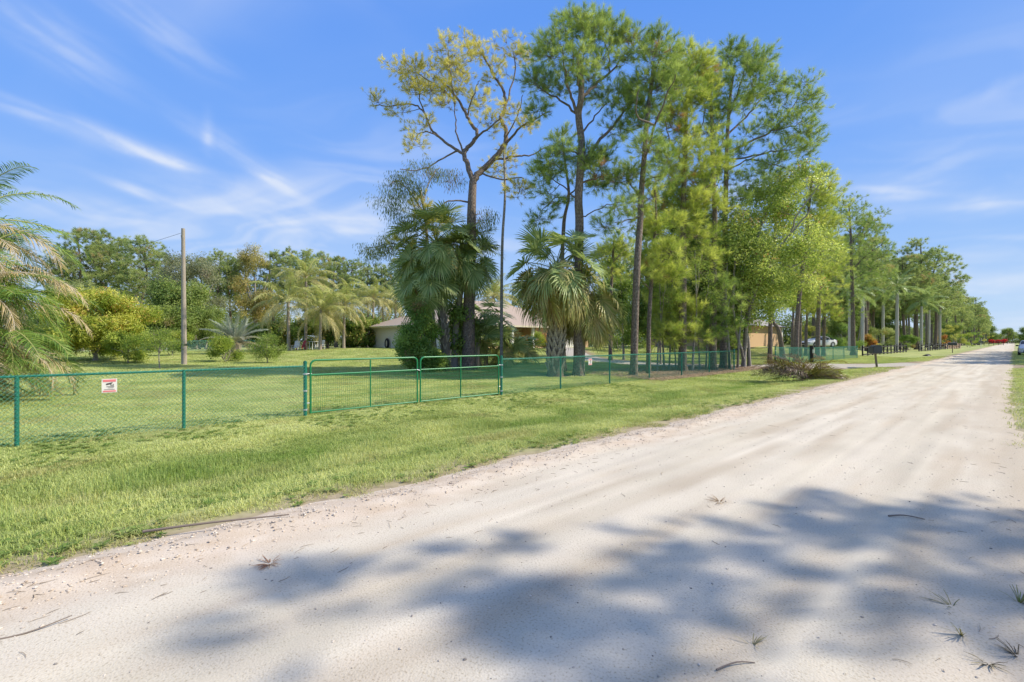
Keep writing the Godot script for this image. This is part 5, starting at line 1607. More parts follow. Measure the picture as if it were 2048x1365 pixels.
		"limbs":[[0.220,0.080,[Vector3(0.00,-0.15,0.00),Vector3(0.06,3.03,0.00),Vector3(0.20,6.63,-0.25),Vector3(0.12,8.94,0.06),Vector3(-0.07,12.13,0.23),Vector3(0.02,14.95,-0.12),Vector3(-0.06,17.08,-0.20)]],[0.050,0.020,[Vector3(0.20,6.63,-0.25),Vector3(0.91,7.32,-0.67),Vector3(1.32,7.67,-0.90)]],[0.050,0.020,[Vector3(-0.07,12.13,0.23),Vector3(0.52,13.19,-0.17),Vector3(0.94,14.25,-0.55)]],[0.050,0.020,[Vector3(0.09,3.93,-0.06),Vector3(0.50,4.49,0.19),Vector3(0.72,4.18,0.37)]]],
		"blobs":[[Vector3(0.18,17.11,-0.20),0.59,0.53,10],[Vector3(-0.21,16.22,-0.20),0.53,0.53,7],[Vector3(0.50,15.58,-0.12),0.52,0.66,10],[Vector3(0.05,14.39,-0.12),0.59,0.59,10],[Vector3(0.52,13.22,-0.17),0.53,0.53,10],[Vector3(0.14,7.65,-0.67),0.60,0.47,10],[Vector3(1.06,7.65,-0.67),0.47,0.47,7],[Vector3(0.50,5.11,0.19),0.71,0.58,10],[Vector3(0.28,3.92,0.37),0.84,0.58,14],[Vector3(-0.15,3.06,0.00),0.65,0.52,10],[Vector3(0.59,2.31,0.00),0.59,0.46,10],[Vector3(-0.59,2.17,0.00),0.46,0.46,7]]},
		{"name":"pine_tree","at":Vector3(-12.25,-0.13,-28.94),"label":"high pine whose long bare limbs reach out to the right","cat":"tree","look":"pine","group":"","seed":15,
		"limbs":[[0.220,0.070,[Vector3(0.00,-0.15,0.00),Vector3(0.13,3.73,-0.21),Vector3(0.14,8.13,-0.11),Vector3(0.08,12.40,0.24),Vector3(0.23,14.66,0.05),Vector3(0.53,17.00,-0.25),Vector3(0.65,18.74,0.02)]],[0.090,0.020,[Vector3(0.15,13.53,0.14),Vector3(2.20,14.56,-0.43),Vector3(3.74,15.56,-0.88),Vector3(4.97,16.85,-1.31),Vector3(6.08,18.48,-1.78)]],[0.070,0.020,[Vector3(0.23,14.66,0.05),Vector3(1.99,16.40,-0.63),Vector3(3.27,18.00,-1.20),Vector3(4.11,19.40,-1.65)]],[0.070,0.020,[Vector3(0.11,12.96,0.19),Vector3(2.54,13.68,-0.47),Vector3(4.43,14.14,-0.96),Vector3(5.78,14.55,-1.31)]],[0.060,0.020,[Vector3(0.08,12.40,0.24),Vector3(2.06,13.48,-0.77),Vector3(3.62,14.32,-1.54)]],[0.060,0.020,[Vector3(0.38,15.83,-0.10),Vector3(0.74,17.33,0.58),Vector3(0.84,18.58,1.28)]],[0.050,0.020,[Vector3(0.19,14.09,0.09),Vector3(-0.84,14.67,0.69),Vector3(-1.16,15.24,1.08)]],[0.050,0.020,[Vector3(3.35,15.31,-0.77),Vector3(4.63,15.42,-0.25),Vector3(5.25,15.70,0.16)]],[0.050,0.020,[Vector3(2.06,13.48,-0.77),Vector3(3.38,12.90,-0.26),Vector3(3.95,12.61,0.09)]]],
		"blobs":[[Vector3(0.56,19.80,0.02),0.45,0.34,8],[Vector3(1.34,19.65,0.02),0.45,0.34,8],[Vector3(0.71,19.08,0.02),0.76,0.52,10],[Vector3(1.29,18.46,1.28),0.66,0.43,10],[Vector3(3.27,19.59,-1.20),0.65,0.43,8],[Vector3(0.99,17.72,1.28),0.92,0.49,12],[Vector3(3.75,18.94,-1.20),0.57,0.43,8],[Vector3(0.09,18.40,0.02),0.55,0.48,8],[Vector3(4.08,18.29,-1.20),0.57,0.43,8],[Vector3(2.94,18.03,-1.20),0.93,0.50,10],[Vector3(4.24,17.31,-1.20),0.65,0.50,8],[Vector3(6.08,18.84,-1.78),0.44,0.44,8],[Vector3(6.21,17.66,-1.31),0.43,0.36,8],[Vector3(5.62,17.27,-1.31),0.43,0.43,5],[Vector3(6.34,16.88,-1.31),0.36,0.43,5],[Vector3(5.00,15.01,0.16),0.62,0.51,10],[Vector3(4.63,15.61,-0.25),0.70,0.56,10],[Vector3(3.74,16.08,-0.88),0.78,0.43,8],[Vector3(6.27,14.91,-1.31),0.43,0.43,8],[Vector3(4.75,14.40,-0.96),0.78,0.46,10],[Vector3(3.35,15.00,-0.77),0.78,0.42,8],[Vector3(5.46,13.92,-0.96),0.57,0.43,8],[Vector3(3.69,13.18,-0.26),0.76,0.42,8],[Vector3(1.36,16.84,0.58),0.61,0.41,8],[Vector3(0.39,17.12,1.28),0.66,0.46,8],[Vector3(-0.17,15.86,-0.10),0.48,0.48,8],[Vector3(1.89,15.07,-0.43),0.70,0.35,5],[Vector3(1.00,16.56,-0.25),0.56,0.49,8],[Vector3(-0.42,17.35,-0.25),0.49,0.49,8],[Vector3(3.95,12.23,0.09),0.41,0.27,5],[Vector3(1.23,11.96,0.24),0.85,0.48,10],[Vector3(0.45,10.41,0.24),0.61,0.61,10],[Vector3(0.90,13.40,0.14),0.62,0.41,8],[Vector3(-0.33,12.12,0.24),0.55,0.61,10],[Vector3(-0.17,9.73,-0.11),0.55,0.62,10],[Vector3(2.74,12.62,-0.26),0.76,0.42,8]]},
		{"name":"broadleaf_tree","at":Vector3(-11.81,-0.14,-30.92),"label":"big leafy broadleaf tree with many pale stems behind the end of the mesh fence","cat":"tree","look":"leafy","group":"","seed":16,
		"limbs":[[0.150,0.050,[Vector3(0.00,-0.15,0.00),Vector3(0.28,2.51,-0.23),Vector3(0.35,5.08,0.13),Vector3(0.64,7.65,0.19),Vector3(1.49,10.01,-0.18),Vector3(2.45,11.95,-0.15)]],[0.110,0.040,[Vector3(0.14,1.18,-0.11),Vector3(0.15,3.76,0.52),Vector3(0.73,6.20,1.20),Vector3(1.63,7.94,1.77),Vector3(2.75,9.59,2.39)]],[0.100,0.040,[Vector3(0.07,0.51,-0.06),Vector3(-0.79,2.81,0.49),Vector3(-1.19,5.58,1.17),Vector3(-1.27,7.94,1.78),Vector3(-1.05,9.63,2.25)]],[0.060,0.020,[Vector3(0.95,6.64,1.34),Vector3(2.32,6.44,1.64),Vector3(3.38,7.31,1.89)]],[0.060,0.020,[Vector3(1.91,8.35,1.92),Vector3(2.12,9.58,2.44),Vector3(3.03,10.92,2.85)]],[0.060,0.020,[Vector3(0.58,5.59,1.03),Vector3(0.89,5.62,0.91),Vector3(1.58,5.32,0.80)]],[0.050,0.020,[Vector3(1.73,10.49,-0.17),Vector3(3.00,12.03,0.54),Vector3(3.70,12.68,0.94)]]],
		"blobs":[[Vector3(1.33,11.02,-0.17),1.26,1.26,13],[Vector3(2.36,12.00,0.54),1.58,0.91,13],[Vector3(2.47,10.04,-0.17),1.97,1.26,20],[Vector3(0.52,9.39,-0.18),1.15,1.61,16],[Vector3(0.41,7.06,1.77),1.51,1.17,17],[Vector3(2.47,7.34,1.89),1.50,1.13,16],[Vector3(-0.32,7.36,0.19),0.89,1.24,10],[Vector3(0.04,5.32,1.03),1.20,0.89,10],[Vector3(1.42,5.35,0.80),1.04,0.83,7],[Vector3(-1.67,7.67,1.78),0.54,1.34,7],[Vector3(0.78,3.47,0.52),0.77,0.84,6],[Vector3(2.32,5.25,1.64),1.01,0.67,6],[Vector3(-1.65,8.46,2.25),0.66,0.99,6],[Vector3(1.90,4.40,0.80),0.90,0.76,6]]},
		{"name":"broadleaf_tree","at":Vector3(-14.16,-0.10,-31.30),"label":"dark understory tree filling the gaps between the thicket trunks","cat":"tree","look":"dark_leaf","group":"","seed":17,
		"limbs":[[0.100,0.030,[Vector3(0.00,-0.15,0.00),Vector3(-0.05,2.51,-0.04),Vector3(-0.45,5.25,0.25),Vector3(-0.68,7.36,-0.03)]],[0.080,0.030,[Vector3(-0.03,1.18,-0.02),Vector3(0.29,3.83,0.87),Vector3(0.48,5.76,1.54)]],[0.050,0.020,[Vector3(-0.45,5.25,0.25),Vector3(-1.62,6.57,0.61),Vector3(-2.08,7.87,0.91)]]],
		"blobs":[[Vector3(-0.80,4.77,0.25),1.32,1.51,29],[Vector3(-0.01,5.96,1.54),1.16,1.81,32],[Vector3(-0.21,2.86,0.87),1.11,0.93,14],[Vector3(1.03,4.20,0.87),1.04,1.48,23],[Vector3(-1.20,7.74,-0.03),0.95,1.14,14],[Vector3(-1.07,9.58,0.91),0.74,1.11,12],[Vector3(-2.98,6.26,0.61),0.67,1.05,10],[Vector3(1.58,2.20,-0.04),0.76,0.69,7],[Vector3(-1.48,3.57,0.25),0.94,1.13,14],[Vector3(1.22,7.74,-0.03),0.69,1.52,14],[Vector3(-0.86,11.76,0.40),0.68,0.90,9]]},
		{"name":"broadleaf_tree","at":Vector3(-17.22,-0.08,-30.15),"label":"leafy understory tree between the straight pine and the dense pine","cat":"tree","look":"dark_leaf","group":"","seed":18,
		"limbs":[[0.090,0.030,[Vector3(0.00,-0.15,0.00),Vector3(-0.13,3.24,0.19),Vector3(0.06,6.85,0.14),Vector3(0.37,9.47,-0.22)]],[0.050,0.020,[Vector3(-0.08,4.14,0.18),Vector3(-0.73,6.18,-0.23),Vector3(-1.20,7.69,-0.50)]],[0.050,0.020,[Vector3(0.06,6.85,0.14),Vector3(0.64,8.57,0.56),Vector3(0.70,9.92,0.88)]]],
		"blobs":[[Vector3(0.00,5.85,-0.23),1.12,1.81,26],[Vector3(-0.85,4.36,0.18),0.99,1.39,17],[Vector3(0.55,8.77,-0.22),0.88,1.41,16],[Vector3(-1.40,2.92,0.19),0.87,0.99,12],[Vector3(-0.36,10.66,0.88),0.78,0.97,10],[Vector3(0.52,9.95,0.88),0.54,1.16,9],[Vector3(-0.65,7.36,-0.50),0.81,1.21,12],[Vector3(-0.73,10.23,-0.22),0.72,0.96,9]]},
		{"name":"broadleaf_tree","at":Vector3(-23.06,-0.04,-34.14),"label":"round dark tree at the edge of the lawn right of the fat palm","cat":"tree","look":"dark_leaf","group":"","seed":19,
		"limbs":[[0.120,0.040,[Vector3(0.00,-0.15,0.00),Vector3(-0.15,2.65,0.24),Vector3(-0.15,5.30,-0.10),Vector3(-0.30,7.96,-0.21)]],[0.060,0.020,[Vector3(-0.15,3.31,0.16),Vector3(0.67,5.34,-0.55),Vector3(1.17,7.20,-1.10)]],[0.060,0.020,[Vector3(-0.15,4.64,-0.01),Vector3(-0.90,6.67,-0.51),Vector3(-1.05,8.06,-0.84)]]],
		"blobs":[[Vector3(-0.23,6.72,-0.51),1.47,1.76,20],[Vector3(0.44,4.02,-0.01),1.35,1.74,19],[Vector3(-0.51,9.01,-0.84),0.99,1.18,9],[Vector3(0.47,2.26,0.24),1.06,0.87,7],[Vector3(-0.99,4.91,-0.10),0.97,1.45,12]]},
		{"name":"pine_tree","at":Vector3(-22.66,-0.04,-31.59),"label":"grey pine trunk on the lawn beyond the brown palm","cat":"tree","look":"pine_bright","group":"","seed":20,
		"limbs":[[0.170,0.080,[Vector3(0.00,-0.15,0.00),Vector3(-0.02,3.44,0.07),Vector3(0.14,6.40,-0.25),Vector3(0.21,8.87,-0.01),Vector3(0.24,10.07,0.25)]],[0.050,0.020,[Vector3(0.19,8.26,-0.07),Vector3(0.91,8.97,-0.49),Vector3(1.39,9.44,-0.73)]]],
		"blobs":[[Vector3(0.11,9.28,0.25),1.00,0.64,10],[Vector3(0.73,9.90,0.25),0.82,0.55,8],[Vector3(-0.46,8.92,-0.01),0.74,0.55,8],[Vector3(1.33,8.80,-0.49),0.65,0.47,5],[Vector3(0.39,7.67,-0.07),1.01,0.55,8]]},
		{"name":"thin_tree","at":Vector3(-13.95,-0.10,-24.82),"label":"thin leaning stem left of the dense pine","cat":"tree","look":"small_leaf","group":"","seed":31,
		"limbs":[[0.070,0.028,[Vector3(0.00,-0.15,0.00),Vector3(-0.17,1.63,0.24),Vector3(-0.25,3.94,0.04),Vector3(-0.07,8.09,-0.25)]],[0.028,0.015,[Vector3(-0.25,3.94,0.04),Vector3(0.85,7.12,-1.41),Vector3(1.19,8.15,-1.85)]]],
		"blobs":[[Vector3(0.08,7.82,-0.25),0.46,0.46,3],[Vector3(0.91,7.15,-1.41),0.41,0.55,3],[Vector3(-0.25,3.67,0.04),0.33,0.46,1]]},
		{"name":"thin_tree","at":Vector3(-14.28,-0.10,-25.95),"label":"thin straight stem hugging the dense pine on its left","cat":"tree","look":"small_leaf","group":"","seed":32,
		"limbs":[[0.060,0.024,[Vector3(0.00,-0.15,0.00),Vector3(0.03,1.68,0.19),Vector3(0.31,3.60,-0.19),Vector3(0.20,7.37,-0.14)]],[0.024,0.015,[Vector3(0.31,3.60,-0.19),Vector3(1.04,6.41,-1.88),Vector3(1.47,7.51,-2.51)]]],
		"blobs":[[Vector3(0.05,7.10,-0.14),0.48,0.48,3],[Vector3(1.11,6.44,-1.88),0.43,0.58,3],[Vector3(-0.18,3.32,-0.19),0.34,0.48,1]]},
		{"name":"thin_tree","at":Vector3(-14.24,-0.10,-26.74),"label":"thinnest stem just left of the dense pine trunk","cat":"tree","look":"small_leaf","group":"","seed":33,
		"limbs":[[0.050,0.020,[Vector3(0.00,-0.15,0.00),Vector3(-0.08,1.68,-0.04),Vector3(-0.17,3.96,-0.24),Vector3(-0.19,8.05,0.10)]],[0.020,0.015,[Vector3(-0.17,3.96,-0.24),Vector3(1.07,7.15,-1.87),Vector3(1.48,8.27,-2.40)]]],
		"blobs":[[Vector3(-0.04,7.77,0.10),0.48,0.48,3],[Vector3(1.14,7.19,-1.87),0.44,0.59,3],[Vector3(-0.17,3.67,-0.24),0.35,0.49,1]]},
		{"name":"thin_tree","at":Vector3(-12.36,-0.13,-25.09),"label":"pale stem just right of the dense pine trunk","cat":"tree","look":"small_leaf","group":"","seed":34,
		"limbs":[[0.080,0.032,[Vector3(0.00,-0.15,0.00),Vector3(0.18,1.71,-0.23),Vector3(0.26,3.49,-0.07),Vector3(0.04,6.92,0.25)]],[0.032,0.015,[Vector3(0.26,3.49,-0.07),Vector3(-0.14,5.64,1.18),Vector3(-0.17,6.37,1.65)]]],
		"blobs":[[Vector3(-0.10,6.67,0.25),0.44,0.44,3],[Vector3(-0.28,5.60,1.65),0.35,0.47,3],[Vector3(-0.20,3.23,-0.07),0.32,0.44,1]]},
		{"name":"thin_tree","at":Vector3(-12.54,-0.12,-26.39),"label":"slim bent stem between the dense pine and the rough pine","cat":"tree","look":"small_leaf","group":"","seed":35,
		"limbs":[[0.060,0.024,[Vector3(0.00,-0.15,0.00),Vector3(-0.00,1.74,-0.21),Vector3(-0.30,2.67,0.16),Vector3(-0.22,5.36,0.17)]],[0.024,0.015,[Vector3(-0.30,2.67,0.16),Vector3(-0.13,4.10,1.15),Vector3(-0.20,4.88,1.69)]]],
		"blobs":[[Vector3(-0.07,5.10,0.17),0.45,0.45,3],[Vector3(-0.08,4.13,1.15),0.38,0.50,3],[Vector3(-0.30,2.40,0.16),0.32,0.45,1]]},
		{"name":"thin_tree","at":Vector3(-12.76,-0.12,-27.64),"label":"slim dark stem touching the rough pine","cat":"tree","look":"small_leaf","group":"","seed":36,
		"limbs":[[0.060,0.024,[Vector3(0.00,-0.15,0.00),Vector3(0.09,1.76,0.00),Vector3(0.14,3.01,0.25),Vector3(0.18,6.14,-0.06)]],[0.024,0.015,[Vector3(0.14,3.01,0.25),Vector3(-0.01,4.80,0.86),Vector3(0.04,5.66,1.16)]]],
		"blobs":[[Vector3(0.03,5.86,-0.06),0.47,0.47,3],[Vector3(0.05,4.83,0.86),0.39,0.52,3],[Vector3(-0.35,2.74,0.25),0.34,0.47,1]]},
		{"name":"thin_tree","at":Vector3(-11.77,-0.14,-28.73),"label":"pale double-leaning stem by the end post of the mesh fence","cat":"tree","look":"small_leaf","group":"","seed":37,
		"limbs":[[0.100,0.040,[Vector3(0.00,-0.15,0.00),Vector3(-0.19,1.82,0.21),Vector3(-0.30,3.37,0.11),Vector3(-0.04,6.81,-0.24)]],[0.040,0.015,[Vector3(-0.30,3.37,0.11),Vector3(1.07,5.73,-1.41),Vector3(1.58,6.81,-2.05)]]],
		"blobs":[[Vector3(0.11,6.54,-0.24),0.48,0.48,3],[Vector3(1.13,5.76,-1.41),0.43,0.57,3],[Vector3(-0.30,3.09,0.11),0.34,0.47,1]]},
		{"name":"thin_tree","at":Vector3(-11.86,-0.14,-30.11),"label":"dark stem just past the end post of the mesh fence","cat":"tree","look":"small_leaf","group":"","seed":38,
		"limbs":[[0.080,0.032,[Vector3(0.00,-0.15,0.00),Vector3(-0.02,1.85,0.23),Vector3(0.32,3.77,-0.13),Vector3(0.26,7.62,-0.19)]],[0.032,0.015,[Vector3(0.32,3.77,-0.13),Vector3(-0.16,6.14,1.07),Vector3(-0.22,6.98,1.53)]]],
		"blobs":[[Vector3(0.10,7.34,-0.19),0.49,0.49,3],[Vector3(-0.34,6.10,1.53),0.40,0.53,3],[Vector3(-0.19,3.48,-0.13),0.35,0.49,1]]},
		{"name":"thin_tree","at":Vector3(-11.72,-0.14,-31.76),"label":"stout stem in front of the neighbour's house","cat":"tree","look":"small_leaf","group":"","seed":39,
		"limbs":[[0.110,0.044,[Vector3(0.00,-0.15,0.00),Vector3(-0.12,1.92,0.04),Vector3(-0.14,2.89,-0.25),Vector3(-0.18,5.81,0.03)]],[0.044,0.015,[Vector3(-0.14,2.89,-0.25),Vector3(0.91,4.58,-0.95),Vector3(1.33,5.65,-1.36)]]],
		"blobs":[[Vector3(-0.02,5.51,0.03),0.51,0.51,3],[Vector3(0.98,4.61,-0.95),0.45,0.60,3],[Vector3(-0.14,2.59,-0.25),0.37,0.51,1]]},
		{"name":"thin_tree","at":Vector3(-13.72,-0.10,-23.59),"label":"thin stem between the slim pine and the thicket","cat":"tree","look":"small_leaf","group":"","seed":40,
		"limbs":[[0.060,0.024,[Vector3(0.00,-0.15,0.00),Vector3(0.15,1.63,-0.19),Vector3(0.27,2.58,-0.14),Vector3(0.07,5.20,0.22)]],[0.024,0.015,[Vector3(0.27,2.58,-0.14),Vector3(0.12,4.03,0.67),Vector3(0.13,4.81,1.13)]]],
		"blobs":[[Vector3(-0.07,4.95,0.22),0.44,0.44,3],[Vector3(0.18,4.06,0.67),0.37,0.49,3],[Vector3(-0.19,2.32,-0.14),0.32,0.44,1]]},
		{"name":"pine_tree","at":Vector3(-11.95,-0.14,-41.95),"label":"yellow-green pine between the leafy tree and the bushy pine","cat":"tree","look":"pine_bright","group":"","seed":42,
		"limbs":[[0.220,0.070,[Vector3(0.00,-0.15,0.00),Vector3(0.17,3.50,-0.07),Vector3(0.37,7.52,0.25),Vector3(0.93,11.22,0.01),Vector3(1.38,14.15,-0.25),Vector3(1.43,15.47,0.06)]],[0.060,0.020,[Vector3(0.79,10.30,0.07),Vector3(2.26,11.75,-0.45),Vector3(3.09,12.66,-0.77)]],[0.060,0.020,[Vector3(0.51,8.45,0.19),Vector3(-1.01,9.41,0.85),Vector3(-1.84,10.11,1.26)]],[0.060,0.020,[Vector3(1.16,12.68,-0.12),Vector3(0.94,14.39,-0.97),Vector3(0.79,15.17,-1.40)]],[0.060,0.020,[Vector3(0.32,6.52,0.17),Vector3(2.19,7.66,-0.65),Vector3(3.08,8.14,-1.05)]]],
		"blobs":[[Vector3(1.30,15.10,0.06),0.98,0.54,10],[Vector3(2.53,14.27,-0.25),0.90,0.63,10],[Vector3(1.21,14.91,-1.40),1.02,0.65,10],[Vector3(1.38,13.37,-0.25),1.17,0.72,12],[Vector3(3.09,12.79,-0.77),0.91,0.73,10],[Vector3(-0.01,12.92,-0.12),0.99,0.72,10],[Vector3(1.63,11.70,-0.12),1.26,0.81,15],[Vector3(3.29,11.38,-0.45),0.72,0.81,10],[Vector3(-0.49,10.85,0.01),1.07,0.80,12],[Vector3(0.89,10.03,0.07),1.25,0.80,15],[Vector3(3.08,9.44,-1.05),1.01,0.83,10],[Vector3(-0.40,8.38,0.19),1.07,0.80,12],[Vector3(1.77,7.71,-0.65),1.27,0.82,12],[Vector3(0.22,6.36,0.17),1.07,0.62,10]]},
		{"name":"pine_tree","at":Vector3(-12.64,-0.12,-38.20),"label":"slim pine behind the leafy tree, its tufts showing among the leaves","cat":"tree","look":"pine","group":"","seed":43,
		"limbs":[[0.180,0.060,[Vector3(0.00,-0.15,0.00),Vector3(-0.02,4.14,0.16),Vector3(0.21,8.74,0.17),Vector3(0.74,12.68,-0.21),Vector3(0.91,15.16,-0.11)]],[0.050,0.020,[Vector3(0.47,10.71,-0.02),Vector3(1.69,11.81,-0.56),Vector3(2.25,12.49,-0.85)]],[0.050,0.020,[Vector3(0.16,7.59,0.17),Vector3(-0.39,8.91,-0.70),Vector3(-0.58,9.38,-1.07)]]],
		"blobs":[[Vector3(0.91,14.81,-0.11),0.93,0.51,10],[Vector3(0.06,13.85,-0.11),0.85,0.59,10],[Vector3(1.66,13.49,-0.21),0.85,0.60,10],[Vector3(0.70,12.33,-0.21),1.02,0.68,12],[Vector3(-0.37,11.12,-0.02),0.85,0.68,10],[Vector3(1.69,10.88,-0.56),0.95,0.69,10],[Vector3(-0.19,9.22,-1.07),0.96,0.70,10],[Vector3(0.29,8.39,0.17),1.01,0.67,12],[Vector3(-0.48,6.48,0.17),1.01,0.67,10],[Vector3(0.67,5.33,0.16),0.93,0.59,10]]},
		{"name":"pine_tree","at":Vector3(-12.81,-0.12,-51.43),"label":"bushy yellow-green pine rising above the pale fence run","cat":"tree","look":"pine_bright","group":"","seed":40,
		"limbs":[[0.240,0.080,[Vector3(0.00,-0.15,0.00),Vector3(0.22,3.81,-0.19),Vector3(0.33,7.69,-0.14),Vector3(0.33,11.49,0.22),Vector3(0.19,15.38,0.08),Vector3(0.41,18.16,-0.25)]],[0.070,0.020,[Vector3(0.33,8.64,-0.05),Vector3(-2.02,8.97,0.89),Vector3(-3.93,8.37,1.70)]],[0.060,0.020,[Vector3(0.33,10.54,0.13),Vector3(1.77,11.64,-0.45),Vector3(2.45,12.19,-0.72)]],[0.060,0.020,[Vector3(0.31,6.72,-0.15),Vector3(1.37,7.75,-0.59),Vector3(2.25,8.53,-0.92)]],[0.060,0.020,[Vector3(0.26,13.43,0.15),Vector3(-1.52,14.19,0.85),Vector3(-2.46,14.56,1.21)]]],
		"blobs":[[Vector3(0.41,17.86,-0.25),0.96,0.64,10],[Vector3(1.15,15.91,0.08),0.96,1.06,12],[Vector3(0.62,12.52,0.15),1.38,1.38,19],[Vector3(1.92,11.20,-0.45),1.07,1.40,14],[Vector3(0.15,9.63,0.13),1.70,1.17,17],[Vector3(-2.26,8.07,0.89),1.88,1.25,19],[Vector3(-0.14,6.67,-0.15),1.92,1.17,19],[Vector3(-4.07,7.02,1.70),1.53,1.02,14],[Vector3(1.24,8.45,-0.05),1.06,0.91,10],[Vector3(-1.84,6.04,-0.15),1.60,0.85,12],[Vector3(-0.87,5.31,-0.15),1.28,0.64,10],[Vector3(-4.63,5.63,1.70),1.02,0.61,7]]},
		{"name":"pine_tree","at":Vector3(-13.10,-0.11,-67.51),"label":"spreading pine with long limbs over the neighbour's drive","cat":"tree","look":"pine","group":"","seed":41,
		"limbs":[[0.280,0.050,[Vector3(0.00,-0.15,0.00),Vector3(0.12,5.53,-0.24),Vector3(-0.26,10.34,0.10),Vector3(-0.46,14.53,0.21),Vector3(-0.31,17.04,-0.16),Vector3(-0.42,18.38,-0.17)]],[0.090,0.020,[Vector3(-0.26,10.34,0.10),Vector3(0.72,11.93,1.25),Vector3(1.60,12.92,2.13),Vector3(2.12,13.40,2.62)]],[0.070,0.020,[Vector3(-0.41,13.48,0.19),Vector3(2.41,15.82,-1.31),Vector3(4.62,17.03,-2.38)]],[0.070,0.020,[Vector3(-0.16,9.14,0.02),Vector3(0.82,9.88,1.12),Vector3(1.80,10.02,2.10)]],[0.060,0.020,[Vector3(-0.46,14.53,0.21),Vector3(-2.27,16.05,1.30),Vector3(-3.04,17.04,1.95)]],[0.060,0.020,[Vector3(-0.07,7.94,-0.07),Vector3(-2.31,8.42,0.94),Vector3(-3.18,8.38,1.33)]]],
		"blobs":[[Vector3(-0.90,18.81,-0.17),1.60,0.93,12],[Vector3(0.80,18.20,-0.17),1.47,0.87,12],[Vector3(3.03,17.12,-1.31),1.23,0.88,10],[Vector3(4.27,15.57,-1.31),0.95,0.68,7],[Vector3(-0.31,16.20,-0.16),1.73,1.33,14],[Vector3(2.53,15.08,-1.31),1.36,0.95,12],[Vector3(-1.16,13.28,0.19),1.59,1.33,14],[Vector3(0.51,12.30,2.62),1.77,0.76,12],[Vector3(-0.17,11.40,1.25),1.95,1.04,14],[Vector3(1.77,12.42,2.62),0.63,0.57,7],[Vector3(-0.50,9.31,0.10),2.12,1.19,17],[Vector3(0.63,9.38,2.10),1.66,1.02,14],[Vector3(-2.60,7.59,0.94),1.57,0.91,10],[Vector3(-1.52,17.10,-0.16),1.60,1.20,12],[Vector3(0.60,15.89,-0.16),1.60,1.20,12],[Vector3(-0.56,12.19,0.19),1.86,1.33,14],[Vector3(-3.45,14.93,1.30),1.17,1.30,10],[Vector3(0.34,8.34,2.10),1.79,1.15,12],[Vector3(-0.25,4.99,-0.24),1.47,0.93,10],[Vector3(0.84,6.79,-0.07),1.73,1.07,12],[Vector3(1.97,9.50,2.10),0.77,0.64,7]]},
		{"name":"pine_tree","at":Vector3(-14.34,-0.10,-46.76),"label":"leaning pine trunk at the near end of the pale fence run","cat":"tree","look":"pine_bright","group":"","seed":50,
		"limbs":[[0.260,0.080,[Vector3(0.00,-0.15,0.00),Vector3(-0.55,2.67,0.25),Vector3(-1.02,3.88,0.00),Vector3(-0.87,7.42,-0.25)]],[0.050,0.020,[Vector3(-0.94,5.65,-0.12),Vector3(-0.65,6.18,0.49),Vector3(-0.46,6.37,0.76)]]],
		"blobs":[[Vector3(-0.87,7.00,-0.25),1.23,0.82,15],[Vector3(-0.64,6.06,0.76),0.90,0.70,10],[Vector3(-1.62,6.44,-0.25),0.92,0.71,10]]},
		{"name":"pine_tree","at":Vector3(-15.75,-0.09,-54.15),"label":"second pine trunk from the leaning one, behind the pale fence run","cat":"tree","look":"pine_bright","group":"","seed":51,
		"limbs":[[0.200,0.080,[Vector3(0.00,-0.15,0.00),Vector3(-0.06,3.12,0.16),Vector3(0.24,4.35,-0.21),Vector3(0.17,8.20,-0.11)]],[0.050,0.020,[Vector3(0.20,6.27,-0.16),Vector3(1.38,6.96,-0.85),Vector3(2.01,7.26,-1.16)]]],
		"blobs":[[Vector3(0.17,7.72,-0.11),1.40,0.93,15],[Vector3(1.60,6.85,-0.85),1.06,0.83,10],[Vector3(-0.67,7.09,-0.11),1.05,0.81,10]]},
		{"name":"pine_tree","at":Vector3(-15.85,-0.09,-57.01),"label":"pale pine trunk in the middle of the row behind the pale fence","cat":"tree","look":"pine_bright","group":"","seed":52,
		"limbs":[[0.200,0.080,[Vector3(0.00,-0.15,0.00),Vector3(0.09,3.24,-0.07),Vector3(0.25,3.93,-0.23),Vector3(0.03,7.34,0.13)]],[0.050,0.020,[Vector3(0.20,4.78,-0.14),Vector3(0.73,5.96,0.22),Vector3(1.06,6.22,0.39)]]],
		"blobs":[[Vector3(0.03,6.85,0.13),1.45,0.96,15],[Vector3(0.84,5.84,0.39),1.08,0.84,10],[Vector3(-0.85,6.19,0.13),1.09,0.84,10]]},
		{"name":"pine_tree","at":Vector3(-16.02,-0.09,-59.80),"label":"thin dark pine trunk right of the pale one behind the fence","cat":"tree","look":"pine_bright","group":"","seed":53,
		"limbs":[[0.200,0.080,[Vector3(0.00,-0.15,0.00),Vector3(0.20,3.36,-0.24),Vector3(0.14,3.75,-0.04),Vector3(-0.05,6.98,0.25)]],[0.050,0.020,[Vector3(0.09,4.56,0.03),Vector3(1.27,5.62,-0.53),Vector3(1.90,5.93,-0.79)]]],
		"blobs":[[Vector3(-0.05,6.47,0.25),1.50,1.00,15],[Vector3(1.50,5.50,-0.53),1.14,0.89,10],[Vector3(-0.96,5.79,0.25),1.13,0.88,10]]},
		{"name":"pine_tree","at":Vector3(-14.64,-0.10,-61.33),"label":"dark pine trunk in front of the white sedan","cat":"tree","look":"pine_bright","group":"","seed":54,
		"limbs":[[0.200,0.080,[Vector3(0.00,-0.15,0.00),Vector3(0.17,3.36,-0.19),Vector3(-0.02,3.47,0.19),Vector3(0.02,6.43,0.14)]],[0.050,0.020,[Vector3(-0.01,4.21,0.18),Vector3(1.18,5.04,-0.38),Vector3(1.83,5.34,-0.64)]]],
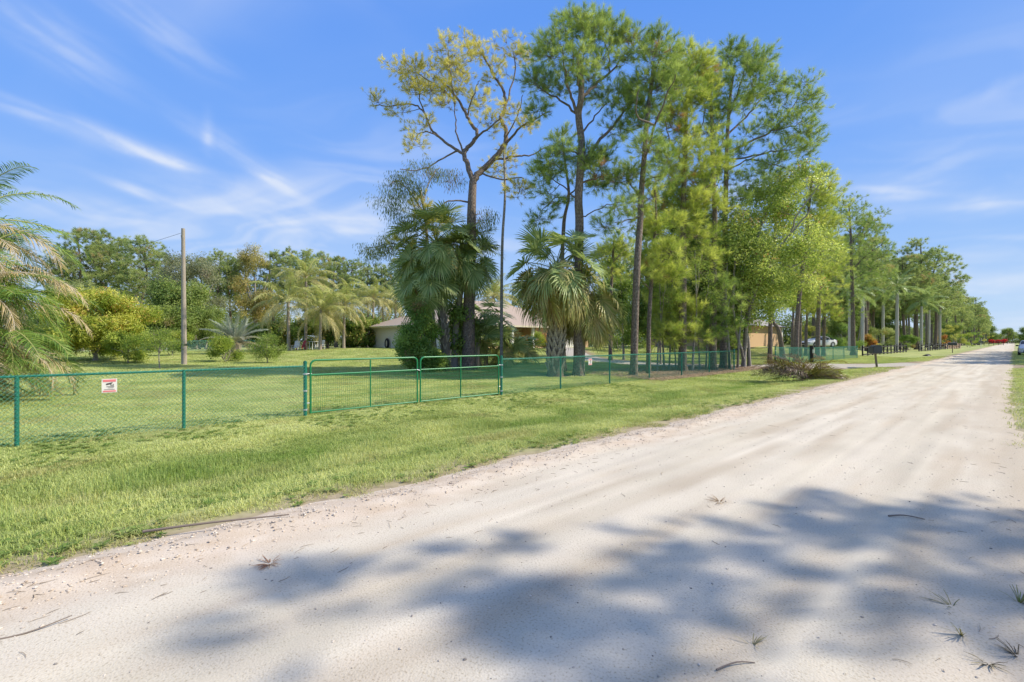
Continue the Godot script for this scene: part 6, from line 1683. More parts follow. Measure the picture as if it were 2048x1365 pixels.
		"blobs":[[Vector3(0.02,5.92,0.14),1.50,1.00,14],[Vector3(1.41,4.92,-0.38),1.14,0.89,10],[Vector3(-0.89,5.23,0.14),1.13,0.88,10]]},
		{"name":"pine_tree","at":Vector3(10.30,-0.14,-13.00),"label":"pine on the right verge just outside the view, nearest the camera","cat":"tree","look":"pine_shade","group":"","seed":60,
		"limbs":[[.2,.07,[Vector3(0.00,-0.10,0.00),Vector3(0.10,3.80,0.10),Vector3(-0.10,7.12,0.00),Vector3(0.00,9.50,0.00)]]],
		"blobs":[[Vector3(-3.92,13.12,-1.87),0.30,0.18,1],[Vector3(-3.69,13.12,-2.14),0.35,0.21,1],[Vector3(-2.40,13.62,-2.07),0.40,0.24,1],[Vector3(-2.51,13.12,-1.49),0.60,0.36,2],[Vector3(-2.61,12.62,-1.28),0.55,0.33,2]]},
		{"name":"pine_tree","at":Vector3(12.00,-0.14,-18.00),"label":"pine on the right verge just outside the view, second along the road","cat":"tree","look":"pine_shade","group":"","seed":61,
		"limbs":[[.2,.07,[Vector3(0.00,-0.10,0.00),Vector3(0.10,4.00,0.10),Vector3(-0.10,7.50,0.00),Vector3(0.00,10.00,0.00)]]],
		"blobs":[[Vector3(-5.67,13.12,-0.65),0.35,0.21,1],[Vector3(-5.66,13.62,-0.47),0.35,0.21,1],[Vector3(-5.36,13.12,-0.38),0.40,0.24,1],[Vector3(-4.64,13.62,-0.19),0.35,0.21,1],[Vector3(-6.77,12.62,0.20),0.35,0.21,1],[Vector3(-6.80,12.62,0.68),0.50,0.30,2],[Vector3(-5.52,12.62,0.55),0.30,0.18,1]]},
		{"name":"pine_tree","at":Vector3(13.50,-0.14,-24.00),"label":"pine on the right verge just outside the view, third along the road","cat":"tree","look":"pine_shade","group":"","seed":62,
		"limbs":[[.2,.07,[Vector3(0.00,-0.10,0.00),Vector3(0.10,4.40,0.10),Vector3(-0.10,8.25,0.00),Vector3(0.00,11.00,0.00)]]],
		"blobs":[[Vector3(-8.18,14.12,1.49),0.40,0.24,1],[Vector3(-8.13,14.12,1.90),0.45,0.27,2],[Vector3(-9.42,13.62,2.11),0.35,0.21,1],[Vector3(-7.96,14.12,2.06),0.45,0.27,2],[Vector3(-7.15,14.12,1.53),0.45,0.27,2],[Vector3(-7.70,13.62,1.88),0.50,0.30,2],[Vector3(-9.44,13.12,2.88),0.40,0.24,1],[Vector3(-9.27,13.62,2.79),0.35,0.21,1],[Vector3(-9.38,13.62,2.53),0.30,0.18,1],[Vector3(-8.83,13.12,2.43),0.40,0.24,1]]},
]

func make_trees() -> void:
	for s in SPECS():
		grow(s)
	# protos for the rows far off
	var protos := []
	var plans := [[16.0, 0.42, 3.4, 101, 0.5], [17.5, 0.5, 3.0, 102, 0.7], [15.0, 0.38, 3.8, 103, 0.5], [18.0, 0.45, 3.6, 104, 0.4]]
	var first := [
		["pine far behind the mango tree, rising beside the left palm", 165, 70, 462],
		["tall pine behind the mango tree, second from the left palm", 205, 74, 460],
		["thin-crowned pine left of the utility pole", 285, 72, 482],
		["pine with two flat tufted layers right of the utility pole", 437, 74, 505]]
	for i in 4:
		var pl := pine_plan(plans[i][0], plans[i][1], plans[i][2], plans[i][3], plans[i][4])
		var q: Array = first[i]
		pl.merge({"name": "pine_tree", "label": q[0], "cat": "tree", "look": "pine_far", "at": Vector3.ZERO, "group": "pines along the back of the lawn"})
		var t := grow(pl)
		place(t, q[1], q[2], q[3], plans[i][0])
		protos.append(t)
	rng.seed = 500
	for q in [[130, 70, 500, "pine at the left end of the back row, half behind the feather palm"], [243, 78, 478, "pine of the back row between the mango tree's top and the utility pole"], [325, 82, 508, "lower pine of the back row just left of the utility pole"], [460, 78, 512, "pine of the back row right of the two-layered pine"], [405, 82, 520, "pine of the back row right behind the utility pole"], [485, 80, 520, "pine of the back row in front of the yellowing tree"], [545, 82, 505, "pine of the back row just right of the yellowing tree"], [575, 84, 500, "spire-topped pine of the back row above the coconut palms"], [610, 80, 503, "round-topped pine of the back row over the tallest coconut palm"], [640, 84, 512, "dense pine of the back row right of the tallest coconut palm"], [672, 82, 516, "pine of the back row over the third coconut palm"], [705, 84, 520, "pine of the back row left of the house roof's end"], [735, 80, 528, "bushy pine of the back row above the house's left eave"], [765, 82, 530, "pine of the back row left of the palm group"], [800, 80, 520, "pine of the back row hidden by the booted palm's head"], [845, 86, 540, "pine seen low between the palm trunks"], [985, 84, 560, "pine of the back row seen between the yellow pine and the bare trunk"], [1040, 86, 565, "pine of the back row behind the fat palm's left side"], [1210, 72, 500, "pine behind the lawn right of the brown palm"], [1255, 76, 520, "pine deep behind the straight pine"], [1300, 74, 470, "pine deep behind the slim pine"], [1345, 78, 480, "pine deep behind the dense pine"], [1390, 80, 440, "pine deep behind the rough pine"], [1440, 78, 450, "pine deep behind the high pine"], [1490, 82, 460, "pine deep behind the leafy tree"], [1540, 84, 480, "pine deep behind the neighbour's house"], [1590, 86, 500, "pine behind the neighbour's house roof"], [1650, 84, 520, "pine behind the white sedan"], [1690, 88, 500, "pine behind the hedge beyond the sedan"], [1745, 86, 540, "pine behind the first royal palm"], [1835, 92, 482, "dark flat-topped pine over the royal palms"], [1870, 98, 505, "dark pine right of the flat-topped one"], [1800, 90, 520, "pine left of the flat-topped one"]]:
		var k := rng.randi() % 4
		var t := copy(protos[k], Vector3.ZERO, rng.randf() * TAU, 1.0, q[3], "pines along the back of the lawn")
		place(t, q[0], q[1], q[2], plans[k][0])
	# the row along the road's left side, away to its end
	rng.seed = 600
	var z := -86.0
	var i := 0
	while z > -430.0:
		var k := rng.randi() % 4
		var away := clampf((-z - 110.0) / 150.0, 0.0, 1.0)
		var x := lerpf(rng.randf_range(-19.0, -14.0), rng.randf_range(-13.5, -10.5), away) if i % 2 == 0 else rng.randf_range(-27.0, -18.0)
		var near: bool = z > -120.0
		copy(protos[k], ground_at(x, z), rng.randf() * TAU, rng.randf_range(1.0, 1.22), "pine in the long row on the left side of the road, beyond the royal palms", "pines in the row along the road")
		z -= rng.randf_range(3.5, 6.0) if near else rng.randf_range(6.0, 9.0)
		i += 1
	# the right side, whose crowns shade the road ahead
	for q in [[7.6, -58.5], [9.4, -63.5], [6.9, -68.0], [8.8, -73.0], [7.2, -77.5], [9.8, -82.0], [7.0, -87.0], [8.6, -92.5], [7.4, -98.0], [9.2, -104.0], [7.8, -111.0]]:
		copy(protos[int(absf(q[1])) % 4], ground_at(q[0], q[1]), q[1], 0.9, "pine on the right side of the road ahead, its shade lying across the sand", "pines on the right side of the road ahead")
	# broad trees: the dark round ones behind the lawn, and a wood closing the far end
	var oak := round_plan(8.6, 7.5, 1.4, 0.25, 80, 201, 2)
	oak.merge({"name": "broadleaf_tree", "label": "dark spreading broadleaf tree right behind the utility pole", "cat": "tree", "look": "oak", "at": Vector3(-74.53, 0.51, -7.05)})
	var oak_t := grow(oak)
	oak_t.position.y = 0.45
	for q in [[Vector3(-72.69, 0, -6.11), 4.9, 0.62, "low dark round tree left of the utility pole", ""], [Vector3(-74.27, 0, -10.32), 0.9, 0.66, "dark round tree right of the utility pole", ""], [Vector3(-84.48, 0, 3.95), 2.4, 0.70, "round tree behind the feather palm", ""], [Vector3(-75.28, 0, -27.09), 2.8, 0.70, "green round tree behind the coconut palms", ""], [Vector3(-43.35, 0, -56.43), 4.0, 0.80, "round tree behind the garage end", ""], [Vector3(-35.03, 0, -59.66), 0.1, 0.80, "round dark tree deep behind the slim pine", ""], [Vector3(-32.51, 0, -68.41), 0.3, 0.90, "round dark tree deep behind the thicket", ""], [Vector3(-31.37, 0, -78.61), 5.4, 0.90, "round dark tree beside the neighbour's house", ""], [Vector3(-18.98, 0, -95.30), 3.1, 0.80, "round dark tree behind the white sedan", ""], [Vector3(-13.42, 0, -193.86), 4.9, 0.80, "round tree in the road row behind the yellow shrub", ""], [Vector3(-18.40, 0, -122.76), 1.8, 0.95, "dark tree filling the gap between the royal palms", ""], [Vector3(-3.0, 0, -440.0), -3.0, 1.10, "broad dark tree closing off the far end of the road", "trees at the far end of the road"], [Vector3(5.0, 0, -455.0), 5.0, 1.20, "broad dark tree closing off the far end of the road", "trees at the far end of the road"], [Vector3(-11.0, 0, -430.0), -11.0, 1.30, "broad dark tree closing off the far end of the road", "trees at the far end of the road"], [Vector3(13.0, 0, -440.0), 13.0, 1.10, "broad dark tree closing off the far end of the road", "trees at the far end of the road"], [Vector3(-18.0, 0, -420.0), -18.0, 1.20, "broad dark tree closing off the far end of the road", "trees at the far end of the road"], [Vector3(20.0, 0, -430.0), 20.0, 1.20, "broad dark tree closing off the far end of the road", "trees at the far end of the road"]]:
		var t := copy(oak_t, Vector3(q[0].x, land(q[0].x, q[0].z) - 0.1, q[0].z), q[1], q[2], q[3], q[4])
		t.name = "broadleaf_tree"
	var grey := round_plan(13.5, 9.0, 3.5, 0.3, 70, 205, 2)
	grey.merge({"name": "broadleaf_tree", "label": "tall grey-green oak behind the utility pole", "cat": "tree", "look": "greyoak", "at": Vector3(-80.04, 0.52, -9.91)})
	grow(grey).position.y = 0.45
	var gold := round_plan(17.0, 6.5, 4.0, 0.25, 70, 206, 1)
	gold.merge({"name": "broadleaf_tree", "label": "tall yellowing tree standing above the pines in the left background", "cat": "tree", "look": "oldgold", "at": Vector3(-85.16, 0.54, -19.15)})
	grow(gold).position.y = 0.5
	# the far-off wood behind everything, read as one mass
	var put := []
	var tints := PackedColorArray()
	rng.seed = 700
	var run := [spot(-300, 92), spot(200, 88), spot(600, 96), spot(1000, 98), spot(1400, 98), spot(1700, 108), Vector3(-38, 0, -150), Vector3(-30, 0, -300), Vector3(-26, 0, -470), Vector3(40, 0, -480)]
	for leg in run.size() - 1:
		var a: Vector3 = run[leg]
		var e: Vector3 = run[leg + 1]
		for n in int(a.distance_to(e) * 22.0):
			var p := a.lerp(e, rng.randf()) + Vector3(rng.randfn(), 0, rng.randfn()) * 2.5
			var top := 6.5 + 2.5 * noise_a.get_noise_2d(p.x * 0.25, p.z * 0.25) + 2.0 * noise_b.get_noise_2d(p.x * 0.5, p.z * 0.5)
			p.y = land(p.x, p.z) + top * rng.randf()
			put.append(Transform3D(Basis.from_euler(Vector3(rng.randf() * TAU, rng.randf() * TAU, 0)).scaled(Vector3.ONE * rng.randf_range(1.3, 2.2)), p))
			tints.append(Color(0.13, 0.2, 0.06).lerp(Color(0.38, 0.45, 0.15), clampf(rng.randf() * 0.6 + noise_a.get_noise_2d(p.x * 0.3, p.z * 0.3) * 0.7 + 0.2, 0, 1)))
	scatter("distant_wood", looks.oak.mesh, put, tints, self).set_meta("label", "low far-off wood closing the view behind the lawn, the houses and the road row")
	var fuzz := round_plan(8.0, 8.0, 1.6, 0.2, 60, 207, 3)
	fuzz.merge({"name": "broadleaf_tree", "label": "pale feathery tree above the mango tree", "cat": "tree", "look": "pale_bush", "at": Vector3(-71.49, 0.51, 1.52)})
	grow(fuzz).position.y = 0.4

func place(t: Node3D, px: float, deep: float, top: float, tall: float) -> void:
	# stands the tree at that bearing and distance, as tall as it measures in the photograph
	var side := (px - 1024.0) / 910.0 * deep
	var x := ahead.x * deep + right_dir.x * side
	var z := ahead.z * deep + right_dir.z * side
	t.position = ground_at(x, z)
	t.scale = Vector3.ONE * (((682.5 - top) / 910.0 * deep + 1.65 - t.position.y) / tall)

func SPECS() -> Array:
	return TREES


func make_palms() -> void:
	var green := Color(0.21, 0.31, 0.1)
	var light := Color(0.53, 0.6, 0.26)
	var olive := Color(0.36, 0.46, 0.12)
	var straw := Color(0.62, 0.51, 0.28)
	var brown := Color(0.42, 0.29, 0.16)
	var grey := Color(0.6, 0.53, 0.45)
	var stem := Color(0.22, 0.27, 0.08)
	# cabbage palms
	var fans := []
	var e := [1.35, 1.05, 0.75, 0.45, 0.1, -0.25, -0.6]
	for i in 7:
		fans.append(fan(e[i], 1.15, 1.0, 42, 0.16 + 0.07 * i, 400 + i, green, light, stem))
	var dry := []
	for i in 4:
		dry.append(fan(-0.2 - 0.33 * i, 1.05, 0.9, 34, 1.0, 420 + i, brown, straw, brown))
	var mixed := []
	for i in 4:
		mixed.append(fan(0.3 - 0.3 * i, 1.1, 0.95, 38, 0.8, 430 + i, Color(0.27, 0.32, 0.09), Color(0.6, 0.5, 0.22), Color(0.4, 0.33, 0.15)))
	cabbage_palm("cabbage palm with a criss-cross booted trunk leaning left of the yellow pine", Vector3(-21.46, -0.02, -14.44), [Vector3(0, -0.1, 0), Vector3(-0.08, 1.6, 0), Vector3(-0.3, 3.6, 0), Vector3(-0.6, 7.3, 0)], 0.25, fans, dry, mixed, [34, 3, 4], 12, 500, 1.3)
	cabbage_palm("cabbage palm whose green head overlaps the yellow pine's trunk", Vector3(-22.00, -0.02, -15.33), [Vector3(0, -0.1, 0), Vector3(0.1, 2.5, -0.2), Vector3(0.65, 6.7, -0.3)], 0.2, fans, dry, mixed, [30, 4, 4], 0, 510, 1.15)
	cabbage_palm("small shadowed cabbage palm between the booted trunk and the pine", Vector3(-22.20, -0.02, -14.22), [Vector3(0, -0.1, 0), Vector3(-0.15, 2.0, 0.1), Vector3(-0.5, 5.4, 0.2)], 0.16, fans.slice(2), dry, mixed, [24, 2, 2], 0, 515, 1.15)
	cabbage_palm("fattest cabbage palm, woven boots on its trunk, behind the near fence", Vector3(-15.19, -0.08, -16.60), [Vector3(0, -0.1, 0), Vector3(0.05, 1.2, 0), Vector3(0.1, 2.4, 0), Vector3(0.05, 5.4, 0.1)], 0.38, fans, dry, mixed, [20, 26, 28], 14, 520, 1.25)
	cabbage_palm("cabbage palm with a brown skirt of dead fronds behind the tallest pine's trunk", Vector3(-15.00, -0.08, -18.60), [Vector3(-0.2, -0.1, 0), Vector3(-0.1, 2.0, 0), Vector3(0.1, 4.2, 0)], 0.22, mixed + fans.slice(2, 5), dry, mixed, [14, 24, 26], 0, 530, 1.12)
	var young := thing("young_palm", "low young cabbage palm with stalks fanning from the ground right of the yellow pine", "palm", Vector3(-29.02, 0.11, -24.07))
	fronds(young, [fans[0], fans[1], fans[2], fans[3]], Vector3(0, 0.3, 0), 16, 0.3, 540, "frond", 1.3)
	for q in [[972, 31.0, 1.7, "young cabbage palm with yellowing fans between the yellow pine and the bare trunk", 542], [1022, 33.0, 1.0, "young cabbage palm just right of the bare trunk", 543], [958, 30.0, 3.0, "taller young cabbage palm whose fans spread right of the yellow pine's trunk", 544]]:
		var o := thing("young_palm", q[3], "palm", spot(q[0], q[1]))
		part("trunk", palm_trunk([Vector3(0, -0.1, 0), Vector3(0, q[2], 0)], 0.15, 0.12, 0.05), o)
		fronds(o, fans.slice(1, 5) if q[4] == 544 else [mixed[0], fans[1], fans[2], mixed[1]], Vector3(0, q[2], 0), 15, q[0] * 0.1, q[4], "frond", 1.3)
	young = thing("young_palm", "young cabbage palm beside the trunk of the yellow pine, reaching to its waist", "palm", Vector3(-22.59, -0.02, -17.52))
	young.position.y = land(young.position.x, young.position.z)
	fronds(young, [fans[0], fans[0], fans[1]], Vector3(0, 1.6, 0), 12, 1.3, 541, "frond", 1.25)
	part("trunk", palm_trunk([Vector3(0, -0.1, 0), Vector3(0, 1.6, 0)], 0.14, 0.12, 0.05), young)

	# coconut palms behind the lawn
	var nut := []
	var rise := [1.2, 0.95, 0.7, 0.45, 0.2, -0.1, -0.4]
	for i in 7:
		var t := i / 6.0
		nut.append(pinnate(rise[i], 4.4, 44, 0.95, 0.06, 1.15 + 0.3 * t, 0.75 + 0.35 * t, 600 + i, olive.lerp(straw, t * 0.6), Color(0.46, 0.47, 0.16).lerp(straw, t * 0.8), Color(0.5, 0.46, 0.2)))
	for q in [[611, 56.0, 9.0, 0.15, "tallest coconut palm behind the lawn"], [577, 52.0, 5.9, -0.20, "coconut palm left of the tallest one, with drooping pale fronds"], [687, 55.0, 5.4, 0.25, "coconut palm halfway between the tallest one and the house"], [655, 60.0, 6.5, -0.10, "coconut palm just right of the tallest one, partly hidden"], [745, 62.0, 6.8, 0.30, "coconut palm above the left eave of the house"], [790, 66.0, 6.8, 0.20, "coconut palm behind the roof, left of the palm group"], [640, 52.0, 4.6, 0.30, "low coconut palm over the lawn chairs"], [985, 68.0, 7.6, 0.20, "coconut palm behind the roof, seen left of the bare trunk"]]:
		var deep: float = q[1]
		var at := spot(q[0], deep)
		var tall: float = q[2]
		var p := thing("coconut_palm", q[4], "palm", at, 0.0, "coconut palms at the back of the lawn")
		var lean: float = q[3]
		part("trunk", palm_trunk([Vector3(0, -0.1, 0), Vector3(lean * 0.25, tall * 0.4, 0), Vector3(lean, tall, 0)], 0.2, 0.13, 0.03), p)
		fronds(p, nut, Vector3(lean, tall, 0), 24, q[0] * 0.37, 610 + int(q[0]))
	var silver := []
	for i in 5:
		silver.append(pinnate(1.42 - i * 0.27, 3.1, 56, 0.42, 0.04, 0.45 + 0.25 * i, 0.1, 620 + i, Color(0.22, 0.27, 0.2).lerp(Color(0.34, 0.27, 0.17), maxf(0.0, i - 2) * 0.35), Color(0.36, 0.41, 0.33).lerp(Color(0.44, 0.34, 0.2), maxf(0.0, i - 2) * 0.35), Color(0.42, 0.4, 0.33)))
	var dp := thing("date_palm", "silvery date palm with stiff upright fronds and a dead brown skirt", "palm", spot(470, 45.0))
	part("trunk", palm_trunk([Vector3(0, -0.1, 0), Vector3(0, 0.6, 0), Vector3(0, 1.1, 0)], 0.38, 0.42, 0.06), dp)
	fronds(dp, silver, Vector3(0, 1.2, 0), 46, 0.0, 621)

	# royal palms up the road: smooth pale trunks
	var royal := []
	for i in 5:
		royal.append(pinnate(1.3 - i * 0.4, 3.4, 46, 0.75, 0.07, 1.0, 0.45, 640 + i, Color(0.2, 0.31, 0.11), Color(0.46, 0.56, 0.24), Color(0.42, 0.48, 0.2)))
	for q in [[1700, 62.0, 7.0, "thick-trunked royal palm at the end of the pale fence, nearest the drive", 1.00], [1725, 66.0, 8.0, "thin royal palm beyond the nearest one", 0.90], [1766, 80.0, 8.5, "royal palm left of the tall pair", 1.00], [1794, 72.0, 9.2, "tallest royal palm, its pale trunk in the middle of the row", 1.15], [1843, 86.0, 8.3, "royal palm behind the second rail fence", 1.05], [1858, 92.0, 8.0, "slim royal palm right behind the one at the second rail fence", 1.00], [1880, 100.0, 9.5, "royal palm farthest along the row", 1.00]]:
		var at := spot(q[0], q[1])
		var tall: float = q[2]
		var p := thing("royal_palm", q[3], "palm", at, 0.0, "royal palms beside the road")
		var pts := [Vector3(0, -0.1, 0), Vector3(0.03, tall * 0.5, 0.03), Vector3(0.05, tall, 0)]
		var b := Builder.new()
		var c := curve(pts, 8)
		var rad := []
		for i in c.size():
			rad.append(0.23 * (1.0 - 0.25 * absf(float(i) / c.size() - 0.4)))
		b.tube(c, rad, 12)
		part("trunk", b.mesh(M.royal_bark), p)
		b = Builder.new()
		b.tint = Color(0.2, 0.3, 0.1)
		b.tube([Vector3(0.05, tall, 0), Vector3(0.05, tall + 0.2, 0), Vector3(0.05, tall + 1.3, 0)], [0.16, 0.19, 0.08], 10)
		part("crownshaft", b.mesh(M.frond), p)
		fronds(p, royal, Vector3(0.05, tall + 1.3, 0), 17, q[0] * 0.3, 650 + int(q[0]), "frond", q[4])

	# the big clump at the left edge of the view
	var near := []
	var up := [1.3, 1.0, 0.7, 0.4, 0.1, -0.2]
	for i in 6:
		near.append(pinnate(up[i], 3.3, 52, 0.72, 0.034, 1.5, 0.45, 660 + i, Color(0.06, 0.15, 0.028), Color(0.29, 0.41, 0.09), Color(0.5, 0.5, 0.2)))
	for i in 4:
		near.append(pinnate(0.5 - i * 0.35, 3.2, 48, 0.7, 0.03, 1.7, 0.8, 670 + i, Color(0.6, 0.45, 0.2), grey.lerp(straw, 0.4), grey))
	var np := thing("feather_palm", "large clump of arching feather palms at the left edge, green with dried grey fronds", "palm", spot(-92, 12.3))
	rng.seed = 680
	for q in [[0.0, 4.9, 0.0], [-0.6, 3.5, -0.5], [0.3, 2.4, 0.2], [-0.1, 1.2, 0.4], [-0.5, 4.2, 0.3], [-0.1, 0.5, 0.1], [0.5, 3.2, 0.4], [0.55, 1.7, -0.3]]:
		var head: Vector3 = (right_dir * q[0] + Vector3(0, q[1], 0) - ahead * q[2])
		part("trunk", palm_trunk([Vector3(q[0] * 0.3, -0.1, q[2] * 0.3), head * Vector3(0.7, 0.5, 0.7), head], 0.1, 0.07, 0.06), np)
		for i in 25:
			var k := rng.randi() % 6
			if rng.randf() < 0.3:
				k = 6 + rng.randi() % 4
			var turn := Basis(Vector3.UP, GOLD * i + q[1] * 2.0 + rng.randf() * 0.4)
			part("frond", near[k], np, Transform3D((turn * Basis(Vector3.RIGHT, rng.randf_range(-0.5, 0.5))).scaled(Vector3.ONE * rng.randf_range(0.72, 0.98)), head))

func spot(px: float, deep: float) -> Vector3:
	var side := (px - 1024.0) / 910.0 * deep
	return ground_at(ahead.x * deep + right_dir.x * side, ahead.z * deep + right_dir.z * side)

func cabbage_palm(label: String, at: Vector3, pts: Array, r: float, fans: Array, dry: Array, mixed: Array, count: Array, boot_rows: int, seed: int, size: float) -> void:
	at.y = land(at.x, at.z)
	var p := thing("cabbage_palm", label, "palm", at, YAW)
	part("trunk", palm_trunk(pts, r, r * 0.85, 0.0 if boot_rows > 0 else 0.05), p)
	var head: Vector3 = pts[pts.size() - 1]
	fronds(p, fans, head, count[0], 0.4, seed, "frond", size)
	fronds(p, mixed, head - Vector3(0, 0.3, 0), count[2], 1.1, seed + 1, "frond", size)
	fronds(p, dry, head - Vector3(0, 0.4, 0), count[1], 2.2, seed + 2, "dead_frond", size * 0.85)
	if boot_rows > 0:
		boots(p, pts, r, boot_rows, seed + 3, 0.06)


func shrub(called: String, label: String, cat: String, at: Vector3, tall: float, wide: float, look: String, count: int, seed: int, stem := 0.25, trunk_r := 0.03, stems := 3, group := "") -> Node3D:
	var pl := round_plan(tall, wide, stem, trunk_r, count, seed, stems)
	pl.merge({"name": called, "label": label, "cat": cat, "look": look, "at": at, "group": group})
	return grow(pl)

func make_shrubs() -> void:
	shrub("mango_tree", "rounded mango tree with yellow-green and rusty new leaves at the left of the lawn", "tree", Vector3(-44.25, 0.24, 0.29), 4.8, 6.6, "mango", 150, 301, 0.55, 0.17, 1)
	shrub("citrus_tree", "wide low citrus bush in front of the mango tree", "shrub", Vector3(-40.78, 0.12, -1.45), 2.0, 3.3, "citrus", 46, 302, 0.3, 0.05, 1)
	shrub("citrus_tree", "citrus shrub between the mango tree and its low neighbour, half hidden", "shrub", Vector3(-49.01, 0.30, -0.42), 2.2, 2.8, "citrus", 34, 303, 0.3, 0.05, 2)
	shrub("young_tree", "spindly white-stemmed young tree left of the utility pole", "tree", Vector3(-33.70, 0.03, -2.57), 2.1, 1.5, "small_leaf", 10, 304, 1.0, 0.035, 1)
	shrub("shrub", "bright green shrub just left of the utility pole's foot", "shrub", Vector3(-51.08, 0.32, -4.83), 2.1, 3.0, "citrus", 34, 305, 0.3, 0.04, 2)
	shrub("shrub", "round bright shrub between the utility pole and the date palm", "shrub", Vector3(-39.96, 0.10, -6.84), 1.55, 1.6, "citrus", 26, 306, 0.2, 0.04, 3)
	shrub("shrub", "darker taller shrub on a short stem left of the gate", "shrub", Vector3(-36.58, 0.03, -8.97), 2.0, 1.9, "small_leaf", 40, 307, 0.4, 0.04, 1)
	shrub("bush", "tall dense dark bush in front of the booted cabbage palm", "shrub", Vector3(-21.69, -0.02, -12.69), 3.6, 2.0, "bush", 60, 308, 0.3, 0.05, 3)
	shrub("bush", "low leafy growth at the foot of the booted palm", "shrub", Vector3(-21.19, -0.02, -12.95), 1.3, 1.9, "bush", 24, 309, 0.15, 0.03, 3)
	shrub("vine", "dark climbing growth around the trunks of the palm group", "plant", Vector3(-22.21, -0.02, -15.69), 4.2, 1.2, "dark_leaf", 18, 310, 0.6, 0.03, 2)
	shrub("croton", "orange and yellow croton beside the low window of the house", "shrub", spot(947, 47.0), 1.5, 1.1, "croton", 10, 311, 0.15, 0.02, 3)
	shrub("croton", "yellow croton at the entry of the house", "shrub", spot(1048, 50.0), 1.0, 1.0, "croton", 9, 312, 0.15, 0.02, 3)
	shrub("shrub", "green shrub at the corner of the garage", "shrub", spot(1078, 51.0), 1.6, 1.3, "citrus", 14, 313, 0.2, 0.03, 3)
	shrub("croton", "reddish croton left of the fat palm's trunk, by the garage", "shrub", spot(1090, 52.0), 1.3, 1.0, "croton", 9, 314, 0.15, 0.02, 3)
	shrub("shrub", "light green shrub at the end of the garage", "shrub", spot(1192, 56.0), 1.9, 2.4, "gold_bush", 22, 315, 0.2, 0.03, 3)
	var i := 0
	for q in [[520, 58.0, 3.0, 3.4, "big-leaved dark plant left of the leftmost coconut trunk"], [548, 57.0, 3.2, 3.4, "big-leaved plant touching the leftmost coconut trunk"], [590, 58.0, 3.4, 3.6, "big-leaved plant behind the lawn chairs"], [625, 58.0, 3.2, 3.4, "big-leaved plant right behind the small table"], [655, 59.0, 3.4, 3.6, "big-leaved plant between the table and the third coconut palm"], [690, 58.0, 3.2, 3.4, "big-leaved plant right behind the third coconut trunk"], [715, 58.0, 3.4, 3.2, "yellowing big-leaved plant near the house's end wall"], [738, 60.0, 3.8, 3.0, "big-leaved plant against the house's left corner"]]:
		shrub("broad_leaf_plant", q[4], "plant", spot(q[0], q[1]), q[2], q[3], "broad", 16, 320 + i, 0.3, 0.04, 3, "big-leaved plants under the coconut palms")
		i += 1
	i = 0
	for q in [[1665, 66.0, 3.6, 5.0, "bush", "hedge", "dark green hedge right behind the white sedan"], [1690, 64.0, 3.4, 4.5, "bush", "hedge", "dark green hedge at the nearest royal palm"], [1765, 74.0, 3.8, 6.0, "pale_bush", "shrub", "pale silvery shrub between the royal palms"], [1735, 68.0, 2.2, 1.8, "croton", "croton", "red-leaved plant beside the nearest royal palm"], [1815, 84.0, 2.6, 3.2, "bush", "shrub", "dark shrub right of the tallest royal palm"], [1900, 112.0, 5.6, 7.5, "gold_bush", "shrub", "large rounded yellow-green shrub along the road"], [1885, 108.0, 3.0, 3.0, "croton", "croton", "low reddish plant beside the second rail fence"], [1935, 130.0, 4.2, 6.0, "citrus", "shrub", "bright green shrub right of the block wall"], [1945, 170.0, 5.5, 7.0, "bush", "shrub", "dark growth under the road row past the block wall"], [1965, 230.0, 6.5, 9.0, "gold_bush", "shrub", "yellowish growth under the road row near its far end"], [100, 58.0, 2.8, 5.0, "bush", "hedge", "dark undergrowth behind the feather palm"], [205, 62.0, 2.4, 6.0, "bush", "hedge", "dark undergrowth behind the mango tree"], [300, 60.0, 3.0, 6.0, "dark_leaf", "hedge", "dark undergrowth left of the utility pole"], [395, 64.0, 3.0, 6.0, "dark_leaf", "hedge", "dark undergrowth right of the utility pole"], [440, 64.0, 3.4, 6.0, "dark_leaf", "hedge", "dark undergrowth behind the date palm"], [1150, 64.0, 4.0, 6.0, "dark_leaf", "hedge", "dark growth behind the garage"], [1240, 52.0, 3.6, 5.0, "dark_leaf", "hedge", "dark growth at the lawn's edge right of the garage"], [1300, 54.0, 3.2, 5.5, "citrus", "hedge", "sunlit growth behind the slim pine"], [1360, 56.0, 3.6, 6.0, "dark_leaf", "hedge", "dark growth behind the dense pine"], [1430, 58.0, 3.6, 6.0, "dark_leaf", "hedge", "dark growth behind the high pine"], [1515, 63.0, 2.4, 2.0, "gold_bush", "shrub", "shrub against the neighbour's orange wall"], [1615, 72.0, 3.2, 5.5, "gold_bush", "shrub", "yellow-green shrub left of the white sedan"]]:
		shrub(q[5], q[6], "shrub", spot(q[0], q[1]), q[2], q[3], q[4], 26, 340 + i, 0.2, 0.04, 3)
		i += 1

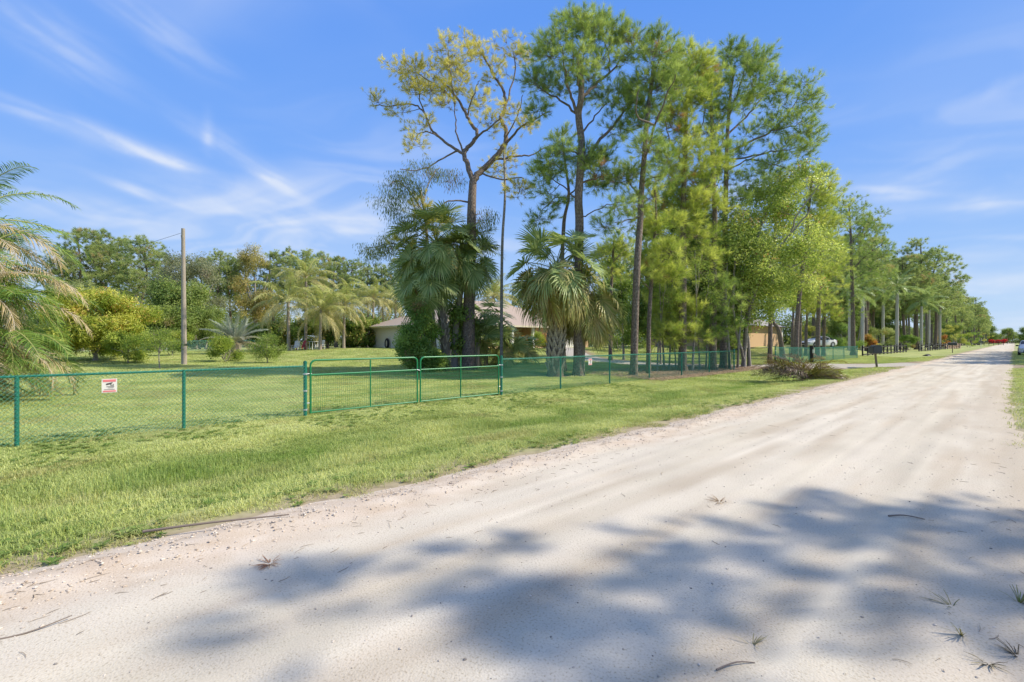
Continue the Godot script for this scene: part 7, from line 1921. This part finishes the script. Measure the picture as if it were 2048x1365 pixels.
func make_small_things() -> void:
	utility_pole()
	frond_pile()
	mailbox(Vector3(-5.94, -0.10, -37.10), 0.55, "big dark grey mailbox on a leaning wooden post at the end of the drive", 0.98, Vector3(0.5, 0.52, 0.62), M.wood_dark, M.mailbox_dark, -0.1)
	mailbox(ground_at(-6.2, -94.0), PI * 0.5, "dark mailbox on a thick brown post farther along the road", 1.15, Vector3(0.5, 0.4, 0.95), M.wood_dark, M.mailbox_dark)
	mailbox(ground_at(-6.1, -176.0), PI * 0.5, "farthest mailbox, on a thin white post", 1.3, Vector3(0.5, 0.45, 0.9), M.white_paint, M.mailbox_dark)
	car("sedan", "white sedan parked in the neighbour's yard behind the tree trunks", spot(1637, 62.0) + Vector3(0, 0.02, 0), YAW + 0.25 + PI, M.car_white, false)
	car("suv", "silver car parked on the right shoulder at the edge of the view", Vector3(1.22, -0.02, -80.0), -PI * 0.5, M.car_silver, true)
	lawn_chair(spot(592, 53.0), 0.9, "white slatted lawn chair under the coconut palms, leftmost", M.white_paint)
	lawn_chair(spot(603, 54.0), 0.2, "red slatted lawn chair under the coconut palms", M.red_plastic)
	lawn_chair(spot(641, 54.0), 0.4, "white slatted lawn chair right of the small table", M.white_paint)
	var t := thing("table", "small white table between the lawn chairs", "table", spot(627, 54.0))
	var b := Builder.new()
	b.box(Vector3(0, 0.98, 0), Vector3(1.3, 0.05, 0.8))
	part("tabletop", b.mesh(M.white_paint), t)
	for x in [-0.5, 0.5]:
		for z in [-0.3, 0.3]:
			b = Builder.new()
			b.box(Vector3(x, 0.478, z), Vector3(0.07, 0.955, 0.07))
			part("leg", b.mesh(M.white_paint), t)
	# low block wall beyond the second rail fence
	var w := thing("block_wall", "low pinkish block wall beside the second mailbox", "wall", ground_at(-10.6, -143.0))
	for k in 9:
		for j in 4:
			b = Builder.new()
			b.box(Vector3(0.2 * k + rng.randfn() * 0.02, 0.16 + j * 0.31, -k * 1.5 - 0.75 * (j % 2)), Vector3(0.35, 0.3, 1.47))
			part("block", b.mesh(M.block_wall), w)
	# red blossom above the fence that closes the road
	for q in [[-6.4, -270.0, 1.3, "round red-flowering shrub at the far end of the road, left"], [-4.6, -272.0, 1.1, "red-flowering shrub at the far end of the road, middle"], [-2.9, -273.0, 1.4, "red-flowering shrub at the far end of the road, right"]]:
		shrub("flowering_shrub", q[3], "shrub", ground_at(q[0], q[1], 0.9), q[2] * 0.75, 1.5, "red", 10, 360 + int(q[0]), 0.2, 0.05, 3)
	# culvert end under the second drive
	var c := thing("culvert", "dark round culvert mouth in the roadside ditch", "culvert", Vector3(-7.6, -0.7, -80.0), PI * 0.5)
	b = Builder.new()
	var ring := []
	for j in 17:
		ring.append(Vector3(0, sin(TAU * j / 16.0) * 0.42 + 0.2, cos(TAU * j / 16.0) * 0.42))
	var rad := []
	rad.resize(17)
	rad.fill(0.05)
	b.tube(ring, rad, 6, false)
	part("rim", b.mesh(M.wood_dark), c)
	b = Builder.new()
	b.tube([Vector3(0.05, 0.2, 0), Vector3(-2.5, 0.2, 0)], [0.4, 0.4], 16)
	part("pipe", b.mesh(M.black), c)
	# bits on the sand
	var g := Color(0.16, 0.17, 0.07)
	var s := Color(0.34, 0.3, 0.16)
	weed(Vector3(-0.20, -0.04, -3.57), "wiry grass tuft on the sand at the lower right, with dark roots", 10, 0.13, 1, g, s, 0.9)
	weed(Vector3(-0.26, -0.04, -3.92), "thin flat grass sprig on the sand above the wiry tuft", 6, 0.15, 2, g, s, 0.25)
	weed(Vector3(0.02, -0.02, -4.30), "green grass tuft at the right edge of the picture", 18, 0.14, 3, Color(0.2, 0.27, 0.06), s, 1.0)
	weed(Vector3(-0.09, -0.04, -3.36), "dark dried clump of grass near the lower right corner", 9, 0.10, 4, Color(0.1, 0.08, 0.06), s, 0.3)
	weed(Vector3(0.01, -0.02, -3.56), "dark root clump at the right edge near the corner", 10, 0.10, 5, Color(0.08, 0.07, 0.05), Color(0.2, 0.16, 0.1), 0.4)
	weed(Vector3(-0.96, -0.04, -2.64), "pale fine grass sprig on the sand at the lower middle right", 7, 0.11, 6, s, Color(0.5, 0.45, 0.3), 0.6)
	weed(Vector3(-3.70, -0.04, -0.93), "reddish brown dead leaf clump on the sand near the left edge of the road", 26, 0.13, 7, Color(0.3, 0.14, 0.08), Color(0.45, 0.26, 0.16), 0.25)
	weed(Vector3(-2.03, -0.04, -4.71), "small brown dead clump on the sand in the middle of the road", 16, 0.14, 8, Color(0.3, 0.2, 0.12), Color(0.42, 0.3, 0.2), 0.2)
	stick("dark short stick lying on the sand under the shade at the right", [Vector3(-0.14, 0, 0).rotated(Vector3.UP, YAW), Vector3(0, 0.01, 0.01).rotated(Vector3.UP, YAW), Vector3(0.13, 0, 0.08).rotated(Vector3.UP, YAW)], 0.008, Vector3(-0.70, -0.04, -5.58) + Vector3(0, 0.05, 0), M.twig)
	stick("long curved twig on the sand near the lower left edge", [Vector3(-0.22, 0, 0.12).rotated(Vector3.UP, YAW), Vector3(0.0, 0.0, 0.02).rotated(Vector3.UP, YAW), Vector3(0.14, 0.02, -0.12).rotated(Vector3.UP, YAW)], 0.006, Vector3(-3.75, -0.04, 0.31) + Vector3(0, 0.05, 0), M.twig)
	stick("thin twig on the sand at the bottom centre right", [Vector3(-0.12, 0, 0.03).rotated(Vector3.UP, YAW), Vector3(0, 0.01, -0.01).rotated(Vector3.UP, YAW), Vector3(0.1, 0, -0.02).rotated(Vector3.UP, YAW)], 0.005, Vector3(-0.95, -0.04, -2.41) + Vector3(0, 0.05, 0), M.twig)
	stick("dark branch lying along the grass edge of the road", [Vector3(-0.5, 0.02, 0.1).rotated(Vector3.UP, YAW), Vector3(0.0, 0.05, -0.02).rotated(Vector3.UP, YAW), Vector3(0.55, 0.03, -0.25).rotated(Vector3.UP, YAW)], 0.012, Vector3(-4.63, -0.00, -0.70) + Vector3(0, 0.06, 0), M.twig)
